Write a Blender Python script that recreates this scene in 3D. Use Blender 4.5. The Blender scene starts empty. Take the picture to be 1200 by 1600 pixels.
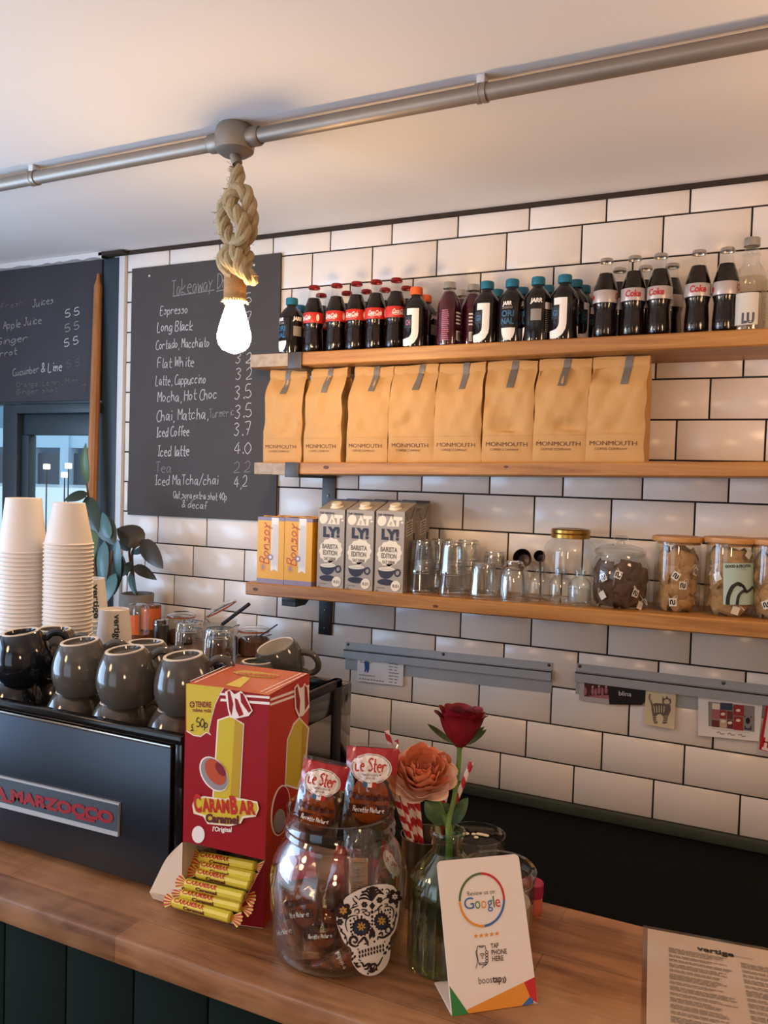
import bpy, bmesh, math, random
from mathutils import Vector, Matrix
PI = math.pi
SC = bpy.context.scene
COL = SC.collection
random.seed(7)

# ---------------------------------------------------------------- camera
CAMX = Vector((0.90131521, 0.43213851, 0.02978602))
CAMY = Vector((-0.04327176, 0.02140566, 0.998834))
FWD = Vector((-0.43099704, 0.90155316, -0.03799265))
EYE = Vector((0.0, -2.20155, 1.6365))
FPX = 1300.3
cam_data = bpy.data.cameras.new('camera')
cam_data.sensor_fit = 'VERTICAL'
cam_data.sensor_height = 36.0
cam_data.lens = FPX / 1600.0 * 36.0
cam_data.clip_start = 0.02
cam = bpy.data.objects.new('camera', cam_data)
COL.objects.link(cam)
M = Matrix((CAMX, CAMY, -FWD)).transposed().to_4x4()
M.translation = EYE
cam.matrix_world = M
SC.camera = cam

# ---------------------------------------------------------------- world, lights, exposure
def lin(c):
    return c / 12.92 if c <= 0.04045 else ((c + 0.055) / 1.055) ** 2.4
def hexc(h):
    h = h.lstrip('#')
    return tuple(lin(int(h[i:i + 2], 16) / 255) for i in (0, 2, 4))

SC.view_settings.view_transform = 'Standard'
SC.view_settings.look = 'None'
SC.view_settings.gamma = 1.0
SC.view_settings.use_curve_mapping = False
SC.view_settings.exposure = 0.0
SC.cycles.use_denoising = True
SC.cycles.max_bounces = 12
SC.cycles.transparent_max_bounces = 40
SC.cycles.transmission_bounces = 12
SC.cycles.caustics_reflective = False
SC.cycles.caustics_refractive = False
SC.cycles.sample_clamp_indirect = 4.0

w = bpy.data.worlds.new('world')
SC.world = w
w.use_nodes = True
w.node_tree.nodes['Background'].inputs[0].default_value = (0.62, 0.80, 1.0, 1)
w.node_tree.nodes['Background'].inputs[1].default_value = 1.6

def area(name, loc, target, sx, sy, power, color):
    l = bpy.data.lights.new(name, 'AREA')
    l.shape = 'RECTANGLE'; l.size = sx; l.size_y = sy; l.energy = power; l.color = color
    o = bpy.data.objects.new(name, l); COL.objects.link(o)
    o.location = loc
    o.rotation_euler = (Vector(target) - Vector(loc)).to_track_quat('-Z', 'Y').to_euler()
    return o
def lamp(name, loc, power, color, r=0.11):
    l = bpy.data.lights.new(name, 'POINT')
    l.energy = power; l.color = color; l.shadow_soft_size = r
    o = bpy.data.objects.new(name, l); COL.objects.link(o); o.location = loc
    return o
WARM2 = (1.0, 0.62, 0.35)
# daylight through the shop windows behind the camera and on the left
area('daylight_front', (-1.7, -4.4, 1.3), (-1.2, -1.5, 2.2), 1.6, 1.4, 6, (0.78, 0.87, 1.0))
area('daylight_left', (-2.92, -1.9, 1.4), (-1.7, -1.2, 2.5), 1.5, 1.2, 52, (0.45, 0.67, 1.0))
# the other bulbs of the same row and of the row over the customers, then an added fill
BULB_STRENGTH = 150.0
lamp('bulb_light_right', (0.35, -0.75, 1.95), 10, WARM2)
lamp('bulb_light_front', (0.2, -3.0, 1.75), 27, WARM2)
lamp('fill_light_left', (-1.5, -2.3, 1.75), 17, WARM2)  # unseen fill added to brighten the left counter, mugs and cups

# ---------------------------------------------------------------- pixel helpers (points on known surfaces)
def ray(u, v):
    return FWD + CAMX * ((u - 600) / FPX) - CAMY * ((v - 800) / FPX)
def at(u, v, x=None, y=None, z=None):
    d = ray(u, v)
    t = (x - EYE.x) / d.x if x is not None else (y - EYE.y) / d.y if y is not None else (z - EYE.z) / d.z
    return EYE + d * t
def dep(u, v, D):
    return EYE + ray(u, v) * D
def face(x, y): return math.atan2(EYE.x - x, y - EYE.y)   # turn an upright thing's front to the photographer
class Plane:
    def __init__(s, p0, n):
        s.p0 = Vector(p0); s.n = Vector(n).normalized()
        if s.n.dot(EYE - s.p0) < 0: s.n = -s.n
    def hit(s, u, v, off=0.0):
        d = ray(u, v); p = s.p0 + s.n * off
        return EYE + d * ((p - EYE).dot(s.n) / d.dot(s.n))
class Cyl:                                   # upright cylinder
    def __init__(s, cx, cy, r): s.cx, s.cy, s.r = cx, cy, r
    def hit(s, u, v, off=0.0):
        d = ray(u, v); r = s.r + off
        ox, oy = EYE.x - s.cx, EYE.y - s.cy
        a = d.x * d.x + d.y * d.y; b = ox * d.x + oy * d.y; c = ox * ox + oy * oy - r * r
        q = max(b * b - a * c, 0)
        return EYE + d * ((-b - math.sqrt(q)) / a)

# ---------------------------------------------------------------- materials
MATS = {}
def mat(name, color=(0.8, 0.8, 0.8), rough=0.5, metal=0.0, coat=0.0, emit=None, estr=0.0, trans=0.0, ior=1.45, spec=0.5, bump=0.0, bscale=40.0, vary=0.0, sss=0.0):
    if name in MATS: return MATS[name]
    if isinstance(color, str): color = hexc(color)
    m = bpy.data.materials.new(name); m.use_nodes = True
    nt = m.node_tree; b = nt.nodes['Principled BSDF']
    b.inputs['Base Color'].default_value = (*color, 1)
    b.inputs['Roughness'].default_value = rough
    b.inputs['Metallic'].default_value = metal
    b.inputs['Coat Weight'].default_value = coat
    b.inputs['Transmission Weight'].default_value = trans
    b.inputs['IOR'].default_value = ior
    b.inputs['Specular IOR Level'].default_value = spec
    if emit:
        if isinstance(emit, str): emit = hexc(emit)
        b.inputs['Emission Color'].default_value = (*emit, 1); b.inputs['Emission Strength'].default_value = estr
    tc = nt.nodes.new('ShaderNodeTexCoord')
    nz = nt.nodes.new('ShaderNodeTexNoise'); nz.inputs['Scale'].default_value = bscale; nz.inputs['Detail'].default_value = 4
    nt.links.new(tc.outputs['Object'], nz.inputs['Vector'])
    if bump:
        bp = nt.nodes.new('ShaderNodeBump'); bp.inputs['Strength'].default_value = bump; bp.inputs['Distance'].default_value = 0.004
        nt.links.new(nz.outputs['Fac'], bp.inputs['Height']); nt.links.new(bp.outputs['Normal'], b.inputs['Normal'])
    if vary:
        mp = nt.nodes.new('ShaderNodeMapRange'); mp.inputs['To Min'].default_value = 1 - vary; mp.inputs['To Max'].default_value = 1 + vary
        nt.links.new(nz.outputs['Fac'], mp.inputs['Value'])
        mx = nt.nodes.new('ShaderNodeVectorMath'); mx.operation = 'SCALE'; mx.inputs[0].default_value = color
        nt.links.new(mp.outputs['Result'], mx.inputs['Scale']); nt.links.new(mx.outputs['Vector'], b.inputs['Base Color'])
    MATS[name] = m
    return m
def glass(name, tint=(0.97, 0.98, 0.97), base=0.05, edge=0.75, rough=0.02, power=3.0):
    if name in MATS: return MATS[name]
    m = bpy.data.materials.new(name); m.use_nodes = True
    nt = m.node_tree; nt.nodes.clear()
    out = nt.nodes.new('ShaderNodeOutputMaterial'); mx = nt.nodes.new('ShaderNodeMixShader')
    tr = nt.nodes.new('ShaderNodeBsdfTransparent'); tr.inputs[0].default_value = (*tint, 1)
    gl = nt.nodes.new('ShaderNodeBsdfGlossy'); gl.inputs['Color'].default_value = (0.95, 0.95, 0.95, 1); gl.inputs['Roughness'].default_value = rough
    lw = nt.nodes.new('ShaderNodeLayerWeight'); lw.inputs['Blend'].default_value = 0.5
    pw = nt.nodes.new('ShaderNodeMath'); pw.operation = 'POWER'; pw.inputs[1].default_value = power
    mr = nt.nodes.new('ShaderNodeMapRange'); mr.inputs['To Min'].default_value = base; mr.inputs['To Max'].default_value = edge
    nt.links.new(lw.outputs['Facing'], pw.inputs[0]); nt.links.new(pw.outputs[0], mr.inputs['Value'])
    nt.links.new(mr.outputs[0], mx.inputs[0]); nt.links.new(tr.outputs[0], mx.inputs[1]); nt.links.new(gl.outputs[0], mx.inputs[2])
    nt.links.new(mx.outputs[0], out.inputs[0])
    MATS[name] = m
    return m
def wood(name, c1, c2, rough=0.4, scale=(1.2, 14, 14), coat=0.0, staves=None, c3=None):
    m = bpy.data.materials.new(name); m.use_nodes = True; MATS[name] = m
    nt = m.node_tree; b = nt.nodes['Principled BSDF']; b.inputs['Roughness'].default_value = rough; b.inputs['Coat Weight'].default_value = coat
    tc = nt.nodes.new('ShaderNodeTexCoord'); mp = nt.nodes.new('ShaderNodeMapping'); mp.inputs['Scale'].default_value = scale
    nt.links.new(tc.outputs['Object'], mp.inputs['Vector'])
    nz = nt.nodes.new('ShaderNodeTexNoise'); nz.inputs['Scale'].default_value = 3.0; nz.inputs['Detail'].default_value = 8; nz.inputs['Roughness'].default_value = 0.65; nz.inputs['Distortion'].default_value = 0.6
    nt.links.new(mp.outputs[0], nz.inputs['Vector'])
    cr = nt.nodes.new('ShaderNodeValToRGB')
    cr.color_ramp.elements[0].position = 0.3; cr.color_ramp.elements[0].color = (*hexc(c1), 1)
    cr.color_ramp.elements[1].position = 0.72; cr.color_ramp.elements[1].color = (*hexc(c2), 1)
    nt.links.new(nz.outputs['Fac'], cr.inputs[0])
    last = cr.outputs[0]
    if staves:
        br = nt.nodes.new('ShaderNodeTexBrick'); br.inputs['Scale'].default_value = 1.0
        br.inputs['Brick Width'].default_value = staves[0]; br.inputs['Row Height'].default_value = staves[1]
        br.inputs['Mortar Size'].default_value = 0.0006; br.inputs['Bias'].default_value = 0.0
        br.inputs['Color1'].default_value = (0.72, 0.7, 0.68, 1); br.inputs['Color2'].default_value = (1.25, 1.2, 1.15, 1); br.inputs['Mortar'].default_value = (0.35, 0.33, 0.3, 1)
        nt.links.new(tc.outputs['Object'], br.inputs['Vector'])
        mx = nt.nodes.new('ShaderNodeMix'); mx.data_type = 'RGBA'; mx.blend_type = 'MULTIPLY'; mx.inputs['Factor'].default_value = 1.0
        nt.links.new(last, mx.inputs['A']); nt.links.new(br.outputs['Color'], mx.inputs['B']); last = mx.outputs['Result']
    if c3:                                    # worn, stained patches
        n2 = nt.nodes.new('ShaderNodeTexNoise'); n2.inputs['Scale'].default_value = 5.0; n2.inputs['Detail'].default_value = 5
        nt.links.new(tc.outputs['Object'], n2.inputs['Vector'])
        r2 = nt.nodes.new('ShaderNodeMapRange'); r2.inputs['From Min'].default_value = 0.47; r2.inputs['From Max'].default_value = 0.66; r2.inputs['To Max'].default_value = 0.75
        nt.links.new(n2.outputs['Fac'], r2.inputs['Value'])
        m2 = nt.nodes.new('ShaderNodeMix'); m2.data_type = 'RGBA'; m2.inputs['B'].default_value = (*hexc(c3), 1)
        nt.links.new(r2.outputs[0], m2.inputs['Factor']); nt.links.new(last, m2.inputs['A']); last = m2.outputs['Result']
    nt.links.new(last, b.inputs['Base Color'])
    bp = nt.nodes.new('ShaderNodeBump'); bp.inputs['Strength'].default_value = 0.25; bp.inputs['Distance'].default_value = 0.002
    nt.links.new(nz.outputs['Fac'], bp.inputs['Height']); nt.links.new(bp.outputs['Normal'], b.inputs['Normal'])
    return m

# ---------------------------------------------------------------- mesh builder
class MB:
    def __init__(s, *mats):
        s.v = []; s.f = []; s.mi = []; s.mats = list(mats)
    def idx(s, m):
        if m is None: return 0
        if m not in s.mats: s.mats.append(m)
        return s.mats.index(m)
    def add(s, vs, fs, m=None, T=None):
        n = len(s.v); k = s.idx(m)
        for p in vs:
            p = Vector(p); s.v.append(T @ p if T else p)
        for f in fs:
            s.f.append([i + n for i in f]); s.mi.append(k)
        return s
    def box(s, lo, hi, m=None, T=None, bev=0.0):
        if bev > 0:
            bm = bmesh.new(); bmesh.ops.create_cube(bm, size=1)
            for q in bm.verts:
                q.co = Vector([lo[i] + (q.co[i] + 0.5) * (hi[i] - lo[i]) for i in range(3)])
            bmesh.ops.bevel(bm, geom=bm.edges[:], offset=bev, segments=2, affect='EDGES', profile=0.5)
            bm.verts.index_update()
            s.add([q.co.copy() for q in bm.verts], [[q.index for q in f.verts] for f in bm.faces], m, T); bm.free(); return s
        x0, y0, z0 = lo; x1, y1, z1 = hi
        return s.add([(x0, y0, z0), (x1, y0, z0), (x1, y1, z0), (x0, y1, z0), (x0, y0, z1), (x1, y0, z1), (x1, y1, z1), (x0, y1, z1)],
                     [(3, 2, 1, 0), (4, 5, 6, 7), (0, 1, 5, 4), (1, 2, 6, 5), (2, 3, 7, 6), (3, 0, 4, 7)], m, T)
    def lathe(s, prof, seg=32, c=(0, 0, 0), m=None, T=None, cap0=False, cap1=False, rfun=None):
        vs = []; fs = []; n = len(prof)
        for r, z in prof:
            for k in range(seg):
                a = 2 * PI * k / seg
                rr = rfun(r, z, a) if rfun else r
                vs.append((c[0] + rr * math.cos(a), c[1] + rr * math.sin(a), c[2] + z))
        for i in range(n - 1):
            for k in range(seg):
                k2 = (k + 1) % seg
                fs.append((i * seg + k, i * seg + k2, (i + 1) * seg + k2, (i + 1) * seg + k))
        if cap0: fs.append(tuple(reversed(range(seg))))
        if cap1: fs.append(tuple((n - 1) * seg + k for k in range(seg)))
        return s.add(vs, fs, m, T)
    def tube(s, pts, r, seg=8, m=None, caps=True, rf=None, matf=None):
        pts = [Vector(p) for p in pts]; n = len(pts)
        fr = []; t0 = (pts[1] - pts[0]).normalized()
        a = Vector((0, 0, 1)) if abs(t0.z) < 0.9 else Vector((1, 0, 0))
        nrm = (a - t0 * a.dot(t0)).normalized()
        for i in range(n):
            t = (pts[min(i + 1, n - 1)] - pts[max(i - 1, 0)])
            t = t.normalized() if t.length > 1e-9 else t0
            nrm = (nrm - t * nrm.dot(t)); nrm = nrm.normalized() if nrm.length > 1e-6 else t.orthogonal().normalized()
            fr.append((nrm, t.cross(nrm)))
        vs = []; base = len(s.v)
        for i, p in enumerate(pts):
            rr = rf(i / (n - 1)) * r if rf else r
            for k in range(seg):
                q = 2 * PI * k / seg
                vs.append(p + (fr[i][0] * math.cos(q) + fr[i][1] * math.sin(q)) * rr)
        fs = []
        for i in range(n - 1):
            for k in range(seg):
                k2 = (k + 1) % seg
                fs.append((i * seg + k, i * seg + k2, (i + 1) * seg + k2, (i + 1) * seg + k))
        st = len(s.f)
        s.add(vs, fs, m)
        if matf:
            j = 0
            for i in range(n - 1):
                for k in range(seg):
                    s.mi[st + j] = s.idx(matf(i, k)); j += 1
        if caps:
            s.f.append([base + k for k in reversed(range(seg))]); s.mi.append(s.idx(m))
            s.f.append([base + (n - 1) * seg + k for k in range(seg)]); s.mi.append(s.idx(m))
        return s
    def poly(s, pts, m=None, thick=None):
        pts = [Vector(p) for p in pts]
        if thick is None:
            return s.add(pts, [tuple(range(len(pts)))], m)
        t = Vector(thick); n = len(pts)
        vs = pts + [p + t for p in pts]
        fs = [tuple(range(n)), tuple(reversed(range(n, 2 * n)))] + [(i, i + n, (i + 1) % n + n, (i + 1) % n) for i in range(n)]
        return s.add(vs, fs, m)
    def ribbon(s, pts, w, nrm, m=None, closed=False):
        pts = [Vector(p) for p in pts]; nrm = Vector(nrm); n = len(pts)
        vs = []
        for i in range(n):
            if closed: t = pts[(i + 1) % n] - pts[i - 1]
            else: t = pts[min(i + 1, n - 1)] - pts[max(i - 1, 0)]
            sd = nrm.cross(t); sd = sd.normalized() if sd.length > 1e-9 else Vector((1, 0, 0))
            ww = w(i / max(n - 1, 1)) if callable(w) else w
            vs += [pts[i] + sd * ww / 2, pts[i] - sd * ww / 2]
        fs = [(2 * i, 2 * i + 1, 2 * i + 3, 2 * i + 2) for i in range(n - 1)]
        if closed: fs.append((2 * n - 2, 2 * n - 1, 1, 0))
        return s.add(vs, fs, m)
    def grid(s, fn, nu, nv, m=None, matf=None):
        vs = [fn(i / nu, j / nv) for j in range(nv + 1) for i in range(nu + 1)]
        fs = []; st = len(s.f)
        for j in range(nv):
            for i in range(nu):
                a = j * (nu + 1) + i; fs.append((a, a + 1, a + nu + 2, a + nu + 1))
        s.add(vs, fs, m)
        if matf:
            q = 0
            for j in range(nv):
                for i in range(nu):
                    s.mi[st + q] = s.idx(matf((i + .5) / nu, (j + .5) / nv)); q += 1
        return s
    def blob(s, c, r, m=None, seg=16, T=None):
        if not isinstance(r, (tuple, list)): r = (r, r, r)
        prof = [(max(math.sin(PI * i / (seg // 2)), 1e-4), -math.cos(PI * i / (seg // 2))) for i in range(seg // 2 + 1)]
        vs = []; fs = []
        for pr, pz in prof:
            for k in range(seg):
                a = 2 * PI * k / seg; vs.append((c[0] + pr * math.cos(a) * r[0], c[1] + pr * math.sin(a) * r[1], c[2] + pz * r[2]))
        for i in range(len(prof) - 1):
            for k in range(seg):
                k2 = (k + 1) % seg; fs.append((i * seg + k, i * seg + k2, (i + 1) * seg + k2, (i + 1) * seg + k))
        return s.add(vs, fs, m, T)
    def build(s, name, parent=None, sharp=35, loc=None):
        me = bpy.data.meshes.new(name)
        me.from_pydata([tuple(p) for p in s.v], [], s.f)
        for m in s.mats: me.materials.append(m)
        me.polygons.foreach_set('material_index', s.mi)
        me.polygons.foreach_set('use_smooth', [True] * len(me.polygons))
        me.set_sharp_from_angle(angle=math.radians(sharp))
        me.update()
        o = bpy.data.objects.new(name, me); COL.objects.link(o)
        if parent: o.parent = parent
        if loc: o.location = loc
        return o

def tag(o, label, cat, group=None, kind=None):
    if label: o['label'] = label
    if cat: o['category'] = cat
    if group: o['group'] = group
    if kind: o['kind'] = kind
    return o
def thing(name, label, cat, loc=(0, 0, 0), rz=0.0, group=None):
    o = bpy.data.objects.new(name, None); COL.objects.link(o)
    o.empty_display_size = 0.02
    o.location = loc; o.rotation_euler = (0, 0, rz)
    return tag(o, label, cat, group)
def struct(o):
    o['kind'] = 'structure'; return o
KIDS = {}
def kids_unused(o):
    return [c for c in bpy.data.objects if c.parent == o]
def dup(root, loc, rz, label, group=None, kidmap=None):
    def cp(o, parent):
        c = o.copy(); COL.objects.link(c)
        if parent: c.parent = parent
        for ch in o.children: cp(ch, c)
        return c
    r = cp(root, None)
    r.location = loc; r.rotation_euler = (0, 0, rz)
    r['label'] = label
    if group: r['group'] = group
    return r

# ---------------------------------------------------------------- lettering
TCACHE = {}
def text_geo(body, bold=0.0):
    key = (body, bold)
    if key in TCACHE: return TCACHE[key]
    cu = bpy.data.curves.new('lettering', 'FONT'); cu.body = body; cu.size = 1.0; cu.resolution_u = 3; cu.offset = bold
    ob = bpy.data.objects.new('lettering', cu)
    me = bpy.data.meshes.new_from_object(ob)
    vs = [(p.co.x, p.co.y) for p in me.vertices]; fs = [tuple(p.vertices) for p in me.polygons]
    bpy.data.objects.remove(ob); bpy.data.curves.remove(cu); bpy.data.meshes.remove(me)
    x0 = min(p[0] for p in vs); x1 = max(p[0] for p in vs)
    r = ([((p[0] - x0), p[1]) for p in vs], fs, x1 - x0)
    TCACHE[key] = r
    return r
def text(mb, body, fn, wid, h, m, bold=0.0, shear=0.0, x0=0.0, y0=0.0, arc=0.0):
    """lettering of width wid and cap height h; fn maps flat (x, y) to space"""
    vs, fs, W = text_geo(body, bold)
    sx = wid / W; sy = h / 0.70
    pv = []
    for x, y in vs:
        X = x * sx + y * sy * shear; Y = y * sy
        if arc: Y += arc * (1 - ((X / wid) * 2 - 1) ** 2)
        pv.append(fn(x0 + X, y0 + Y))
    mb.add(pv, fs, m)

# single-stroke hand lettering: x 0-6, y: 3 baseline, 8 x-height, c cap height, 0 descender
G = {
 'A': '03 3c 63;17 57', 'B': '03 0c;0c 4c 5a 38 08;38 65 43 03', 'C': '6b 4c 1a 06 23 53 64', 'D': '03 0c;0c 4b 68 45 03', 'E': '5c 0c 03 53;08 48',
 'F': '03 0c 5c;08 48', 'H': '03 0c;63 6c;08 68', 'I': '1c 5c;3c 33;13 53', 'J': '2c 6c;4c 45 23 05', 'L': '0c 03 53', 'M': '03 0c 37 6c 63', 'O': '3c 0a 06 33 66 6a 3c',
 'R': '03 0c;0c 4c 5a 38 08;38 63', 'S': '6b 3c 0a 38 65 33 04', 'T': '0c 6c;3c 33', 'W': '0c 13 39 53 6c', 'G': '6b 4c 1a 06 23 54 67 37', 'N': '03 0c 63 6c', 'P': '03 0c;0c 5b 58 07', 'K': '03 0c;6c 07 63', 'V': '0c 33 6c', 'U': '0c 05 33 65 6c', 'Y': '0c 38 6c;38 33',
 'a': '57 28 05 23 46 58;58 53 63', 'b': '0c 03;06 28 56 33 04', 'c': '57 28 05 23 54', 'd': '57 28 05 23 56;5c 53', 'e': '06 56 38 06 23 53', 'f': '6b 4c 39 33;17 57', 'g': '57 28 05 23 56;58 52 20 01',
 'h': '0c 03;05 28 47 53', 'i': '28 23;2a 2b', 'j': '38 31 00;3a 3b', 'k': '0c 03;58 05 53', 'l': '2c 24 43', 'm': '08 03;05 18 27 23;25 48 57 53', 'n': '08 03;05 28 47 53', 'o': '28 06 23 56 28', 'p': '08 00;06 28 56 33 04',
 'q': '57 28 05 23 56;58 50', 'r': '08 03;05 28 57', 's': '57 28 17 46 44 13 04', 't': '2c 24 43 53;08 58', 'u': '08 04 23 56;58 53 63', 'v': '08 23 58', 'w': '08 13 37 53 68', 'x': '08 53;58 03', 'y': '08 25;58 25 10', 'z': '08 58 03 53',
 '0': '3c 09 06 33 66 69 3c', '1': '2a 3c 33', '2': '0a 3c 5a 46 03 63', '3': '0b 3c 5a 28 56 33 04', '4': '4c 06 66;4a 43', '5': '5c 1c 08 48 65 33 04', '7': '0c 6c 33;27 57', '9': '5a 2c 09 27 5a 53', '8': '3c 0a 57 33 05 5a 3c',
 '&': '63 1a 3c 49 05 23 66', ',': '33 21', '.': '33 24 34', '/': '6d 02', '-': '17 47', '!': '3c 36;34 33', '`': '2d 3c', '*': '5c 2c 26 03 63;08 48', ' ': '',
}
def glyph(ch):
    out = []
    for st in G.get(ch, '').split(';'):
        pts = [(int(q[0], 16), int(q[1], 16)) for q in st.split()]
        if pts: out.append(pts)
    return out
def smooth(pts, k=4):
    if len(pts) < 3: return pts
    res = []
    P = [pts[0]] + list(pts) + [pts[-1]]
    for i in range(1, len(P) - 2):
        p0, p1, p2, p3 = P[i - 1], P[i], P[i + 1], P[i + 2]
        for j in range(k):
            t = j / k
            res.append(tuple(0.5 * (2 * p1[d] + (p2[d] - p0[d]) * t + (2 * p0[d] - 5 * p1[d] + 4 * p2[d] - p3[d]) * t * t + (3 * p1[d] - p0[d] - 3 * p2[d] + p3[d]) * t ** 3) for d in range(len(p1))))
    res.append(tuple(pts[-1]))
    return res
NARROW = {'i': 3.5, 'l': 4, 'I': 6, ',': 4, '.': 4, ' ': 4, 't': 6, 'f': 6, 'j': 4.5, 'm': 7, 'M': 8, 'w': 7.5, 'W': 8, '!': 5, '1': 5}
def hand(mb, body, fn, wid, h, nrm, m, w=0.0025, slant=0.12, rnd=None, x0=0.0, y0=0.0, straight=False):
    adv = []; X = 0
    for ch in body:
        adv.append(X); X += NARROW.get(ch, 7.2)
    sx = wid / max(X - 1.2, 1); sy = h / 9.0
    for ch, ax in zip(body, adv):
        jx = rnd.uniform(-.4, .4) if rnd else 0; jy = rnd.uniform(-.5, .5) if rnd else 0
        for st in glyph(ch):
            pts = [((ax + px + jx + (py - 3) * slant) * sx, (py - 3 + jy) * sy) for px, py in st]
            pts = pts if straight or len(pts) < 3 else smooth(pts)
            mb.ribbon([fn(x0 + a, y0 + b) for a, b in pts], w, nrm, m)
class On:
    """writing on a surface that hit(u, v) gives, from pixel p0 to pixel p1"""
    def __init__(s, surf, p0, p1, off=0.0006):
        a = surf.hit(*p0, off); b = surf.hit(*p1, off)
        s.a = a; s.X = (b - a).normalized(); s.W = (b - a).length
        n = surf.n if hasattr(surf, 'n') else (EYE - a).normalized()
        s.n = n; s.Y = n.cross(s.X).normalized()
    def fn(s, x, y): return s.a + s.X * x + s.Y * y
def print_px(mb, surf, body, p0, p1, h, m, bold=0.0, shear=0.0, off=0.0006, arc=0.0):
    o = On(surf, p0, p1, off); text(mb, body, o.fn, o.W, h, m, bold, shear, arc=arc)
def hand_px(mb, surf, body, p0, p1, h, m, w=0.0025, slant=0.12, rnd=None, off=0.0006):
    o = On(surf, p0, p1, off); hand(mb, body, o.fn, o.W, h, o.n, m, w, slant, rnd)
def poly_px(mb, surf, pts, m, off=0.0004):
    mb.poly([surf.hit(u, v, off) for u, v in pts], m)
def line_px(mb, surf, pts, w, m, off=0.0006, closed=False, sm=True):
    if sm: pts = smooth(pts)
    q = [surf.hit(u, v, off) for u, v in pts]
    n = surf.n if hasattr(surf, 'n') else (EYE - q[0]).normalized()
    mb.ribbon(q, w, n, m, closed)
def ell(cx, cy, rx, ry, n=28, rot=0.0, a0=0.0, a1=2 * PI):
    full = abs(a1 - a0 - 2 * PI) < 1e-6
    out = []
    for k in range(n if full else n + 1):
        a = a0 + (a1 - a0) * k / n; x = rx * math.cos(a); y = ry * math.sin(a)
        out.append((cx + x * math.cos(rot) - y * math.sin(rot), cy + x * math.sin(rot) + y * math.cos(rot)))
    return out
# ---------------------------------------------------------------- material set
m_tile = mat('tile_glaze', '#e8ddd2', rough=0.22, spec=0.4)
m_grout = mat('grout', '#231d1b', rough=0.9)
m_ceil = mat('ceiling_paint', '#e8e3de', rough=0.85, bump=0.05, bscale=6)
m_darkgap = mat('dark_gap', '#35291f', rough=0.85, vary=0.3, bscale=30)
m_white = mat('white_paint', '#d8d4d0', rough=0.5)
m_green = mat('dark_green_paint', '#1d2a24', rough=0.6)
m_greenlight = mat('green_upstand_paint', '#3c4238', rough=0.6, vary=0.25, bscale=25)
m_blacktop = mat('black_worktop', '#0b0d0c', rough=0.85, spec=0.15)
m_frame = mat('blue_grey_frame_paint', '#2f3c43', rough=0.45)
m_board = mat('chalkboard_paint', '#48413d', rough=0.75, vary=0.12, bscale=9)
m_board2 = mat('old_chalkboard_paint', '#39363a', rough=0.75, vary=0.2, bscale=7)
m_chalk = mat('chalk', '#c2beb9', rough=0.9)
m_chalkfaint = mat('faint_chalk', '#8f8a88', rough=0.9)
m_chalkghost = mat('rubbed_chalk', '#5f5a58', rough=0.9)
m_steel = mat('galvanised_steel', '#958a7e', rough=0.48, metal=0.65, vary=0.12, bscale=20)
m_alu = mat('aluminium', '#aeb0b1', rough=0.5, metal=0.3, vary=0.08, bscale=15)
m_screw = mat('screw_steel', '#6d6a66', rough=0.35, metal=1.0)
m_black = mat('black_metal', '#211f1f', rough=0.5)
m_bracket = mat('bracket_steel', '#4a4542', rough=0.45, metal=0.4)
m_shelf = wood('pine_board', '#8a5622', '#bf8846', rough=0.42, scale=(1.0, 12, 18))
m_shelfworn = mat('flaking_white_paint', '#a39484', rough=0.8, vary=0.45, bscale=60)
m_knot = mat('pine_knot', '#5a2f14', rough=0.5)
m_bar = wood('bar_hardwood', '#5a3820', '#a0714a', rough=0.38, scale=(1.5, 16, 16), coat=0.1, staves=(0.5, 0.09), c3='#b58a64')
m_sidewood = wood('side_counter_wood', '#6b5141', '#8d6f5a', rough=0.5, scale=(1.5, 12, 12))
m_polewood = wood('pole_wood', '#8a5528', '#b77a44', rough=0.55, scale=(14, 14, 1.0))
m_lidwood = wood('lid_wood', '#b0793f', '#cf9a5c', rough=0.45, scale=(3, 22, 22))
m_rope = mat('jute_rope', '#a8946f', rough=0.9, vary=0.25, bscale=120, bump=0.5)
m_burlap = mat('jute_sleeve', '#a9845a', rough=0.95, vary=0.2, bscale=200, bump=0.4)
m_floor = wood('floorboards', '#3a2a20', '#54402f', rough=0.5, scale=(1, 10, 10))
m_wallpaint = mat('wall_paint', '#b8aea2', rough=0.8)
g_pane = glass('window_glass', (0.93, 0.97, 0.98), base=0.06, edge=0.6)
g_clear = glass('clear_glass', (0.97, 0.98, 0.97), base=0.05, edge=0.75)
g_tumb = glass('tumbler_glass', (0.955, 0.96, 0.94), base=0.08, edge=0.95, power=1.5)
g_bottle = glass('bottle_glass', (0.97, 0.97, 0.95), base=0.02, edge=0.6, power=3.0)
g_rim = glass('glass_edge', (0.80, 0.83, 0.79), base=0.32, edge=0.9, power=1.0)
g_jar = glass('jar_glass', (0.92, 0.93, 0.91), base=0.045, edge=0.75, power=2.4)
g_green = glass('greenish_glass', (0.78, 0.86, 0.70), base=0.06, edge=0.8, power=2.4)
g_film = glass('clear_film', (0.93, 0.90, 0.87), base=0.06, edge=0.5, rough=0.10, power=1.8)
m_ink = mat('black_ink', '#1c1a1a', rough=0.6)
m_paper = mat('white_card', '#e9e2dc', rough=0.55)

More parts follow.
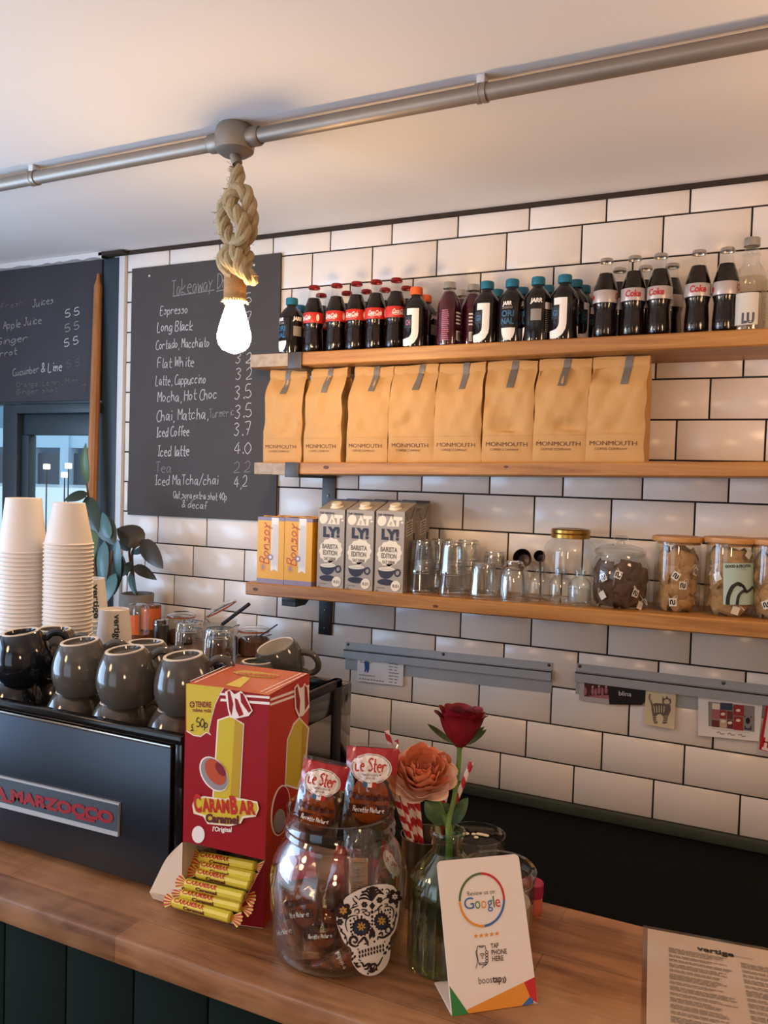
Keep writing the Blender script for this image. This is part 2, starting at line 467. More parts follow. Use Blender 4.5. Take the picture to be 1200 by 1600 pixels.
# ---------------------------------------------------------------- the room
CEIL = 2.392
mb = MB(m_tile, m_grout)
TW, TH = 0.204, 0.102; H0 = 2.32; XL, XR = -2.052, 1.3
offs = {0: -1.462, 1: -1.3193, 2: -1.3904, 3: -1.4600, 4: -.3034, 5: -.1722, 6: -.2474, 7: -.9358, 8: -.8074, 9: -.6732, 10: -1.7461, 11: -1.4154, 12: -1.286, 13: -1.1498, 14: -1.0109, 15: -.4698}
mb.add([(XL, 0.004, 0.6), (XR, 0.004, 0.6), (XR, 0.004, CEIL), (XL, 0.004, CEIL)], [(0, 1, 2, 3)], m_grout)
mb.box((XL, 0.0045, 0), (XR, 0.15, CEIL), m_grout)
for r in range(16):
    zt = H0 - (r - 1) * TH; zb = zt - TH
    if r == 0: zt = CEIL - 0.011
    k0 = math.floor((XL - offs[r]) / TW)
    for k in range(k0, k0 + 20):
        xa = max(offs[r] + k * TW, XL); xb = min(offs[r] + (k + 1) * TW, XR)
        if xb - xa < 0.008: continue
        g = 0.0022; b = 0.0015; d = 0.0012
        x0, x1, z0, z1 = xa + g, xb - g, zb + g, zt - g
        mb.add([(x0, 0.004, z0), (x1, 0.004, z0), (x1, 0.004, z1), (x0, 0.004, z1),
                (x0, d, z0), (x1, d, z0), (x1, d, z1), (x0, d, z1),
                (x0 + b, 0, z0 + b), (x1 - b, 0, z0 + b), (x1 - b, 0, z1 - b), (x0 + b, 0, z1 - b)],
               [(0, 1, 5, 4), (1, 2, 6, 5), (2, 3, 7, 6), (3, 0, 4, 7), (4, 5, 9, 8), (5, 6, 10, 9), (6, 7, 11, 10), (7, 4, 8, 11), (8, 9, 10, 11)], m_tile)
struct(mb.build('wall_back', sharp=60))
struct(MB(m_ceil).box((-3.6, -4.6, CEIL), (1.5, 0.16, CEIL + 0.1)).build('ceiling'))
struct(MB(m_floor).box((-3.6, -4.6, -0.1), (1.5, 0.16, 0)).build('floor'))
struct(MB(m_wallpaint).box((1.3, -4.5, 0), (1.42, 0.004, CEIL)).build('wall_right'))
mb = MB(m_wallpaint)                                          # left wall and front wall with their shop-window openings
mb.box((-3.1, -4.5, 0), (-2.98, 0.0, 0.5)).box((-3.1, -4.5, 2.25), (-2.98, 0.0, CEIL)).box((-3.1, -4.5, 0.5), (-2.98, -3.8, 2.25)).box((-3.1, -1.1, 0.5), (-2.98, 0.0, 2.25))
struct(mb.build('wall_left'))
mb = MB(m_wallpaint)
mb.box((-3.1, -4.62, 0), (1.3, -4.5, 0.4)).box((-3.1, -4.62, 2.3), (1.3, -4.5, CEIL)).box((-3.1, -4.62, 0.4), (-2.6, -4.5, 2.3)).box((-0.9, -4.62, 0.4), (1.3, -4.5, 2.3))
struct(mb.build('wall_front'))
mb = MB(m_darkgap)
random.seed(3)
n = 60                                                       # ragged dark joint between tiles and ceiling
vs = []
for i in range(n + 1):
    x = XL + (XR - XL) * i / n
    vs += [(x, -0.004, CEIL - 0.012 - random.uniform(0, 0.002)), (x, -0.004, CEIL), (x, 0.006, CEIL - 0.012), (x, 0.006, CEIL)]
mb.add(vs, [f for i in range(n) for f in ((4 * i, 4 * i + 4, 4 * i + 5, 4 * i + 1), (4 * i, 4 * i + 2, 4 * i + 6, 4 * i + 4))])
struct(mb.build('trim_1'))
struct(MB(m_white).box((-2.077, -0.012, 1.10), (-2.052, 0.14, CEIL - 0.018), bev=0.002).build('trim_2'))
mb = MB(m_white)                                             # rough plaster strip over the old board
vs = []
random.seed(5)
for i in range(31):
    x = -3.0 + 0.86 * i / 30
    vs += [(x, -0.03, CEIL - 0.001), (x, -0.03, CEIL - 0.016 - random.uniform(0, .008)), (x, 0.01, CEIL - 0.02)]
mb.add(vs, [f for i in range(30) for f in ((3 * i, 3 * i + 3, 3 * i + 4, 3 * i + 1), (3 * i + 1, 3 * i + 4, 3 * i + 5, 3 * i + 2))])
struct(mb.build('trim_3'))
mb = MB(m_darkgap)
mb.box((-2.155, -0.03, CEIL - 0.014), (-2.045, 0.0, CEIL - 0.003), T=Matrix.Rotation(0.0, 4, 'Y'))
struct(mb.build('trim_4'))
struct(MB(m_greenlight).box((-1.34, -0.014, 0.763), (1.3, 0.004, 0.791), bev=0.003).build('trim_5'))

# ---- window on the left with the street behind it
win = bpy.data.objects.new('window_1', None); COL.objects.link(win); struct(win)
fr = MB(m_frame)
def fbox(x0, x1, z0, z1, y0=-0.01, y1=0.05, b=0.004): fr.box((x0, y0, z0), (x1, y1, z1), m_frame, bev=b)
fbox(-2.15, -2.079, 0, CEIL - 0.02)                   # right stile
fbox(-2.20, -2.15, 0, 1.87, 0.012, 0.05)
fbox(-3.0, -2.15, 1.875, CEIL, 0.0, 0.05)              # board backing
fbox(-2.56, -2.15, 1.842, 1.875, -0.022, 0.05)         # light ledge
fbox(-2.56, -2.15, 1.765, 1.842, 0.018, 0.05)          # recessed head
fbox(-2.635, -2.56, 0, 1.875)                          # mullion
fbox(-2.56, -2.525, 0, 1.765, 0.012, 0.05)
fbox(-3.0, -2.635, 0, 1.2); fbox(-2.635, -2.15, 0, 1.2)
fbox(-3.0, -2.95, 1.2, 1.875)
fr.build('frame', win)
pn = MB(g_pane); pn.box((-2.535, 0.028, 1.19), (-2.19, 0.032, 1.775)); pn.build('pane', win)
pn = MB(g_pane); pn.box((-2.955, 0.028, 1.19), (-2.63, 0.032, 1.88)); pn.build('pane', win)

# street
m_road = mat('street_paving', '#c9ced0', rough=0.8, vary=0.15, bscale=3)
m_fac = mat('facade_render', '#6f97ad', rough=0.8, vary=0.15, bscale=2)
m_fac2 = mat('facade_pale', '#b9d4e2', rough=0.8)
m_shop = mat('shopfront_dark', '#2c4150', rough=0.3)
m_car = mat('car_white', '#eef2f4', rough=0.25)
m_carglass = mat('car_glass', '#26333c', rough=0.08)
m_tyre = mat('tyre_rubber', '#181818', rough=0.9)
m_lampglint = mat('lamp_reflection_glow', '#ffd9a8', emit='#ffe0b4', estr=6.0)  # glow of the imitated lamp reflections
struct(MB(m_road).box((-22, 0.3, -0.1), (1, 16, 0.0)).build('street_ground'))
bd = thing('building', 'pale blue street building with dark shopfront seen through the window pane', 'building', (-11.7, 9, 0))
b1 = MB(m_fac, m_fac2)
b1.box((-8, 0, 0), (5, 1, 7))
for x in (-2.4, -.92, 0.0, .75): b1.box((x, -0.25, 0), (x + 0.2, 0, 7), m_fac2)
b1.build('wall', bd)
for x0, x1 in ((-1.9, -.95), (-.68, -.03), (.2, .72)):
    MB(m_shop).box((x0, -0.12, 0.25), (x1, 0.02, 1.95)).build('shop_window', bd)
    MB(m_fac2).box((x0, -0.2, 2.05), (x1, 0.02, 2.4)).build('sign_board', bd)
def car(loc, rz, label, body, s=1.0):
    t = thing('parked_car', label, 'car', loc, rz)
    b = MB(body)
    prof = [(-2.1, .35), (-2.1, .75), (-1.35, .9), (-.75, 1.4), (.9, 1.42), (1.6, .95), (2.1, .85), (2.15, .35)]
    b.poly([(x * s, -0.8, z * s) for x, z in prof], thick=(0, 1.6, 0)); b.build('body', t)
    gls = MB(m_carglass)
    for y in (-0.806, 0.802): gls.poly([(x * s, y, z * s) for x, z in ((-1.15, .93), (-.7, 1.33), (.82, 1.35), (1.35, .97))], thick=(0, 0.005, 0))
    gls.build('side_window', t)
    for x in (-1.35, 1.35):
        for y in (-0.74, 0.74):
            k = MB(m_tyre); T = Matrix.Translation((x * s, y, 0.33)) @ Matrix.Rotation(PI / 2, 4, 'X')
            k.lathe([(0.001, -.09), (.33, -.09), (.33, .09), (.001, .09)], 20, T=T); k.build('wheel', t)
car((-9.9, 6.5, 0), 2.39, 'white car parked on the pale street outside the left window', m_car)
for i, (u, v, y, lb) in enumerate(((73, 729, 5.0, 'small glowing square imitating a lamp reflection in the pane, left one of the upper pair'), (107, 728, 5.0, 'small glowing square imitating a lamp reflection in the pane, right one of the upper pair'), (101, 742, 5.1, 'small glowing square imitating a lamp reflection in the pane, lowest of the three'))):
    p = at(u, v, y=y)  # glowing square set outside to imitate a lamp reflected in the pane
    t = thing('lamp_reflection', lb, 'lamp', (p.x, p.y, 0), 0, 'imitated lamp reflections in the pane')
    MB(m_lampglint).box((-.028, -.028, p.z - .03), (.028, .028, p.z + .03), bev=.006).build('glow_square', t)
    MB(m_black).tube([(0, 0, 0), (0, 0, p.z - .03)], 0.008, 8).build('added_support', t)  # made-up stand that carries the glowing square

# ---- old chalk menu above the window
t = thing('chalkboard', 'old rubbed chalk menu painted above the left window with faint prices', 'chalkboard', (0, 0, 0))
MB(m_board2).box((-2.98, -0.012, 1.885), (-2.155, 0.0, CEIL - 0.022), bev=0.002).build('panel', t)
bp = Plane((0, -0.0125, 2), (0, -1, 0)); ck = MB(m_chalkfaint); rn = random.Random(2)
for s_, a, b, h, m_ in (('5 5', (101.5, 497), (123.4, 492), .026, m_chalk), ('5 5', (101.5, 519), (123.4, 513), .026, m_chalkfaint), ('5 5', (100.6, 542), (121.6, 537), .026, m_chalk),
    ('Juices', (50.8, 480), (84, 473), .026, m_chalkfaint), ('Fresh', (2, 483), (36, 477), .02, m_chalkghost), ('Apple Juice', (5, 515), (65, 505), .028, m_chalkfaint), ('& Ginger', (-20, 542), (44, 532), .026, m_chalkfaint),
    ('Carrot', (-14, 560), (26, 553), .024, m_chalkfaint), ('Cucumber', (20, 588), (62, 581.5), .026, m_chalkfaint), ('& Lime', (65, 582), (97, 578), .032, m_chalk), ('5 5', (104, 574), (125, 571), .024, m_chalkghost),
    ('Orange, Lemon, Mint', (26, 605), (122, 598), .018, m_chalkghost), ('Ginger shot', (26, 616), (90, 612), .018, m_chalkghost), ('7', (129, 613), (134, 612), .024, m_chalkghost)):
    ck = MB(m_); hand_px(ck, bp, s_, a, b, h, m_, w=0.0028, rnd=rn, off=0.0006); ck.build('chalk_line', t)

# ---- takeaway chalkboard
t = thing('chalkboard', 'black chalkboard headed Takeaway Drinks hanging on the tiles behind the lamp', 'chalkboard', (0, 0, 0))
MB(m_board).poly([at(u, v, y=-0.001) for u, v in ((209, 421), (202, 804), (433, 815), (441, 396))], thick=(0, -0.008, 0)).build('panel', t)
bp = Plane((0, -0.0092, 2), (0, -1, 0)); ck = MB(m_chalk); rn = random.Random(4)
L = [('Takeaway Drinks', (268, 462), (386, 444), .050, .0034, m_chalkfaint),
 ('Espresso', (250.5, 492), (293.5, 489), .028, .003, m_chalk), ('Long Black', (245.6, 518), (301, 515.6), .032, .0036, m_chalk), ('Cortado, Macchiato', (243.7, 546), (327, 541), .030, .003, m_chalk),
 ('Flat White', (245.6, 574.5), (303.7, 572), .032, .003, m_chalk), ('Latte, Cappuccino', (243.7, 602), (321.4, 599), .032, .003, m_chalk), ('Mocha, Hot Choc', (246.4, 628.5), (338.6, 622.5), .034, .0032, m_chalk),
 ('Chai, Matcha,', (244.5, 658), (325, 653.6), .036, .0032, m_chalk), ('Turmeric', (327, 653), (366, 649), .028, .0022, m_chalkfaint), ('latte', (305.6, 664.5), (320.6, 663.7), .018, .0016, m_chalkghost),
 ('Iced Coffee', (243.7, 682.5), (296, 681), .032, .0036, m_chalk), ('Iced latte', (245.6, 712.5), (296, 711.7), .034, .0038, m_chalk), ('Tea', (243, 738), (268, 737), .034, .0026, m_chalkfaint),
 ('Iced MaTcha/chai', (241, 758), (340.5, 757), .032, .003, m_chalk), ('Oat,soya,extra shot 40p', (270.7, 778), (354.4, 782), .024, .0026, m_chalk), ('& decaf', (284, 793), (322.5, 795), .024, .0028, m_chalk),
 ('2 5', (366, 478), (392, 473), .032, .003, m_chalk), ('2 7', (366, 508), (392, 504), .032, .003, m_chalk), ('3 0', (366, 538), (392, 536), .032, .003, m_chalk),
 ('3 2', (367.5, 568), (392, 567), .032, .003, m_chalk), ('3 2', (367.5, 594.4), (393, 592), .036, .003, m_chalk), ('3.5', (366.7, 624.4), (392, 622), .042, .0034, m_chalk), ('3.5', (366.7, 653), (392, 651.6), .042, .0034, m_chalk),
 ('3.7', (365.6, 681.7), (390, 680), .040, .0034, m_chalk), ('4.0', (365.6, 710), (391, 709), .036, .0034, m_chalk), ('2 2', (364.5, 738), (391, 737), .034, .0026, m_chalkfaint), ('4,2', (365.6, 761), (386, 760), .034, .003, m_chalk)]
for s_, a, b, h, w_, m_ in L:
    ck = MB(m_); hand_px(ck, bp, s_, a, b, h, m_, w=w_ * .78, rnd=rn); ck.build('chalk_line', t)
ck = MB(m_chalkfaint)
line_px(ck, bp, [(270, 463), (335, 453)], .003, m_chalkfaint); line_px(ck, bp, [(338, 455), (386, 447.5)], .003, m_chalkfaint)
ck.build('chalk_underline', t)
for u, v in ((233.5, 431), (397, 414)):
    p = at(u, v, y=-0.0095); MB(m_paper).lathe([(.001, 0), (.004, 0), (.003, .002), (.001, .0026)], 12, T=Matrix.Translation(p) @ Matrix.Rotation(PI / 2, 4, 'X')).build('screw', t)

# ---- wooden pole
t = MB(m_polewood); pts = []
pz0 = at(139, 905, y=-0.10); 
mid = at(146, 700, y=-0.05); top = at(153.5, 447, y=-0.02); tip = at(154, 428, y=-0.02)
pz0 = Vector((mid.x - (top.x - mid.x) * (mid.z - 1.10) / (top.z - mid.z), -0.08, 1.10))
t.tube([pz0, mid, top, top + (tip - top) * .5, tip], 0.018, 10, rf=lambda q: 1.0 if q < .3 else .8 if q < .55 else .42 if q < .8 else .3)
tag(t.build('wooden_pole'), 'tall wooden pole with pointed tip leaning by the left window', 'pole')

# ---------------------------------------------------------------- ceiling conduit and pendant lamp
PY = -0.70; PZ = 2.362
def pipe_pt(x): return Vector((x, -0.69 - (x + 1.838) * 0.0151, PZ))
t = thing('conduit_pipe', 'galvanised steel conduit pipe running under the ceiling with round junction box', 'pipe', (0, 0, 0))
MB(m_steel).tube([pipe_pt(-2.97), pipe_pt(1.29)], 0.0158, 20).build('tube', t)
def along(x, pr, m):
    T = Matrix.Translation(pipe_pt(x)) @ Matrix.Rotation(PI / 2, 4, 'Y'); return MB(m).lathe(pr, 24, T=T)
jx = at(372, 222, z=PZ).x
b = MB(m_steel)
b.lathe([(.001, -.033), (.030, -.032), (.041, -.024), (.043, -.01), (.043, .012), (.040, .024), (.036, .029), (.001, .029)], 28, c=pipe_pt(jx))
for sgn in (-1, 1):
    along_T = Matrix.Translation(pipe_pt(jx)) @ Matrix.Rotation(sgn * PI / 2, 4, 'Y')
    b.lathe([(.020, .03), (.021, .034), (.021, .062), (.0185, .066), (.017, .066)], 20, T=along_T)
b.build('junction_box', t)
for u, v in ((57, 280), (750, 141)):
    x = at(u, v, z=PZ).x
    s_ = along(x, [(.0162, -.010), (.0185, -.010), (.0185, -.003), (.0172, -.002), (.0172, .002), (.0185, .003), (.0185, .010), (.0162, .010)], m_steel)
    p = pipe_pt(x); s_.box((p.x - .008, p.y - .012, p.z + .014), (p.x + .008, p.y + .012, CEIL), m_white, bev=.002)
    s_.build('saddle_clip', t)

jp = pipe_pt(jx)
t = thing('pendant_lamp', 'knotted jute rope pendant lamp with glowing pear-shaped bulb', 'lamp', (0, 0, 0))
def lp(u, v, dy=0.0): return at(u, v, y=jp.y + dy)
axis_x = jp.x
s_ = MB(m_steel); s_.tube([jp - Vector((0, 0, .032)), lp(371, 256)], 0.0115, 16)
s_.build('stem', t)
rp = MB(m_rope)
def rope(pts, R=0.013, strands=3, twist=70.0):
    pts = smooth([tuple(p) for p in pts], 10); pts = [Vector(p) for p in pts]
    # arc-length frames
    S = [0.0]
    for i in range(1, len(pts)): S.append(S[-1] + (pts[i] - pts[i - 1]).length)
    t0 = (pts[1] - pts[0]).normalized(); nrm = t0.orthogonal().normalized(); N = []
    for i in range(len(pts)):
        tt = (pts[min(i + 1, len(pts) - 1)] - pts[max(i - 1, 0)]).normalized()
        nrm = (nrm - tt * nrm.dot(tt)).normalized(); N.append((nrm, tt.cross(nrm)))
    for k in range(strands):
        q = []
        for i, p in enumerate(pts):
            a = S[i] * twist + 2 * PI * k / strands
            q.append(p + (N[i][0] * math.cos(a) + N[i][1] * math.sin(a)) * R * 0.52)
        rp.tube(q, R * 0.56, 8)
    return pts
random.seed(11)
loop = [lp(371, 262), lp(370, 285), lp(366, 300, .008), lp(353, 318, .012), lp(350, 345, .014), lp(356, 368, .014), lp(370, 380, .012), lp(386, 372, .006), lp(392, 350, -.004), lp(390, 325, -.012),
        lp(385, 303, -.016), lp(370, 298, -.02), lp(360, 312, -.022), lp(366, 330, -.026), lp(378, 345, -.03), lp(380, 368, -.03), lp(370, 384, -.02), lp(358, 392, -.01), lp(350, 402, -.006), lp(354, 418, -.014), lp(364, 424, -.02)]
allp = rope(loop, 0.0165)
knot = [lp(366, 398, .014), lp(378, 388, .012), lp(386, 402, 0), lp(378, 420, -.012), lp(362, 412, -.03), lp(354, 400, -.026), lp(362, 390, -.02), lp(372, 400, -.034), lp(377, 420, -.032), lp(389, 432, -.02), lp(392, 436, -.006), lp(386, 428, .008)]
allp += rope(knot, 0.0155)
for _ in range(150):                                          # frayed fibres
    p = random.choice(allp[:130] if random.random() < .8 else allp)
    d = Vector((random.uniform(-1, 1), random.uniform(-1, .3), random.uniform(-.8, .6))).normalized()
    a = p + d * .014; e = a + d * random.uniform(.006, .016) + Vector((0, 0, random.uniform(-.006, .004)))
    rp.tube([a, (a + e) / 2 + Vector((random.uniform(-.002, .002), 0, .001)), e], 0.0006, 3)
rp.build('rope', t)
hb = lp(367.5, 425); he = lp(367, 470)
hl = MB(m_burlap)
cx, cy = lp(367, 470).x, jp.y
hl.lathe([(.001, hb.z), (.021, hb.z), (.0245, hb.z - .01), (.0245, he.z + .004), (.022, he.z), (.001, he.z)], 24, c=(cx, cy, 0)); hl.build('socket_sleeve', t)
fg = MB(m_rope)
for k in range(34):
    a = 2 * PI * k / 34 + random.uniform(-.05, .05); r1 = .0235; r2 = random.uniform(.026, .031)
    fg.tube([(cx + r1 * math.cos(a), cy + r1 * math.sin(a), he.z + .004), (cx + r2 * math.cos(a), cy + r2 * math.sin(a), he.z - random.uniform(.001, .006))], .0014, 4)
fg.lathe([(.0236, he.z + .006), (.0262, he.z + .002), (.0236, he.z - .003)], 24, c=(cx, cy, 0))
fg.build('fringe', t)
bt = MB(mat('bulb_glow', '#ffd9a0', emit=(1.0, 0.64, 0.30), estr=BULB_STRENGTH))
zb = lp(362, 553).z; hB = he.z - zb
prof = [(.016, 1.0), (.0175, .95), (.021, .85), (.027, .68), (.033, .5), (.0365, .36), (.0365, .27), (.033, .17), (.025, .08), (.014, .035), (.006, .012), (.0001, 0.0)]
bt.lathe([(r, he.z - hB + q * hB) for r, q in reversed(prof)], 24, c=(cx, cy, 0)); bt.build('bulb', t)

# ---------------------------------------------------------------- shelves
SY = -0.213
def zt1(x): return 1.984 + (x + 1.387) * 0.0045
def zt2(x): return 1.677 + (x + 1.365) * 0.0185
def zt3(x): return 1.331 + (x + 1.386) * 0.0150
def shelf(zf, x0, th, label, strap, worn, knots=()):
    t = thing('wall_shelf', label, 'shelf', (0, 0, 0))
    x1 = 1.25; b = MB(m_shelf)
    bm_pts = []
    nx = 12
    rr = random.Random(int(zf(0) * 1000))
    def z(x, top): return zf(x) - (0 if top else th)
    sec = [(SY + .003, 0, 0), (SY, -.003, 0), (SY, -(th - .003), 0), (SY + .003, -th, 0), (-.0005, -th, 0), (-.0005, 0, 0)]
    vs = []; fs = []; k = len(sec)
    for i in range(nx + 1):
        x = x0 + (x1 - x0) * i / nx
        for y, dz, _ in sec: vs.append((x, y, zf(x) + dz))
    for i in range(nx):
        for j in range(k):
            j2 = (j + 1) % k; fs.append((i * k + j, i * k + j2, (i + 1) * k + j2, (i + 1) * k + j))
    fs += [tuple(range(k)), tuple(reversed(range(nx * k, nx * k + k)))]
    b.add(vs, fs, m_shelf)
    for kx, kz, kr in knots:
        b.poly([(kx + q[0] * 1.6, SY - .0003, zf(kx) + q[1]) for q in ell(0, kz, kr, kr * .8, 12)], m_knot)
    b.build('plank', t)
    if worn:
        q = MB(m_shelfworn)
        q.box((x0 - .0004, SY - .0006, 0), (-1.2625, SY + .0002, th - .002), T=Matrix.Translation((0, 0, zf(x0) - th + .001)))
        q.build('flaked_paint', t)
    for bx in (-1.237, 0.35):
        k = MB(strap); h = .0225; zb_ = zf(bx) - th
        k.box((bx - h, -.007, zb_ - .135), (bx + h, -.0006, zb_), strap, bev=.001)                         # wall strap
        k.box((bx - h, SY - .004, zb_ - .008), (bx + h, -.0006, zb_ - .001), strap)                          # arm under the plank
        k.box((bx - h, SY - .005, zb_ - .008), (bx + h, SY - .0008, zb_ + (th if worn else .002)), strap, bev=.001)
        if not worn: k.poly([(bx - h, SY - .004, zb_ - .002), (bx - h, SY - .004, zb_ - .022), (bx - h, SY + .05, zb_ - .022), (bx - h, SY + .085, zb_ - .002)], strap, thick=(2 * h, 0, 0))
        br = k.build('bracket', t)
        for dz in (-.06, -.115):
            MB(m_screw).lathe([(.001, 0), (.0045, 0), (.003, .002), (.001, .0022)], 10, T=Matrix.Translation((bx, -.0075, zb_ + dz)) @ Matrix.Rotation(PI / 2, 4, 'X')).build('bolt', br)
    return t
shelf(zt1, -1.387, .037, 'top pine board wall shelf carrying the rows of drink bottles', m_bracket, True)
shelf(zt2, -1.365, .034, 'middle pine board wall shelf carrying the brown paper coffee bags', m_bracket, True, ((-1.13, -.014, .006), (-.62, -.012, .004)))
shelf(zt3, -1.386, .036, 'lowest pine board wall shelf carrying cartons, glasses and jars', m_black, False, ((-1.352, -.018, .006), (-.795, -.024, .005)))
# ---------------------------------------------------------------- bottles on the top shelf
m_cola = mat('cola', '#140804', rough=0.15, spec=0.4)
m_redcap = mat('red_cap', '#8f2320', rough=0.35, metal=0.5)
m_silvercap = mat('silver_cap', '#b9b4ad', rough=0.3, metal=0.9)
m_redlabel = mat('red_label', '#bf2a1e', rough=0.45)
m_silverlabel = mat('silver_label', '#b4aaa6', rough=0.35, metal=0.25)
m_redink = mat('red_ink', '#b51d22', rough=0.5)
m_whiteink = mat('white_ink', '#efe8e2', rough=0.5)
m_amber = mat('dark_amber_glass', '#120c0a', rough=0.08, spec=0.6)
m_teal = mat('teal_cap', '#1a6a84', rough=0.4)
m_orange = mat('orange_cap', '#e0622a', rough=0.4)
m_blueink = mat('blue_ink', '#2f6487', rough=0.5)
m_greyink = mat('grey_ink', '#8b8580', rough=0.5)
m_magenta = mat('magenta_drink', '#420b20', rough=0.1, spec=0.6)
m_pinkink = mat('pink_ink', '#b06a80', rough=0.5)
m_clearliq = glass('clear_drink', (0.90, 0.88, 0.80), base=0.02, edge=0.2)

def cylfn(r, z0, off=0.0004, a0=0.0):
    def fn(x, y):
        a = a0 + x / r
        return ((r + off) * math.sin(a), -(r + off) * math.cos(a), z0 + y)
    return fn
def patch(mb, r, z0, z1, a0, a1, m, off=0.0003, n=14):
    mb.grid(lambda s, q: ((r + off) * math.sin(a0 + (a1 - a0) * s), -(r + off) * math.cos(a0 + (a1 - a0) * s), z0 + (z1 - z0) * q), n, 1, m)
def wrap(mb, f, q, m, n=8):
    """four-cornered print laid round a curved wall"""
    q = list(q)
    def fn(s_, t_):
        x = (q[0][0] * (1 - s_) + q[1][0] * s_) * (1 - t_) + (q[3][0] * (1 - s_) + q[2][0] * s_) * t_
        y = (q[0][1] * (1 - s_) + q[1][1] * s_) * (1 - t_) + (q[3][1] * (1 - s_) + q[2][1] * s_) * t_
        return f(x, y)
    mb.grid(fn, n, 2, m)
def polycyl(mb, pts, r, m, off=0.0006):
    wrap(mb, cylfn(r, 0, off), pts, m)

def cola_bottle(name, cat, label, diet, loc, rz):
    t = thing(name, label, cat, loc, rz)
    P = [(.0001, .002), (.018, 0), (.025, .002), (.0275, .008), (.0278, .03), (.0262, .055), (.0255, .068), (.0275, .078), (.0285, .085), (.0285, .110), (.0278, .118), (.024, .134), (.0185, .150), (.0145, .162), (.0133, .172), (.0130, .176), (.0148, .178), (.0148, .183), (.0128, .184)]
    def flute(r, z, a):
        return r * (1 - .022 * (0.5 + .5 * math.cos(10 * a))) if (.012 < z < .07 or .12 < z < .155) else r
    MB(g_bottle).lathe(P, 40, rfun=flute).build('bottle_glass', t)
    Q = [(.0001, .0045), (.0245, .006), (.0268, .01), (.0270, .03), (.0254, .055), (.0247, .068), (.0266, .078), (.0277, .085), (.0277, .110), (.0270, .118), (.0232, .134), (.0178, .150), (.0162, .1545), (.0001, .1545)]
    MB(m_cola).lathe(Q, 40, rfun=flute).build('drink', t)
    c = MB(m_silvercap if diet else m_redcap)
    c.lathe([(.0148, .181), (.0162, .1825), (.0155, .186), (.0150, .189), (.0135, .1905), (.0001, .1905)], 42, rfun=lambda r, z, a: r * (1 + .03 * math.cos(21 * a)) if z < .184 else r)
    c.build('cap', t)
    l = MB(m_silverlabel if diet else m_redlabel)
    l.lathe([(.0288, .083), (.0290, .0835), (.0290, .1115), (.0288, .112)], 40)
    lb = l.build('label', t)
    w = MB(m_whiteink)
    for k in (0, PI):
        fn = cylfn(.0290, .0, .0005, a0=-0.0 + k)
        if diet: text(w, 'Coke', fn, .037, .0145, m_redink, bold=.035, x0=-.0185, y0=.0918, shear=.08)
        else:
            hand(w, 'Coca-Cola', fn, .038, .016, (0, 0, 1), m_whiteink, w=.0019, slant=.3, x0=-.020, y0=.0915) if False else None
            text(w, 'Coca', fn, .0185, .0115, m_whiteink, bold=.035, x0=-.0205, y0=.0930, shear=.28)
            text(w, 'Cola', fn, .0185, .0115, m_whiteink, bold=.035, x0=-.0005, y0=.0930, shear=.28)
            w.ribbon([fn(x, y) for x, y in smooth([(-.021, .0925), (-.008, .0895), (.004, .0915), (.014, .0895)])], .0012, (0, -1, 0) if k == 0 else (0, 1, 0), m_whiteink)
            for a in (1.35,):
                f2 = cylfn(.0290, 0, .0005, a0=a + k); w.poly([f2(q[0], .0975 + q[1]) for q in ell(0, 0, .0045, .010, 14)], m_whiteink)
    w.build('lettering', lb)
    return t

def zbase(x): return zt1(x)
COLA_G = 'glass cola bottles on the top shelf'
FR, RE = -0.168, -0.075
def put(u, v, y): 
    x = at(u, v, y=y).x; return (x, y, zt1(x))
ords = ['first', 'second', 'third', 'fourth', 'fifth', 'sixth', 'seventh', 'eighth']
first = None; rr = random.Random(5)
fu = (490, 525, 556, 586.5, 618); frz = (-.85, -.5, -.35, .0, -.0)
for i, (u, rz) in enumerate(zip(fu, (-.95, -.55, -.45, -.05, .35))):
    lb = 'red-capped cola bottle with red label, %s from the left in the front row' % ords[i]
    if first is None: first = cola_bottle('cola_bottle', 'bottle', lb, False, L_ := put(u, 500, FR), rz + face(*L_[:2])); first['group'] = COLA_G
    else: dup(first, L_ := put(u, 500, FR), rz + face(*L_[:2]), lb, COLA_G)
for i, u in enumerate((501, 541, 571.5, 600.5, 634)):
    dup(first, put(u, 500, RE), rr.uniform(-2, 2), 'red-capped cola bottle half hidden in the back row, %s from the left' % ords[i], COLA_G)
first = None; DG = 'silver-label diet cola bottles on the top shelf'
for i, (u, rz) in enumerate(((946, 1.5), (990, -.05), (1030.5, -.30), (1090, 0.0), (1134, 1.5))):
    lb = 'diet cola bottle with silver label, %s from the left in the front row' % ords[i]
    if first is None: first = cola_bottle('diet_cola_bottle', 'bottle', lb, True, L_ := put(u, 460, FR - .004), rz + face(*L_[:2])); first['group'] = DG
    else: dup(first, L_ := put(u, 460, FR - .004), rz + face(*L_[:2]), lb, DG)
for i, (u, rz) in enumerate(((967, 1.2), (1007.5, 2.0), (1049, -.55))):
    dup(first, put(u, 460, RE), rz, 'diet cola bottle half hidden in the back row, %s from the left' % ords[i], DG)

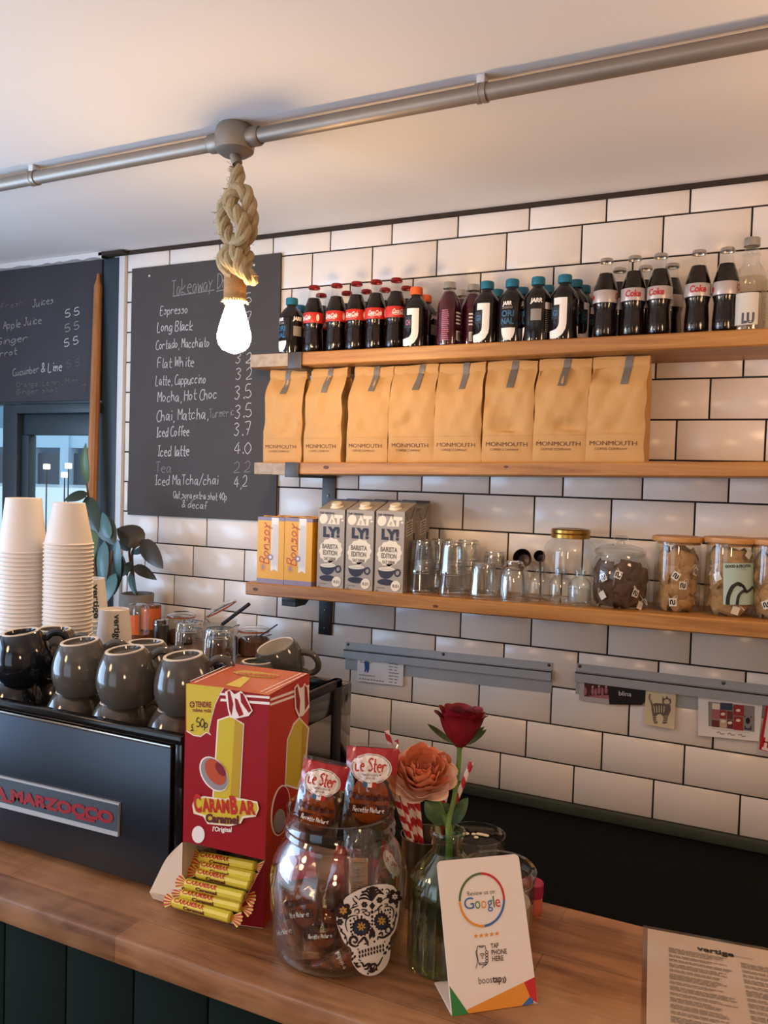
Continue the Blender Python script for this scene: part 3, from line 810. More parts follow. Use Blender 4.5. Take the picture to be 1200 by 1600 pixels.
# brown round-shouldered kombucha bottles with a big white J
def j_bottle(name, label, capm, loc, rz, word=('ORI', 'NAL'), inkm=m_blueink, side='GI'):
    t = thing(name, label, 'bottle', loc, rz)
    r = .0345
    P = [(.0001, .001), (.030, 0), (.0335, .003), (r, .009), (r, .098), (.0335, .106), (.029, .118), (.022, .128), (.0155, .134), (.0135, .138), (.0135, .147), (.0125, .148)]
    MB(m_amber).lathe(P, 36).build('bottle_glass', t)
    c = MB(capm); c.lathe([(.0140, .141), (.0165, .142), (.0168, .146), (.0168, .158), (.0155, .161), (.0001, .1615)], 40, rfun=lambda q, z, a: q * (1 + .018 * math.cos(20 * a)) if .143 < z < .159 else q)
    c.build('cap', t)
    w = MB(m_whiteink); S = .00125                     # big J: stem and hook (units of a 100-high letter, at angle 0)
    def J(pts, m=m_whiteink, dx=0.0): polycyl(w, [(x * .001 + dx, .0 + y * .001) for x, y in pts], r, m)
    J([(-15, 101), (18, 101), (18, 84), (-15, 84)]); J([(0, 84), (18, 84), (18, 40), (0, 40)])
    hook = [(2, 40), (16, 40)] + [(x, y) for x, y in [(14, 28), (8, 17), (-1, 11), (-12, 9)]] + [(-12, 23), (-4, 26), (0, 32)]
    J([(0, 40), (18, 40), (16, 26), (-2, 32)]); J([(-2, 32), (16, 26), (9, 13), (-7, 26)]); J([(-7, 26), (9, 13), (-2, 5), (-14, 24)]); J([(-14, 24), (-2, 5), (-16, 3), (-24, 23)]); J([(-24, 23), (-16, 3), (-27, 5), (-29, 22)])
    J([(-22, 80), (0, 80), (0, 50), (-22, 50)], m_ink if False else mat('navy_ink', '#13222e', rough=.5))
    text(w, side, cylfn(r, 0, .0009), .014, .013, inkm, bold=.03, x0=-.018, y0=.058)
    # second face
    a = 1.9
    f = cylfn(r, 0, .0006, a0=a)
    text(w, 'JARR', f, .024, .009, m_whiteink, bold=.05, x0=-.014, y0=.092, shear=.1)
    for k in range(2): wrap(w, f, ((-.014, .088 - k * .003), (.012, .088 - k * .003), (.012, .0865 - k * .003), (-.014, .0865 - k * .003)), m_greyink)
    for k, q in enumerate(word): text(w, q, f, .032 * len(q) / 3, .0145, inkm, bold=.03, x0=-.016, y0=.064 - k * .0185)
    f2 = cylfn(r, 0, .0005, a0=a)
    for q in range(6):
        y1 = .036 - q * .005; wd = .020 * math.sqrt(max(1 - (q / 6.0) ** 2, 0))
        wrap(w, f2, ((-wd + .004, y1), (wd, y1), (wd * .95, y1 - .0052), (-wd * .95 + .004, y1 - .0052)), m_whiteink)
    # small print
    f3 = cylfn(r, 0, .0006, a0=-1.9)
    wrap(w, f3, ((-.011, .095), (.011, .095), (.011, .078), (-.011, .078)), m_whiteink)
    for k in range(12): wrap(w, f3, ((-.010, .074 - k * .0045), (.004 + .005 * ((k * 7) % 3) / 3, .074 - k * .0045), (.004 + .005 * ((k * 7) % 3) / 3, .0722 - k * .0045), (-.010, .0722 - k * .0045)), m_greyink)
    f4 = cylfn(r, 0, .0006, a0=3.4)
    text(w, 'JARR', f4, .030, .010, m_whiteink, bold=.05, x0=-.015, y0=.094, shear=.12)
    wrap(w, f4, ((-.013, .078), (.013, .078), (.013, .050), (-.013, .050)), m_greyink)
    w.build('printed_label', t)
    return t
JG = 'brown kombucha bottles on the top shelf'
jb = j_bottle('kombucha_bottle', 'teal-capped dark bottle at the far left end of the shelf, in front', m_teal, put(455, 520, FR), -2.3); jb['group'] = JG
dup(jb, put(468, 520, RE), -1.4, 'teal-capped dark bottle behind the leftmost bottle of the shelf', JG)
view = lambda a: a - 0.35
for u, y, rz, lb in ((760, FR, -.30, 'teal-capped dark bottle with big white J, next to the magenta bottles'), (776, RE, .9, 'teal-capped dark bottle in the back row behind the one next to the magenta bottles'),
    (799, FR, -2.18, 'teal-capped dark bottle lettered in blue and white, second of the teal front row'), (815, RE, .6, 'teal-capped dark bottle in the back row between the lettered bottle and its right neighbour'),
    (839.5, FR, -3.5, 'teal-capped dark bottle with a small grey text panel, left of the right-hand white J'), (854.5, RE, .8, 'teal-capped dark bottle in the back row left of the right-hand white J'),
    (881, FR, -.32, 'teal-capped dark bottle with big white J, last of the teal front row'), (898, -.11, 1.1, 'teal-capped dark bottle just behind the right-hand white J'), (911, -.045, 1.0, 'teal-capped dark bottle rearmost, next to the diet colas')):
    dup(jb, L_ := put(u, 490, y), rz + face(*L_[:2]), lb, JG)
ob = j_bottle('kombucha_bottle', 'orange-capped dark bottle with white J in front, right of the red colas', m_orange, put(649.5, 500, FR), .12, ('AC', 'ZU'), m_pinkink, 'CH'); ob['group'] = JG
dup(ob, put(664, 500, RE), -2.1, 'orange-capped dark bottle in the back row, right of the red colas', JG)

def berry(label, loc, rz):
    t = thing('berry_drink_bottle', label, 'bottle', loc, rz)
    r = .0305
    P = [(.0001, .001), (.026, 0), (.0295, .003), (r, .008), (r, .100), (.029, .112), (.0235, .128), (.0155, .142), (.0140, .147), (.0140, .158), (.0125, .159)]
    MB(g_bottle).lathe(P, 32).build('bottle_glass', t)
    MB(m_magenta).lathe([(max(q - .0008, .0001), z + .0006) for q, z in P[:8]] + [(.0180, .137), (.0001, .137)], 32).build('drink', t)
    MB(m_silvercap).lathe([(.0145, .150), (.0172, .151), (.0172, .165), (.0160, .167), (.0001, .167)], 36, rfun=lambda q, z, a: q * (1 + .015 * math.cos(24 * a))).build('cap', t)
    w = MB(m_pinkink); f = cylfn(r, 0, .0005, a0=.15)
    for k in range(16): 
        wd = .011 + .003 * ((k * 5) % 4) / 4
        wrap(w, f, ((-.012, .092 - k * .005), (-.012 + wd * 1.5, .092 - k * .005), (-.012 + wd * 1.5, .0895 - k * .005), (-.012, .0895 - k * .005)), m_pinkink)
    f = cylfn(r, 0, .0005, a0=1.5)
    wrap(w, f, ((-.012, .04), (.012, .04), (.012, .016), (-.012, .016)), m_whiteink)
    for k in range(7): wrap(w, cylfn(r, 0, .0009, a0=1.5), ((-.010 + k * .003, .038), (-.009 + k * .003 + .0008 * (k % 3), .038), (-.009 + k * .003 + .0008 * (k % 3), .018), (-.010 + k * .003, .018)), m_ink)
    for k in range(4): wrap(w, f, ((-.014, .088 - k * .009), (.010, .088 - k * .009), (.010, .084 - k * .009), (-.014, .084 - k * .009)), m_whiteink)
    w.build('printed_label', t)
    return t
bb = berry('magenta drink bottle with silver cap, leftmost of the three in front', put(701, 500, FR), .0); bb['group'] = 'magenta drink bottles on the top shelf'
dup(bb, put(720, 500, RE), 2, 'magenta drink bottle with silver cap in the back row', bb['group'])
dup(bb, put(738, 500, -.125), -1.0, 'magenta drink bottle with white bar code beside the first big white J', bb['group'])

def clear_bottle(label, loc, rz):
    t = thing('clear_drink_bottle', label, 'bottle', loc, rz); r = .0345
    P = [(.0001, .002), (.029, 0), (.0335, .003), (r, .01), (r, .112), (.033, .122), (.027, .140), (.0195, .150), (.0178, .156), (.0178, .168), (.0195, .170), (.0195, .173), (.0150, .178), (.0138, .184), (.0138, .197), (.0125, .198)]
    MB(g_clear).lathe(P, 32).build('bottle_glass', t)
    MB(m_clearliq).lathe([(max(q - .0012, .0001), z + .001) for q, z in P[:5]] + [(.0322, .120), (.0001, .120)], 32).build('drink', t)
    MB(m_silvercap).lathe([(.0145, .189), (.0172, .190), (.0172, .206), (.0160, .208), (.0001, .208)], 36, rfun=lambda q, z, a: q * (1 + .015 * math.cos(24 * a))).build('cap', t)
    w = MB(mat('frosted_print', '#c9c2b6', rough=.6), mat('slate_ink', '#4a4c55', rough=.6))
    patch(w, r, .012, .082, -.75, .75, w.mats[0])
    text(w, 'LU', cylfn(r, 0, .0008), .026, .021, w.mats[1], bold=.06, x0=-.008, y0=.016)
    text(w, 'ZULU', cylfn(r, 0, .0008), .05, .021, w.mats[1], bold=.06, x0=-.062, y0=.016) if False else None
    for k in range(9): wrap(w, cylfn(r, 0, .0006, a0=1.25), ((-.006, .075 - k * .006), (.005, .075 - k * .006), (.005, .0715 - k * .006), (-.006, .0715 - k * .006)), m_greyink)
    w.build('printed_label', t)
    return t
cb = clear_bottle('clear bottle of pale drink with silver cap, right of the diet colas', put(1172, 450, FR), -.15); cb['group'] = 'clear drink bottles on the top shelf'
dup(cb, put(1216, 450, -.13), 1.5, 'clear bottle of pale drink cut off by the right edge of the photo', cb['group'])

# ---------------------------------------------------------------- coffee bags on the middle shelf
m_kraft = mat('kraft_paper', '#c0945c', rough=0.75, vary=0.05, bscale=30)
m_tape = mat('tin_tie_tape', '#6e6862', rough=0.55)
m_brownink = mat('brown_ink', '#5f4232', rough=0.7)
def coffee_bag(label, loc, seed, tape=.06, wid=.128, hgt=.245, crush=0):
    rd = random.Random(seed)
    t = thing('coffee_bag', label, 'bag', loc, 0, 'brown paper coffee bags on the middle shelf')
    W = wid; D = .074; H = hgt - .012
    ph = [rd.uniform(0, 6.28) for _ in range(8)]; lean = rd.uniform(-.004, .004)
    dents = [(rd.uniform(-.45, .45), rd.uniform(.3, .95), rd.uniform(.08, .25), rd.uniform(-.011, .005)) for _ in range(11)]
    if crush: dents.append((-.15, .05, .22, -.014))
    def shape(s, q):          # s around 0..4 (front, right, back, left), q height 0..1
        k = int(s) % 4; f = s - int(s)
        tap = 1.0 if q < .72 else 1 - .86 * ((q - .72) / .28) ** 1.2
        d = D * tap; ww = W * (1 - .05 * q + .015 * math.sin(3 * q + ph[0])) 
        if k == 0: x = -.5 + f; y = -.5
        elif k == 1: x = .5; y = -.5 + f
        elif k == 2: x = .5 - f; y = .5
        else: x = -.5; y = .5 - f
        X = x * ww; Y = y * d
        if k in (0, 2):
            b = math.sin(PI * f) ** .6 * .006 * math.sin(PI * min(q * 1.1 + .05, 1)) 
            for dx, dz, dr, dh in dents: b += dh * math.exp(-(((x - dx) ** 2 + ((q - dz) * 1.6) ** 2) / dr ** 2)) * (1 if q > .30 or crush else 0) 
            b += .0026 * abs(math.sin(9 * x + 7 * q + ph[1])) + .0015 * math.sin(16 * x - 11 * q + ph[6]) * (1 if q > .33 else .0) + .0012 * math.sin(31 * x - 23 * q + ph[2]) * (1 if q > .33 else 0)
            Y += -b if k == 0 else b
        else:                  # gusset pinch in the sides near the top
            gp = max(0, (q - .55) / .45) ** 1.5 * .016 * math.sin(PI * f)
            X += (-gp if k == 1 else gp) + (.0015 * math.sin(20 * q + ph[3]))
        X += lean * q
        return Vector((X, Y, q * H))
    b = MB(m_kraft); ns, nq = 48, 40
    vs = [shape(4 * i / ns, j / nq) for j in range(nq + 1) for i in range(ns)]
    fs = [(j * ns + i, j * ns + (i + 1) % ns, (j + 1) * ns + (i + 1) % ns, (j + 1) * ns + i) for j in range(nq) for i in range(ns)]
    fs.append(tuple(reversed(range(ns)))); fs.append(tuple(nq * ns + i for i in range(ns)))
    b.add(vs, fs, m_kraft)
    b.build('paper_body', t, sharp=50)
    til = rd.uniform(-.035, .035); sg = rd.uniform(-.002, .002)
    fl = MB(m_kraft); wf = W * .96
    z0 = H - .016; z1 = H + .012
    def ff(s, q): 
        x = (-.5 + s) * wf + lean; z = z0 + (z1 - z0) * q + til * x + .002 * math.sin(5 * s + ph[4])
        return Vector((x, -.0095 - .004 * math.sin(PI * q) + .001 * math.sin(9 * s + ph[5]), z))
    def fb(s, q):
        p = ff(s, q); p.y = .008; return p
    n = 16
    fl.grid(ff, n, 4); fl.grid(lambda s, q: fb(1 - s, q), n, 4)
    fl.grid(lambda s, q: ff(s, 1).lerp(fb(s, 1), q), n, 1); fl.grid(lambda s, q: fb(s, 0).lerp(ff(s, 0), q), n, 1)
    fl.grid(lambda s, q: fb(0, q).lerp(ff(0, q), s), 1, 4); fl.grid(lambda s, q: ff(1, q).lerp(fb(1, q), s), 1, 4)
    fl.build('folded_top', t, sharp=50)
    tp = MB(m_tape); tx = tape * W / .128 + lean; tw = .017; sl = rd.uniform(-.06, -.01)
    pts = []
    def front(x, z):
        q = max(min(z / H, 1), 0); f = min(max((x - lean * q) / (W * (1 - .05 * q + .015 * math.sin(3 * q + ph[0]))) + .5, .001), .999)
        return shape(f, q)
    rows = []
    for k in range(17):
        z = z1 - (z1 - H + .058) * k / 16 + til * (tx - .06)
        x = tx - W / 2 + .0 + (k / 16) * sl * .15
        row = []
        for e in (0, tw):
            xx = x + e
            yf = ff(min(max((xx - lean) / wf + .5, 0), 1), min(max((z - z0 - til * xx) / (z1 - z0), 0), 1)).y - .0016
            y = yf if z > z0 + .004 else min(front(xx, z).y - .0022, yf if z > z0 - .006 else 0)
            row.append((xx, y, z))
        rows.append(row)
    tp.add([p for r_ in rows for p in r_], [(2 * i, 2 * i + 1, 2 * i + 3, 2 * i + 2) for i in range(16)], m_tape)
    tp.build('closing_tape', t)
    w = MB(m_brownink)
    def onf(x, y):
        p = front(x, y); return p + Vector((0, -.0009, 0))
    text(w, 'MONMOUTH', onf, W * .80, .0105, m_brownink, bold=.0, x0=-W * .42, y0=.040)
    text(w, 'COFFEE COMPANY', onf, W * .55, .0055, m_brownink, bold=.0, x0=-W * .33, y0=.029)
    ln = MB(mat('paper_crease', '#a97f4e', rough=.8))
    w.ribbon([onf(-W * .47 + W * .94 * k / 20, .067) + Vector((0, .0006, 0)) for k in range(21)], .0008, (0, -1, 0), ln.mats[0])
    w.build('printed_lettering', t)
    return t
bu = ((441, 578), (506, 574), (574, 570), (643, 570), (716, 564), (794, 562), (875, 558), (962, 556))
bl = ('leftmost brown paper coffee bag, next to the menu board', 'second brown coffee bag from the left, turned slightly, left of the brightly lit one', 'third brown coffee bag from the left, brightest lit with a straight top', 'fourth brown coffee bag from the left, with a crushed bottom corner',
      'fourth brown coffee bag from the right', 'third brown coffee bag from the right', 'second brown coffee bag from the right', 'rightmost brown coffee bag, with bare tiles on its right')
for i, ((u, vt), lb) in enumerate(zip(bu, bl)):
    y = -.148
    x = at(u, 660, y=y - .037).x; z = zt2(x)
    h = min(at(u, vt, y=y).z - z, zt1(x) - .040 - z)
    o = coffee_bag(lb, (x, y, z), 20 + i, tape=(.055, .062, .066, .074, .068, .064, .062, .075)[i], wid=(.124, .124, .124, .132, .132, .134, .134, .138)[i], hgt=h, crush=1 if i == 3 else 0)
    o.rotation_euler = (0, 0, (.05, -.08, 0, .02, -.02, .03, .03, -.02)[i])

# ---------------------------------------------------------------- cartons on the lowest shelf
m_soy = mat('soy_yellow', '#e2a220', rough=0.45)
m_lilac = mat('lilac_band', '#8d7f92', rough=0.5)
m_script = mat('orange_red_ink', '#c24a1c', rough=0.5)
m_oat = mat('oat_grey_card', '#a3978a', rough=0.5)
m_cream = mat('cream_print', '#e8dcc2', rough=0.5)
m_dark = mat('dark_print', '#2b2730', rough=0.5)
def soy(label, loc):
    t = thing('soy_drink_carton', label, 'carton', loc, 0, 'yellow soy drink cartons on the lowest shelf')
    W, D, H = .090, .064, .190; y = -D / 2
    b = MB(m_soy, m_lilac)
    b.box((-W / 2, -D / 2, .014), (W / 2, D / 2, H - .010), m_soy)
    b.box((-W / 2, -D / 2, 0), (W / 2, D / 2, .014), m_lilac); b.box((-W / 2, -D / 2, H - .010), (W / 2, D / 2, H), m_lilac)
    b.box((-W / 2 + .001, -.004, H), (W / 2 - .001, .004, H + .0022), m_soy)
    for sx in (-1, 1): b.add([(sx * W / 2, -D / 2, H), (sx * W / 2, D / 2, H), (sx * .012, 0, H + .002)], [(0, 1, 2)], m_soy)
    b.build('box', t)
    w = MB(m_script); fy = y - .0005
    hand(w, 'Bonsoy', lambda p, q: (-W / 2 + .038 - q, fy, .056 + p), .118, .030, (0, -1, 0), m_script, w=.0032, slant=.25, x0=0, y0=-.002)
    w.ribbon([(-W / 2 + .043, fy, .10), (-W / 2 + .0395, fy, .168)], .0018, (0, -1, 0), m_script)
    w.poly([(x, fy, z) for x, z in ((.002, H - .001), (.026, H - .001), (.026, .036), (.014, .042), (.002, .036))], m_paper)
    for k in range(5): w.poly([(x, fy - .0003, z) for x, z in ((.006 + k * .004, H - .02), (.0068 + k * .004, H - .02), (.0068 + k * .004, .05 + .004 * (k % 2)), (.006 + k * .004, .05 + .004 * (k % 2)))], m_greyink)
    w.poly([(q[0], fy - .0006, q[1]) for q in ell(.001, .076, .0085, .0085, 20)], m_lilac); w.poly([(q[0], fy - .0009, q[1]) for q in ell(.001, .076, .0045, .0045, 16)], m_paper)
    w.poly([(q[0], fy, q[1]) for q in ell(-.024, .046, .010, .012, 20)], mat('soy_orange', '#d9912a', rough=.5)); w.poly([(q[0], fy - .0003, q[1]) for q in ell(-.024, .046, .004, .007, 12)], m_lilac)
    w.build('printed_label', t)
    return t
SYF = -.170
def put3(u, v, y): 
    x = at(u, v, y=y).x; return x
x1 = (at(401, 860, y=-.205).x + at(444, 860, y=-.205).x) / 2; x2 = x1 + .0915
s0 = soy('left yellow soy drink carton at the left end of the lowest shelf', (x1, SYF - .002, zt3(x1)))
dup(s0, (x2, SYF - .002, zt3(x2)), 0, 'yellow soy drink carton between the left soy carton and the oat drink', s0['group'])
dup(s0, (x1 + .004, SYF + .066, zt3(x1)), 0, 'yellow soy drink carton hidden behind the left one', s0['group'])
dup(s0, (x2 + .004, SYF + .066, zt3(x2)), 0, 'yellow soy drink carton hidden behind the right one', s0['group'])

def oat(label, loc):
    t = thing('oat_drink_carton', label, 'carton', loc, 0, 'grey oat drink cartons on the lowest shelf')
    W, D, H = .0835, .078, .217; fy = -D / 2; hb = H + .024
    b = MB(m_oat)
    b.add([(-W / 2, fy, 0), (W / 2, fy, 0), (W / 2, -fy, 0), (-W / 2, -fy, 0), (-W / 2, fy, H), (W / 2, fy, H), (W / 2, -fy, hb), (-W / 2, -fy, hb)],
          [(3, 2, 1, 0), (0, 1, 5, 4), (1, 2, 6, 5), (2, 3, 7, 6), (3, 0, 4, 7), (4, 5, 6, 7)], m_oat)
    b.box((-W / 2, -fy - .004, hb - .004), (W / 2, -fy, hb + .004), m_dark)
    b.build('box', t)
    T = Matrix.Translation((.004, fy + .024, H + .006)) @ Matrix.Rotation(math.atan2(.024, D), 4, 'X')
    c = MB(m_cream); c.lathe([(.017, -.003), (.019, 0), (.019, .003), (.0145, .004), (.0150, .0115), (.0135, .0135), (.0001, .0135)], 30, T=T, rfun=lambda r, z, a: r * (1 + .02 * math.cos(20 * a)) if .005 < z < .012 else r)
    c.build('cap', t)
    def fn(x, y): return (x - W / 2, fy - .0005, y)
    def cx(a): return (a - 663) / 197 * W
    def cz(a, x=663): return (690 + 25 * (x - 663) / 197 - a) / 565 * H
    w = MB(m_cream, m_dark)
    def poly(pts, m, o=0.0): w.poly([(cx(a) - W / 2, fy - .0005 - o, cz(v_, a)) for a, v_ in pts], m)
    text(w, 'THE ORIGINAL', fn, cx(788) - cx(673), .0052, m_dark, bold=.04, x0=cx(673), y0=cz(160, 673))
    poly(ell(704, 200, 31, 36), m_cream); poly([(736, 240), (767, 168), (800, 248)], m_cream); poly([(782, 176), (846, 186), (846, 208), (825, 206), (822, 250), (802, 248), (804, 204), (782, 200)], m_cream); poly([(836, 216), (852, 218), (852, 230), (836, 228)], m_cream)
    for a, v_ in ((765, 214), (761, 226), (771, 222), (766, 234)): poly(ell(a, v_, 3, 4, 8), m_dark, .0004)
    text(w, 'LY!', fn, cx(826) - cx(703), .0255, m_dark, bold=.07, x0=cx(703), y0=cz(325, 703))
    cl = [(762 + 84 * math.cos(a) * (1 + .05 * math.cos(12 * a)), 432 + 88 * math.sin(a) * (1 + .04 * math.cos(12 * a))) for a in [2 * PI * k / 72 for k in range(72)]]
    poly(cl, m_cream); poly([(740, 505), (790, 508), (764, 540)], m_cream)
    m_gb = mat('taupe_print', '#6f655c', rough=.5)
    fn2 = lambda x, y: (x - W / 2, fy - .001, y)
    for s_, a0, a1, v_, h in (('BARISTA', 700, 818, 412, .0125), ('EDITION', 706, 812, 458, .0125), ('OAT DRINK', 714, 805, 498, .0085)):
        text(w, s_, fn2, cx(a1) - cx(a0), h, m_gb, bold=.03, x0=cx(a0), y0=cz(v_, a0))
    bowl = [(686, 535)] + [(745 - 59 * math.cos(a), 540 + 68 * math.sin(a)) for a in [PI * k / 12 for k in range(13)]] + [(806, 537)]
    poly(ell(745, 632, 62, 22, rot=.14), m_dark); poly(bowl, m_dark, .0003); poly(ell(746, 540, 58, 14, rot=.08), m_cream, .0006); poly(ell(746, 541, 50, 9, rot=.08), mat('milk_print', '#cfc3b2', rough=.5), .0008)
    rg = ell(822, 570, 18, 22, 22)
    w.ribbon([(cx(a) - W / 2, fy - .0008, cz(v_, a)) for a, v_ in rg], .0045, (0, -1, 0), m_dark, True)
    poly(ell(812, 660, 33, 37), m_cream, .0010); text(w, '0.51', lambda x, y: (x - W / 2, fy - .0018, y), cx(834) - cx(790), .0075, m_gb, bold=.04, x0=cx(790), y0=cz(668, 790))
    text(w, '1L', fn, .0075, .0052, m_dark, bold=.02, x0=cx(676), y0=cz(692, 676)); text(w, 'Totally Vegan', fn, .026, .0032, m_dark, x0=cx(676), y0=cz(668, 676))
    sx = W / 2 + .0005
    ang = lambda y_, z_: (sx, y_, z_)
    w.poly([ang(-.026, .150), ang(.012, .158), ang(.012, .198), ang(-.026, .190)], m_cream)
    for k in range(5): w.poly([(sx + .0004, -.024 + .002 * (k % 2), .186 - k * .007), (sx + .0004, .008, .192 - k * .007), (sx + .0004, .008, .188 - k * .007), (sx + .0004, -.024 + .002 * (k % 2), .182 - k * .007)], m_gb)
    for k in range(20): w.poly([ang(-.030, .118 - k * .0052), ang(.030, .118 - k * .0052), ang(.030, .1155 - k * .0052), ang(-.030, .1155 - k * .0052)], m_gb)
    w.ribbon([ang(-.036, H - .004), ang(-.010, H - .034), ang(.026, H + .012)], .003, (1, 0, 0), m_dark)
    w.poly([ang(.020, .140), ang(.030, .140), ang(.030, .158), ang(.020, .158)], m_dark)
    w.build('printed_label', t)
    return t
OY = -.155
xo = [at(u, 860, y=OY - .039).x for u in (516.5, 561.5, 608.5)]
ol = ('left grey oat drink carton, beside the yellow soy cartons', 'middle grey oat drink carton of the front three', 'right grey oat drink carton of the front three, next to the glasses')
o0 = None
for i, (x, lb) in enumerate(zip(xo, ol)):
    if o0 is None: o0 = oat(lb, (x, OY, zt3(x)))
    else: dup(o0, (x, OY, zt3(x)), 0, lb, o0['group'])
for x, lb in zip(xo, ('grey oat drink carton behind the left front one', 'grey oat drink carton behind the middle front one', 'grey oat drink carton behind the right front one, its side showing')):
    dup(o0, (x + .006, OY + .0795, zt3(x)), 0, lb, o0['group'])

# ---------------------------------------------------------------- glasses and jars on the lowest shelf
def tumbler(name, label, loc, r0=.036, r1=.029, h=.088, ribs=10, group=None, thick=.0022):
    t = MB(g_tumb, g_rim)
    def rf(r, z, a):
        if not ribs or not .1 * h < z < .87 * h: return r
        q = (a % (2 * PI / ribs)) - PI / ribs
        return r * math.cos(PI / ribs) / math.cos(q) * 1.02
    # stands upside down: rim at z=0, base at the top
    n_ = (ribs or 10) * 6
    t.lathe([(r0 - .0004, .0), (r0, .0016), (r0 * .995, h * .10), (r0 * .985, h * .105), (r1 * 1.06, h * .86), (r1 * 1.04, h * .875), (r1, h * .95), (r1 * .96, h * .985), (r1 * .86, h), (.0001, h)], n_, rfun=rf)
    t.lathe([(.0001, h * .90), (r1 * .80, h * .90), (r1 * .93, h * .85), (r1 * .98, h * .74)], 40)
    for rr_, z_, q_ in ((r0 - .0006, .0012, .0013), (r0 * .985, h * .105, .0006), (r1 * 1.03, h * .875, .0007), (r1 * .93, h * .988, .0012), (r1 * .85, h * .895, .0010)):
        t.lathe([(rr_ + q_ * math.cos(a), z_ + q_ * math.sin(a)) for a in [PI / 4 * k for k in range(9)]], 44, m=g_rim)
    o = t.build(name); o.location = loc
    return tag(o, label, 'glass', group)
TG = 'ribbed glass tumblers on the lowest shelf'
def lx(u, v, y): return at(u, v, y=y).x
g0 = None
def put_t(u, v, y, dz, lb, s=1.0):
    global g0
    x = lx(u, v, y); loc = (x, y, zt3(x) + dz)
    if g0 is None: g0 = tumbler('tumbler', lb, loc, group=TG); return g0
    o = dup(g0, loc, random.uniform(0, 3), lb, TG); o.scale = (s, s, s); return o
random.seed(9)
put_t(660, 900, -.148, 0, 'ribbed tumbler at the bottom of the stack nearest the oat cartons'); put_t(660, 900, -.148, .053, 'ribbed tumbler on top of the stack nearest the oat cartons')
put_t(706, 905, -.148, 0, 'ribbed tumbler at the bottom of the second front stack'); put_t(706, 905, -.148, .053, 'ribbed tumbler on top of the second front stack')
put_t(690, 890, -.062, 0, 'ribbed tumbler at the bottom of the back stack behind the first'); put_t(690, 890, -.062, .053, 'ribbed tumbler on top of the back stack behind the first')
put_t(731, 890, -.058, 0, 'ribbed tumbler at the bottom of the back stack behind the second'); put_t(731, 890, -.058, .053, 'ribbed tumbler on top of the back stack behind the second')
put_t(755, 905, -.150, 0, 'single ribbed tumbler upside down, right of the two front stacks', 1.0)
o = tumbler('glass', 'short straight glass with a thick base standing behind the single tumbler', (lx(773, 880, -.055), -.055, zt3(-.6)), .029, .028, .112, 0)
t = MB(g_tumb, g_rim); h = .098                                     # rounded upside-down glass
t.lathe([(.036, 0), (.0385, 0), (.0385, .03), (.037, .06), (.033, .078), (.027, .088), (.022, .091), (.022, .096), (.019, .098), (.0001, .096)], 36, rfun=lambda r, z, a: r * (1 + .012 * math.cos(9 * a)) if z < .08 else r)
t.lathe([(.0001, .084), (.022, .082), (.031, .072), (.035, .05), (.036, 0)], 36)
for rr_, z_ in ((.0372, .0014), (.0215, .0925), (.0195, .0972)): t.lathe([(rr_ + .0013 * math.cos(a), z_ + .0013 * math.sin(a)) for a in [PI / 4 * k for k in range(9)]], 40, m=g_rim)
o = t.build('rounded_glass'); x = lx(803, 910, -.158); o.location = (x, -.158, zt3(x)); tag(o, 'upside-down glass with rounded shoulders left of the little bottles', 'glass')
def little(label, u, y, full):
    t = thing('small_bottle', label, 'bottle', (lx(u, 910, y), y, zt3(lx(u, 910, y))), 0, 'small empty glass bottles on the lowest shelf')
    MB(g_clear).lathe([(.0001, .002), (.024, 0), (.028, .003), (.0285, .01), (.0285, .048), (.026, .058), (.018, .068), (.0135, .072), (.013, .080), (.0145, .081), (.0145, .086), (.013, .0865), (.0115, .085), (.0115, .072), (.016, .066), (.025, .055), (.0268, .046), (.0268, .012), (.0001, .008)], 28).build('bottle_glass', t)
    if full:
        MB(glass('cloudy_water', (.82, .80, .74), base=.25, edge=.4, rough=.5)).lathe([(.0001, .0085), (.0262, .0125), (.0262, .040), (.0001, .040)], 24).build('water', t)
    return t
little('small glass bottle with tiny neck, left of three, beside the rounded glass', 843, -.135, 0)
little('small glass bottle with tiny neck, middle of three in front of the big jar', 876, -.152, 0)
little('small glass bottle half filled with cloudy water, in front of the big jar', 906, -.160, 1)
m_scoop = mat('dark_scoop_metal', '#2c211d', rough=0.35, metal=0.7)
for u, v, r, y, lb in ((816, 872, .025, -.05, 'dark round scoop with a tall handle behind the rounded glass'), (843, 869, .015, -.06, 'smaller dark scoop behind the left little bottle')):
    p = at(u, v, y=y); zb_ = zt3(p.x)
    t = thing('scoop', lb, 'scoop', (p.x, y, zb_))
    T = Matrix.Translation((0, 0, p.z - zb_)) @ Matrix.Rotation(PI / 2 - .35, 4, 'X')
    b = MB(m_scoop); b.lathe([(.0001, -.022), (r * .7, -.02), (r * .95, -.008), (r, .004), (r * .94, .004), (r * .88, -.008), (r * .6, -.017), (.0001, -.019)], 28, T=T); b.build('bowl', t)
    MB(m_screw).tube([(.0, .006, p.z - zb_ - r * .9), (.002, .012, .03), (.002, .014, 0.0)], .003, 8).build('handle', t)

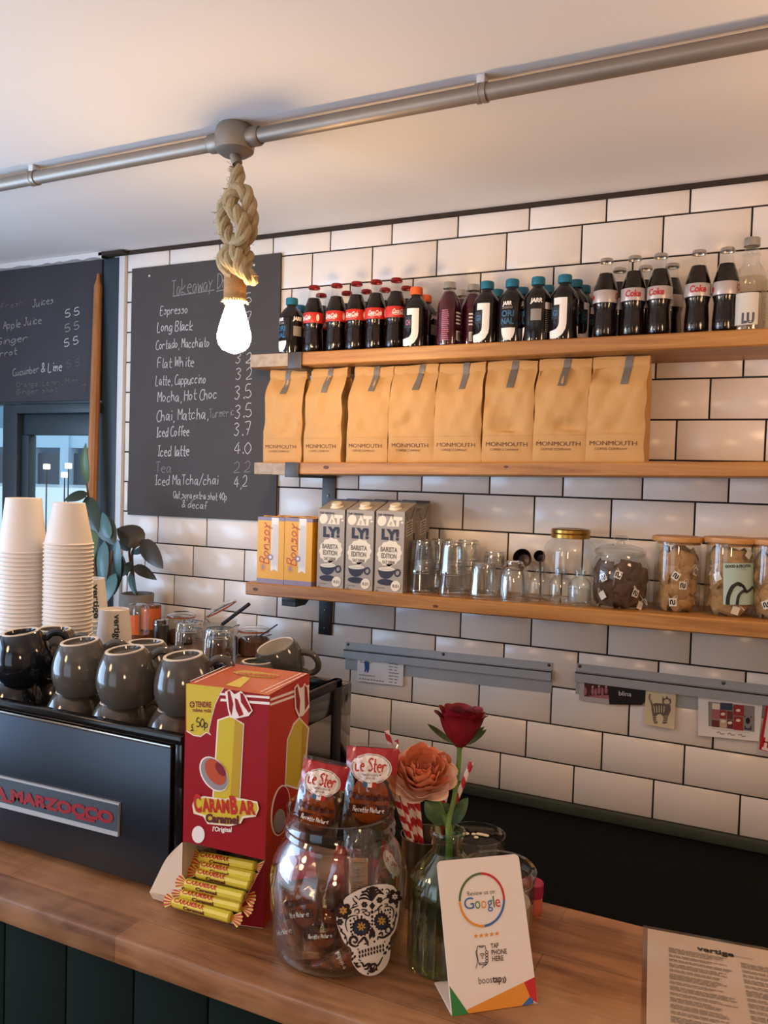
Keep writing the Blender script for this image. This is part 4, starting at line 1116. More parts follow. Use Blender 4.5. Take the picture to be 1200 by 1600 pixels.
# big jar with a brass screw lid
m_brass = mat('brass_lid', '#a8823f', rough=0.28, metal=0.9)
y = -.088; x = lx(890, 880, y); zb_ = zt3(x); Hj = at(890, 826, y=y).z - zb_
t = thing('storage_jar', 'big empty square-shouldered jar with brass screw lid behind the little bottles', 'jar', (x, y, zb_))
MB(g_clear).lathe([(.0001, .004), (.056, 0), (.063, .004), (.065, .014), (.065, Hj - .056), (.063, Hj - .046), (.054, Hj - .034), (.047, Hj - .028), (.045, Hj - .022), (.045, Hj - .004)], 40,
    rfun=lambda r, z, a: r * (1 + .04 * math.cos(4 * a)) if r > .05 else r).build('jar_glass', t)
MB(m_brass).lathe([(.0465, Hj - .024), (.049, Hj - .023), (.049, Hj - .014), (.0475, Hj - .012), (.049, Hj - .010), (.049, Hj - .003), (.046, Hj), (.036, Hj + .0005), (.034, Hj - .001), (.0001, Hj - .001)], 40).build('lid', t)

m_teabag = mat('tea_bag_mesh', '#5a4336', rough=0.85, vary=0.25, bscale=300)
m_teabag2 = mat('tea_bag_paper', '#b48d5e', rough=0.85, vary=0.2, bscale=200)
m_string = mat('tea_string', '#ded4c4', rough=0.9)
m_tag = mat('tea_tag', '#ece6dc', rough=0.6)
def tea_bag(pm, label, group, loc, rz, tilt, sz=.028, seed=0):
    t = thing('tea_bag', label, 'tea bag', loc, rz, group)
    rd = random.Random(seed)
    T = Matrix.Rotation(tilt, 4, 'Y')
    def pil(s, q, sd):
        x = (s - .5) * 2; z = (q - .5) * 2; th = .4 * (1 - x ** 4) * (1 - z ** 4)
        return T @ Vector((x * sz, sd * th * sz * 1.1 + .06 * sz * math.sin(9 * x + 5 * z), z * sz * .9))
    b = MB(pm); b.grid(lambda s, q: pil(s, q, -1), 8, 8); b.grid(lambda s, q: pil(1 - s, q, 1), 8, 8); b.build('pouch', t)
    return t
def tagged(jx, jy, r, a, z, rot, t, mb_par):
    # string and tag against the glass at angle a of the jar
    pass
def fill_jar(cx, cy, cz, r, h, pm, kind, n, seed, tags):
    rd = random.Random(seed); grp = 'tea bags in the %s' % kind
    protos = []; k = 0
    lb = 'tea bag packed inside the %s' % kind
    lay = max(int(h / .025), 1)
    for j in range(lay):
        m = n // lay
        for i in range(m):
            a = 2 * PI * (i + .5 * (j % 2)) / m + rd.uniform(-.15, .15); rr = r - rd.uniform(.016, .026)
            loc = (cx + rr * math.sin(a), cy - rr * math.cos(a), cz + .022 + max(0, j + rd.uniform(-.3, .3)) * (h - .034) / max(lay - 1, 1))
            a += rd.uniform(-.3, .3)
            o = tea_bag(pm, lb, grp, loc, a, rd.uniform(-1.2, 1.2), .0235, seed * 50 + k) if k < 6 else dup(protos[k % 6], loc, a, lb, grp)
            if k < 6: protos.append(o)
            k += 1
            o['_a'] = a
        del m
    # tags and strings belong to the bags nearest the front
    pro = [o for o in bpy.data.objects if o.get('group') == grp and o.parent is None]
    for (u, v, rot, hide) in tags:
        c = Cyl(cx, cy, r - .0025); p = c.hit(u, v)
        near = min(pro, key=lambda o: (o.location - p).length + (1 if o.get('_used') else 0)); near['_used'] = 1
        a = math.atan2(p.x - cx, -(p.y - cy))
        inv = (Matrix.Translation(near.location) @ Matrix.Rotation(near.rotation_euler.z, 4, 'Z')).inverted()
        w = MB(m_tag, m_ink); s = .0085
        X = Vector((math.cos(a), math.sin(a), 0)); Z = Vector((0, 0, 1)); N = Vector((math.sin(a), -math.cos(a), 0))
        ex = X * math.cos(rot) + Z * math.sin(rot); ez = -X * math.sin(rot) + Z * math.cos(rot)
        q = lambda s_, t_, o=0.0: inv @ (p + ex * s_ * s + ez * t_ * s + N * o)
        w.poly([q(-1, -1.1), q(1, -1.1), q(1, 1.1), q(-1, 1.1)], m_tag)
        ni = inv.to_3x3() @ N
        if not hide: w.ribbon([q(a_, b_, .0004) for a_, b_ in smooth([(-.55, -.6), (-.55, .35), (-.25, .6), (0, .35), (0, -.35), (.25, -.6), (.55, -.35), (.55, .6)])], .0028, ni, m_ink)
        w.build('tag', near)
        s_ = MB(m_string); e = near.location + Vector((0, 0, .02)); c2 = p - N * .001
        pts = [p + ez * s * 1.05, c2 + Vector((rd.uniform(-.012, .012), .001, .016)), c2 + Vector((rd.uniform(-.02, .02), .003, .002)), e]
        s_.tube([inv @ Vector(x_) for x_ in smooth([tuple(x_) for x_ in pts], 6)], .0007, 4); s_.build('string', near)
    for o in pro:
        for key in ('_a', '_used'):
            if key in o: del o[key]
# cookie jar with glass lid
y = -.128; x = lx(968, 900, y); zb_ = zt3(x); ztop = at(968, 866, y=y).z - zb_
t = thing('cookie_jar', 'squat glass jar with knobbed glass lid, full of brown tea bags', 'jar', (x, y, zb_)); rj = .0715
MB(g_jar).lathe([(.0001, .003), (.058, 0), (.066, .004), (rj, .018), (rj + .001, ztop * .55), (rj, ztop * .78), (.065, ztop * .92), (.0585, ztop), (.0585, ztop + .004)], 40).build('jar_glass', t)
MB(g_jar).lathe([(.056, ztop - .004), (.0605, ztop + .001), (.0625, ztop + .006), (.060, ztop + .011), (.050, ztop + .018), (.030, ztop + .023), (.010, ztop + .026), (.0085, ztop + .032), (.017, ztop + .036), (.018, ztop + .042), (.012, ztop + .046), (.0001, ztop + .047)], 36).build('lid', t)
fill_jar(x, y, zb_ + .004, rj - .002, .092, m_teabag, 'squat jar with a glass lid', 40, 1, ((942.5, 902, .5, 0), (966, 898, -.3, 0), (993, 927, -.35, 0), (941, 930, .6, 1), (1000, 946, -.4, 1)))
# cylinders with wooden lids
def wood_jar(u, yc, vtop, rj, label, pm, kind, n, seed, tags, card=None):
    x = lx(u, 900, yc); zb_ = zt3(x); H = at(u, vtop, y=yc).z - zb_ - .012
    t = thing('storage_jar', label, 'jar', (x, yc, zb_))
    MB(g_jar).lathe([(.0001, .003), (rj - .008, 0), (rj - .001, .004), (rj, .010), (rj, H - .012), (rj - .001, H - .006), (rj - .0005, H)], 40).build('jar_glass', t)
    l = MB(m_lidwood); l.lathe([(.0001, H - .006), (rj - .003, H - .006), (rj - .003, H), (rj + .006, H + .001), (rj + .0072, H + .006), (rj + .006, H + .012), (rj + .001, H + .013), (.0001, H + .013)], 44)
    l.build('lid', t)
    fill_jar(x, yc, zb_ + .003, rj - .002, H - .028, pm, kind, n, seed, tags)
    if card:
        c = Cyl(x, yc, rj); w = MB(mat('pale_teal_card', '#a9bfb4', rough=.6), m_ink)
        (u0, v0), (u1, v1) = card; inv = Matrix.Translation((-x, -yc, -zb_))
        tmp = MB(*w.mats)
        tmp.grid(lambda s, q: c.hit(u0 + (u1 - u0) * s, v1 + (v0 - v1) * q, .0005), 14, 2, w.mats[0])
        print_px(tmp, Plane(c.hit((u0 + u1) / 2, v0, .0025), (EYE - Vector((x, yc, EYE.z)))), 'GOOD & PROPER', (u0 + 3, v0 + 7), (u1 - 3, v0 + 6.2), .006, m_ink, bold=.04, off=.0016)
        for pts in ([(1137, 945), (1138, 932), (1144, 918), (1152, 912), (1160, 916), (1166, 924), (1176, 916)], [(1151, 945), (1153, 932), (1159, 924), (1166, 923)]):
            q = [c.hit(a, b, .0012) for a, b in smooth(pts)]; tmp.ribbon(q, .0085, (EYE - q[0]).normalized(), m_ink)
        tmp.v = [inv @ p for p in tmp.v]; tmp.build('paper_label', t)
    return t
wood_jar(1058, -.118, 838, .053, 'cylinder jar of tea bags with wooden lid, left of the one with a pale card', m_teabag2, 'left wooden-lidded jar', 32, 2, ((1056, 900, -.5, 0), (1067, 915, 0, 0), (1051, 941, .1, 0), (1087, 893, -.4, 0)))
wood_jar(1140, -.122, 840, .054, 'cylinder jar of tea bags with wooden lid and pale teal card', m_teabag2, 'wooden-lidded jar with a card', 32, 3, ((1121, 901, .5, 1), (1149, 954, -.3, 1), (1170, 866, -.6, 1)), ((1130, 880), (1177, 945)))
wood_jar(1212, -.122, 843, .054, 'wooden-lidded jar cut off by the right edge of the photo', m_teabag2, 'wooden-lidded jar at the right edge', 32, 4, ((1197, 945, .4, 0),))

# ---------------------------------------------------------------- order rails and cards on the tiles
def rail(label, L, R):
    t = thing('ticket_rail', label, 'rail', (0, 0, 0))
    # L, R: pixels of top-left / top-right of the plate; plate from top z to bottom z
    x0, x1 = L[0], R[0]; z0, z1 = L[1], R[1]
    def zz(x): return z0 + (z1 - z0) * (x - x0) / (x1 - x0)
    def strip(mb, ya, yb, za, zb__, m):
        vs = []
        for x in (x0, x1):
            vs += [(x, ya, zz(x) + za), (x, yb, zz(x) + za), (x, yb, zz(x) + zb__), (x, ya, zz(x) + zb__)]
        mb.add(vs, [(0, 4, 5, 1), (1, 5, 6, 2), (2, 6, 7, 3), (3, 7, 4, 0), (0, 1, 2, 3), (7, 6, 5, 4)], m)
    b = MB(m_alu); strip(b, -.0005, -.003, 0, -.082, m_alu); b.build('back_plate', t)
    f = MB(m_alu); strip(f, -.003, -.017, -.020, -.0235, m_alu); strip(f, -.0135, -.017, -.0205, -.046, m_alu); strip(f, -.010, -.0165, -.043, -.046, m_alu); f.build('front_lip', t)
    for k in (.012, .5, .985):
        x = x0 + (x1 - x0) * k
        MB(m_screw).lathe([(.0001, 0), (.0048, 0), (.0036, .002), (.0001, .0024)], 12, T=Matrix.Translation((x, -.003, zz(x) - .007)) @ Matrix.Rotation(PI / 2, 4, 'X')).build('screw', t)
    return t, zz
r1, rz1 = rail('aluminium order rail on the tiles holding one printed card', (-1.165, 1.148), (-.537, 1.161))
r2, rz2 = rail('aluminium order rail on the tiles at right holding several cards', (-.473, 1.168), (.25, 1.172))
def card(name, label, quad, m, y=-.0075, cat='card'):
    t = thing(name, label, cat, (0, 0, 0))
    P = [at(u, v, y=y) for u, v in quad]
    MB(m).poly(P, thick=(0, -.0006, 0)).build('card_sheet', t)
    return t, Plane((0, y - .0007, 1), (0, -1, 0))
t, pl = card('business_card', 'white printed card with a tiny workman picture under the left rail', ((559, 1020), (558, 1064), (629.5, 1072), (631, 1028)), m_paper)
w = MB(m_greyink, mat('blue_print', '#2f4f86', rough=.6), mat('skin_print', '#b98a72', rough=.6), mat('dark_red_print', '#7c3a30', rough=.6))
poly_px(w, pl, [(569, 1033), (577, 1034), (577, 1045), (575, 1051), (573, 1051), (573, 1046), (571, 1050), (569, 1050), (570, 1044)], w.mats[1]); poly_px(w, pl, ell(573, 1030, 3, 3.4, 10), w.mats[2]); poly_px(w, pl, [(569.5, 1027), (577, 1028), (576, 1025), (571, 1025)], w.mats[3])
line_px(w, pl, [(563, 1036), (565.5, 1027)], .0016, m_greyink); line_px(w, pl, [(577, 1037), (581, 1035)], .0024, w.mats[2]); line_px(w, pl, [(569, 1036), (564.5, 1034)], .0024, w.mats[2])
for (a, b) in (((561, 1054), (587, 1057)), ((561, 1060), (601, 1065))): 
    for k in range(9):
        q0 = a[0] + (b[0] - a[0]) * k / 9; s_ = a[1] + (b[1] - a[1]) * k / 9; line_px(w, pl, [(q0, s_), (q0 + (b[0] - a[0]) / 9 * .7, s_ + .3)], .0035, m_greyink, sm=False)
for k in range(9):
    for j in range(2): line_px(w, pl, [(607.5 + j * 8.5, 1027 + k * 4.8 + j), (613 + j * 7 + (k * 3) % 4, 1027.8 + k * 4.8 + j)], .0028, m_greyink, sm=False)
w.build('printed_picture', t)
m_wine = mat('wine_print', '#4e1c22', rough=.6); m_pink2 = mat('dusty_pink_print', '#a8656a', rough=.6); m_tan = mat('tan_print', '#c9a98c', rough=.6)
t, pl = card('photo_flyer', 'flyer with a dark red and pink party picture left of the black card', ((905, 1065), (905, 1094), (952, 1100), (952, 1068)), mat('flyer_grey', '#b5aba6', rough=.5), y=-.0062)
w = MB(m_wine); poly_px(w, pl, [(913, 1066), (913, 1088), (952, 1092), (952, 1069)], m_wine)
for u, v, a, b in ((914.5, 1080, 2.5, 6), (926, 1080, 2.5, 6), (931, 1082, 2, 7), (936, 1079, 2.3, 6), (941, 1081, 2, 7), (947, 1079, 2.4, 5)): poly_px(w, pl, ell(u, v, a, b, 12), m_pink2, .0006)
for u, v in ((926, 1073), (936, 1072), (947, 1073)): poly_px(w, pl, ell(u, v, 1.6, 1.8, 8), m_tan, .0008)
poly_px(w, pl, [(918, 1087), (952, 1086), (952, 1092), (928, 1090)], m_pink2, .0009); w.build('printed_picture', t)
t, pl = card('name_card', 'black card with one small white word, between flyer and cat drawing', ((950, 1064), (952, 1100.5), (1002, 1101.5), (1009, 1096), (1010, 1066)), mat('black_card', '#191818', rough=.45), y=-.0092)
w = MB(m_whiteink); print_px(w, pl, 'blina', (967, 1086.5), (986.5, 1088), .0115, m_whiteink, bold=.0); w.build('lettering', t)
t, pl = card('cat_drawing_card', 'cream card with a brown drawing of a striped cat hanging from the right rail', ((1010, 1066), (1006, 1131), (1053.5, 1139.5), (1057, 1072)), mat('cream_card', '#d6c5a0', rough=.6), y=-.0105)
m_lino = mat('lino_brown', '#6a5a50', rough=.7); w = MB(m_lino); cc = mat('cream_card')
S = lambda x, y: (890 + x / 3.871, 1030 + y / 3.871)
body = [(495, 275), (520, 265), (560, 268), (590, 275), (610, 280), (612, 310), (600, 335), (592, 360), (590, 385), (570, 392), (560, 385), (568, 360), (560, 340), (545, 330), (525, 340), (522, 370), (535, 380), (525, 390), (508, 385), (500, 350), (496, 310)]
poly_px(w, pl, [S(*p) for p in body[:9] + body[13:16] + [body[20]]] if False else [S(*p) for p in [(495, 275), (520, 265), (560, 268), (610, 280), (612, 310), (600, 335), (560, 340), (545, 330), (525, 340), (503, 340), (496, 310)]], m_lino)
for leg in ([(500, 335), (525, 338), (522, 370), (535, 383), (522, 391), (508, 386)], [(560, 338), (600, 332), (592, 360), (590, 386), (570, 392), (560, 385), (568, 360)]): poly_px(w, pl, [S(*p) for p in leg], m_lino)
line_px(w, pl, [S(*p) for p in [(500, 285), (495, 265), (488, 250), (482, 230), (488, 212)]], .0045, m_lino)
poly_px(w, pl, [S(*p) for p in [(560, 245), (562, 225), (575, 240), (590, 222), (598, 238), (612, 240), (615, 262), (600, 282), (575, 280), (560, 265)]], m_lino, .0006)
poly_px(w, pl, [S(*p) for p in ell(588, 258, 18, 15, 16)], cc, .0008)
for x, y in ((581, 253), (596, 254)): poly_px(w, pl, [S(*p) for p in ell(x, y, 3, 3, 8)], m_lino, .001)
line_px(w, pl, [S(580, 266), S(588, 270), S(597, 267)], .001, m_lino, .001)
for k in range(5): line_px(w, pl, [S(508 + k * 16, 282), S(512 + k * 15, 300), S(513 + k * 14, 322)], .0019, cc, .0008)
for k in range(4):
    line_px(w, pl, [S(500, 345 + k * 11), S(524, 347 + k * 11)], .0010, cc, .0008); line_px(w, pl, [S(562, 345 + k * 11), S(594, 343 + k * 11)], .0010, cc, .0008)
for k in range(4): line_px(w, pl, [S(480, 222 + k * 13), S(494, 220 + k * 13)], .0010, cc, .0008)
w.build('printed_picture', t)
t, pl = card('picture_card', 'white calendar card with small pictures of red packets hanging in the right rail', ((1091, 1077), (1091, 1149), (1186, 1158.5), (1193, 1086)), m_paper, y=-.0085)
w = MB(mat('red_print', '#9c2b2b', rough=.6)); rd_ = w.mats[0]
gr = [mat('grey_print', '#8d8782', rough=.6), m_pink2, mat('maroon_print', '#6d2f2c', rough=.6), rd_, mat('navy_print', '#3a3f58', rough=.6), m_tan, m_cream]
T_ = lambda x, y: (890 + x / 3.871, 1030 + y / 3.871)
poly_px(w, pl, [T_(838, 255), T_(840, 405), T_(1118, 440), T_(1120, 285)], gr[0])
cells = [(862, 265, 908, 300, 6), (860, 302, 905, 360, 1), (912, 262, 985, 305, 4), (908, 306, 948, 358, 3), (952, 312, 988, 362, 2), (990, 275, 1055, 340, 3), (860, 366, 905, 408, 2), (910, 362, 950, 412, 5), (953, 366, 990, 418, 2), (992, 345, 1050, 428, 3), (1060, 290, 1112, 330, 0), (1056, 340, 1100, 425, 4)]
for a, b, c_, d, k in cells: poly_px(w, pl, [T_(a, b), T_(c_, b + 5), T_(c_, d + 5), T_(a, d)], gr[k], .0007)
for a, b in ((1020, 310), (1020, 370), (928, 332), (930, 376), (970, 385)): poly_px(w, pl, [T_(*q) for q in ell(a, b, 14, 9, 12)], m_cream, .001)
poly_px(w, pl, [T_(*q) for q in ell(1078, 378, 24, 40, 18)], gr[0], .001); poly_px(w, pl, [T_(*q) for q in ell(1078, 372, 14, 20, 14)], m_ink, .0012)
for k in range(22): poly_px(w, pl, [T_(*q) for q in ell(866 + k * 10.5, 420 + k * 1.2, 2.6, 2.6, 6)], m_greyink, .0008)
for k in range(3): line_px(w, pl, [T_(890 + k * 65, 446 + k * 7), T_(905 + k * 65, 440 + k * 7), T_(915 + k * 65, 452 + k * 7), T_(935 + k * 65, 450 + k * 7)], .002, m_greyink)
w.build('printed_picture', t)
t, pl = card('price_card', 'white card with a red painted border and red letters at the right edge', ((1198, 1095), (1186, 1172), (1214, 1180), (1226, 1100)), m_paper, y=-.0125)
w = MB(m_redink); line_px(w, pl, [(1199.5, 1097), (1188, 1171), (1214, 1178.5), (1224, 1102)], .006, m_redink, closed=True, sm=False); hand_px(w, pl, 'H', (1191.5, 1167), (1199, 1168.6), .024, m_redink, w=.004); w.build('lettering', t)
# ---------------------------------------------------------------- counters
m_greendark = mat('bar_front_paint', '#101c18', rough=0.8, spec=0.12)
CZ = 1.04
t = thing('worktop', 'black back worktop under the tiles behind the bar', 'worktop', (0, 0, 0))
MB(m_blacktop).box((-1.34, -.60, .725), (1.29, -.0005, .762), bev=.003).build('slab', t)
MB(m_blacktop).box((-1.34, -.57, .0), (1.29, -.02, .725)).build('cabinet', t)
t = thing('bar_counter', 'long wooden bar counter with dark green boarded front', 'counter', (0, 0, 0))
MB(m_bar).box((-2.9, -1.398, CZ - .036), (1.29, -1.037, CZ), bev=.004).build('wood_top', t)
b = MB(m_greendark); x = -2.9
while x < 1.25:
    b.box((x, -1.372, 0), (x + .1185, -1.35, CZ - .036), bev=.003); x += .12
b.build('boarded_front', t)
MB(m_greendark).box((-2.9, -1.035, .60), (-.74, -.76, CZ - .001)).build('machine_plinth', t)
t = thing('side_counter', 'brown wooden side counter below the left window holding the plant and jars', 'counter', (0, 0, 0))
MB(m_sidewood).box((-2.9, -.64, 1.062), (-1.365, -.013, 1.10), bev=.003).build('wood_top', t)
MB(m_greendark).box((-2.9, -.60, 0), (-1.40, -.03, 1.062)).build('cabinet', t)

# ---------------------------------------------------------------- espresso machine
m_brushed = mat('brushed_steel', '#474d56', rough=0.32, metal=0.95, vary=0.06, bscale=12)
m_mirror = mat('polished_steel', '#8d8780', rough=0.08, metal=1.0)
m_gloss = mat('gloss_black', '#0c0c0d', rough=0.12, spec=0.6)
m_chrome = mat('chrome', '#c2c0bd', rough=0.15, metal=1.0)
m_plate = mat('badge_plate', '#4b565f', rough=0.4, metal=0.4)
m_badgered = mat('badge_red', '#8f1f2a', rough=0.4)
t = thing('espresso_machine', 'steel-backed espresso machine with red lettered badge and mugs on top', 'coffee machine', (0, 0, 0))
XM = -.735; YF = -1.29; YB = -.80
b = MB(m_gloss)
b.box((-1.86, YF + .006, CZ + .014), (XM - .006, YB - .04, 1.2), bev=.004)
for x in (-1.8, -.80):
    for y in (-1.22, -.9): b.lathe([(.02, CZ), (.024, CZ + .016)], 20, c=(x, y, 0), cap0=True)
b.box((XM - .016, YF + .002, CZ + .014), (XM, YF + .05, 1.262), bev=.003)
b.build('body', t)
MB(m_brushed).box((-1.86, YF - .003, CZ + .012), (-.752, YF + .006, 1.258), bev=.002).build('back_panel', t)
MB(m_chrome).box((-1.86, YF - .0045, 1.2545), (-.752, YF + .004, 1.259), bev=.001).build('trim_strip', t)
b = MB(m_gloss)
b.box((-1.86, YF - .002, 1.2595), (XM, YF + .015, 1.274), bev=.004)
b.box((-1.86, YF + .004, 1.2), (XM - .002, YF + .013, 1.262))
b.box((XM - .012, YF, 1.2), (XM, YB - .03, 1.262), bev=.002)
b.box((-1.86, YB - .045, 1.2), (XM - .002, YB - .03, 1.258), bev=.002)
b.build('cup_rail', t)
MB(m_mirror).box((XM - .006, YF + .05, CZ + .02), (XM - .001, YB - .055, 1.2)).build('side_panel', t)
b = MB(m_black)
b.box((XM - .012, YB - .056, CZ), (XM + .004, YB - .030, 1.262), bev=.003)
b.box((XM - .012, YB - .16, 1.245), (XM + .004, YB - .030, 1.262), bev=.003); b.build('rear_post', t)
MB(m_mirror).box((-1.86, YB - .03, CZ + .002), (XM - .006, YB + .028, 1.243), bev=.004).build('group_housing', t)
pl = Plane((0, YF - .0034, 1.1), (0, -1, 0))
q = [(-28, 1204), (189, 1254), (187, 1306), (-28, 1252)]
qq = [pl.hit(*p) for p in q]
bd = MB(m_alu); bd.poly(qq, m_alu, thick=(0, -.004, 0)); ba = bd.build('badge', t)
q2 = [(-24, 1210), (185, 1258.5), (183, 1300), (-24, 1247)]
w = MB(m_plate, m_badgered); poly_px(w, Plane((0, YF - .0080, 1.1), (0, -1, 0)), q2, m_plate, 0)
pl2 = Plane((0, YF - .0084, 1.1), (0, -1, 0))
print_px(w, pl2, 'LA MARZOCCO', (-20, 1242), (177, 1287), .0165, m_badgered, bold=.06, off=.0005)
for a, b_ in (((2, 1249.5), (20, 1253.5)), ((118, 1277), (148, 1283.5))): line_px(w, pl2, [a, b_], .004, m_badgered, .0005, sm=False)
w.build('badge_lettering', ba)

# ---------------------------------------------------------------- mugs
m_mug = mat('grey_mug_glaze', '#4d4a45', rough=0.1, spec=0.6)
m_mugdark = mat('navy_mug_glaze', '#14161c', rough=0.08, spec=0.6)
m_biscuit = mat('bare_clay', '#cfc2b0', rough=0.6)
m_mugin = mat('white_glaze', '#d9d2c6', rough=0.15)
def TILT(o, left, near, rz):
    # lean an object to the photo's left and towards the viewer
    f = Vector((FWD.x, FWD.y, 0)).normalized(); r_ = Vector((CAMX.x, CAMX.y, 0)).normalized()
    o.rotation_euler = (Matrix.Rotation(left, 3, f) @ Matrix.Rotation(near, 3, r_) @ Matrix.Rotation(rz, 3, 'Z')).to_euler()
def mug(label, loc, rz, gm, group=None, upright=False, tilt=None):
    t = thing('coffee_mug', label, 'mug', loc, rz, group)
    h = .083
    b = MB(gm)
    P = [(.0365, .0), (.0388, .001), (.0432, .010), (.0465, .022), (.0477, .034), (.0462, .047), (.0422, .060), (.0365, .072), (.0318, .0795), (.0295, h - .0015)]
    T = (Matrix.Translation((0, 0, h)) @ Matrix.Rotation(PI, 4, 'X')) if upright else Matrix.Identity(4)
    b.lathe(P, 44, T=T); b.lathe([(.0245, h - .001), (.0235, h - .005), (.0001, h - .0055)], 36, T=T)
    b.build('body', t)
    k = MB(m_biscuit); k.lathe([(.0296, h - .0017), (.0292, h), (.0252, h), (.0244, h - .0012)], 40, T=T); k.build('foot_ring', t)
    i = MB(m_mugin); i.lathe([(.0365, 0), (.0350, .002), (.0415, .016), (.0435, .03), (.040, .05), (.03, .068), (.0001, .072)], 40, T=T); i.build('inside', t)
    hd = MB(gm); pts = smooth([(.036, 0, .064), (.050, 0, .073), (.066, 0, .069), (.072, 0, .053), (.065, 0, .035), (.046, 0, .025)], 5)
    s0 = len(hd.v); hd.tube([(p[0] - 0, p[1], p[2]) for p in pts], .0062, 10)
    hd.v = [T @ Vector((p.x, p.y * 1.15, p.z)) for p in hd.v]; hd.build('handle', t)
    return t
MG = 'mugs stacked upside down on the espresso machine'
tops = [at(u, v, z=1.366) + Vector((-.0125, .026, 0)) for u, v in ((30, 990), (124, 1005), (196, 1018.7), (288.7, 1028))]
mg = mug('grey mug upside down on top of the third front pair from the left', (tops[2].x, tops[2].y, 1.283), .7, m_mug); mg['group'] = MG
dk = mug('dark navy mug upside down on top of the leftmost pair', (tops[0].x, tops[0].y, 1.283), .75, m_mugdark, MG)
top_mugs = [mg, dk]
top_mugs += [dup(mg, (tops[1].x, tops[1].y, 1.283), .62, 'grey mug upside down on top of the second front pair, beside the navy one', MG),
    dup(mg, (tops[3].x, tops[3].y, 1.283), .45, 'grey mug upside down on the front pair nearest the red box', MG)]
for i, lb in ((1, 'grey mug under the second pair, only its lower ring showing above the rail'), (2, 'grey mug under the third pair, its foot ring peeking out left'), (3, 'grey mug under the front pair nearest the red box')):
    dup(mg, (tops[i].x - .0155, tops[i].y - .006, 1.2), 1.2, lb, MG)
dup(dk, (tops[0].x - .0155, tops[0].y - .006, 1.2), 1.2, 'dark navy mug at the bottom of the leftmost pair', MG)
for u, lb, lb2 in ((84, 'grey mug upside down behind the navy mug', 'grey mug underneath the one behind the navy mug'), (228, 'grey mug upside down behind the third front pair', 'grey mug underneath the one behind the third front pair')):
    p = at(u, 1020, y=-1.118); dup(mg, (p.x, p.y, 1.283 - .012), .3, lb, MG); dup(mg, (p.x, p.y, 1.2 - .012 + .012), 1, lb2, MG)
p = Vector((-.896, -.872, 1.2)); dup(mg, (p.x, p.y, 1.2), 1.9, 'grey mug upside down just behind the red box', MG)
p = Vector((-.868, -.806, 1.2)); sc_ = 1
um = mug('grey mug with white inside tilted open at the right rear of the machine', (p.x, p.y, 1.230), .25, m_mug, None, True)
TILT(um, -.30, .22, .35)
for o_ in top_mugs: TILT(o_, -.10, .07, o_.rotation_euler.z)
# ---------------------------------------------------------------- paper cups
m_cup = mat('white_paper_cup', '#e3dad0', rough=0.6, vary=.02, bscale=8)
m_print = mat('dark_green_ink', '#23352c', rough=0.6)
def cup(name, label, loc, R, r, h, group, printed=False, rz=0):
    t = thing(name, label, 'paper cup', loc, rz, group)
    b = MB(m_cup)
    b.lathe([(R - .0022, .0018), (R - .0015, .0002), (R, 0), (R + .0012, .0018), (R, .0036), (R - .0015, .0042), (r, h - .0006), (r - .0008, h), (r - .0018, h), (r - .0024, h - .006), (.0001, h - .006)], 40)
    b.lathe([(R - .0022, .0018), (r - .0012, h - .008), (.0001, h - .008)], 32); b.build('cup_wall', t)
    if printed:
        w = MB(m_print)
        def fn(x, y):          # lettering runs down the wall of the upside-down cup
            z = h * .90 - x; rad = R - .0015 + (r - R + .0015) * (z / h) + .0006; a = (y - .006) / rad
            return (rad * math.sin(a), -rad * math.cos(a), z)
        text(w, 'vertige', fn, h * .80, .0125, m_print, bold=.03); w.build('lettering', t)
    return t
def stack(name, x, y, z0, ztop, R, r, h, step, grp, top_lb, lb, printed=False):
    n = int(round((ztop - z0 - h) / step)); step = (ztop - z0 - h) / n
    c = cup(name, top_lb, (x, y, z0 + n * step), R, r, h, grp)
    for k in range(n): dup(c, (x, y, z0 + k * step), random.uniform(0, 6), lb, grp)
p = dep(107.5, 848, 1.6); stack('paper_cup', p.x, p.y, 1.2, dep(101, 785, 1.6).z, .0455, .029, .080, .0076, 'cups of the right-hand tall stack', 'white paper cup on top of the right-hand tall stack', 'white paper cup nested in the right-hand tall stack')
p = dep(36, 860, 1.62); stack('paper_cup', p.x, p.y, 1.2, dep(47, 778, 1.62).z, .0455, .033, .106, .0080, 'cups of the left-hand tall stack', 'tall white paper cup on top of the left-hand stack', 'white paper cup nested in the left-hand tall stack')
p = at(178, 1004, z=1.287); r_ = math.atan2(p.x, -(p.y + 2.2)) 
c = cup('printed_paper_cup', 'small paper cup with green lettering on top of the short stack', (p.x, p.y, p.z), .037, .0290, .070, 'cups of the short stack', True, .95)
c2 = cup('paper_cup', 'small paper cup nested in the short stack under the lettered cup', (p.x, p.y, 1.2), .037, .0290, .070, 'cups of the short stack')
for k in range(1, 10): dup(c2, (p.x, p.y, 1.2 + k * .0087), 0, c2['label'], 'cups of the short stack')
p = dep(139, 950, 1.78); zt_ = dep(139, 903, 1.78).z
c = cup('printed_paper_cup', 'paper cup with green lettering half hidden behind the right-hand tall stack', (p.x, p.y, zt_ - .09), .042, .031, .09, 'cups of the hidden stack', True, 1.2)
n_ = 13; c2 = cup('paper_cup', 'paper cup in the stack half hidden behind the right-hand tall stack', (p.x, p.y, 1.2), .042, .031, .09, 'cups of the hidden stack')
for k in range(1, n_): dup(c2, (p.x, p.y, 1.2 + k * (zt_ - .09 - 1.2) / n_), 0, c2['label'], 'cups of the hidden stack')

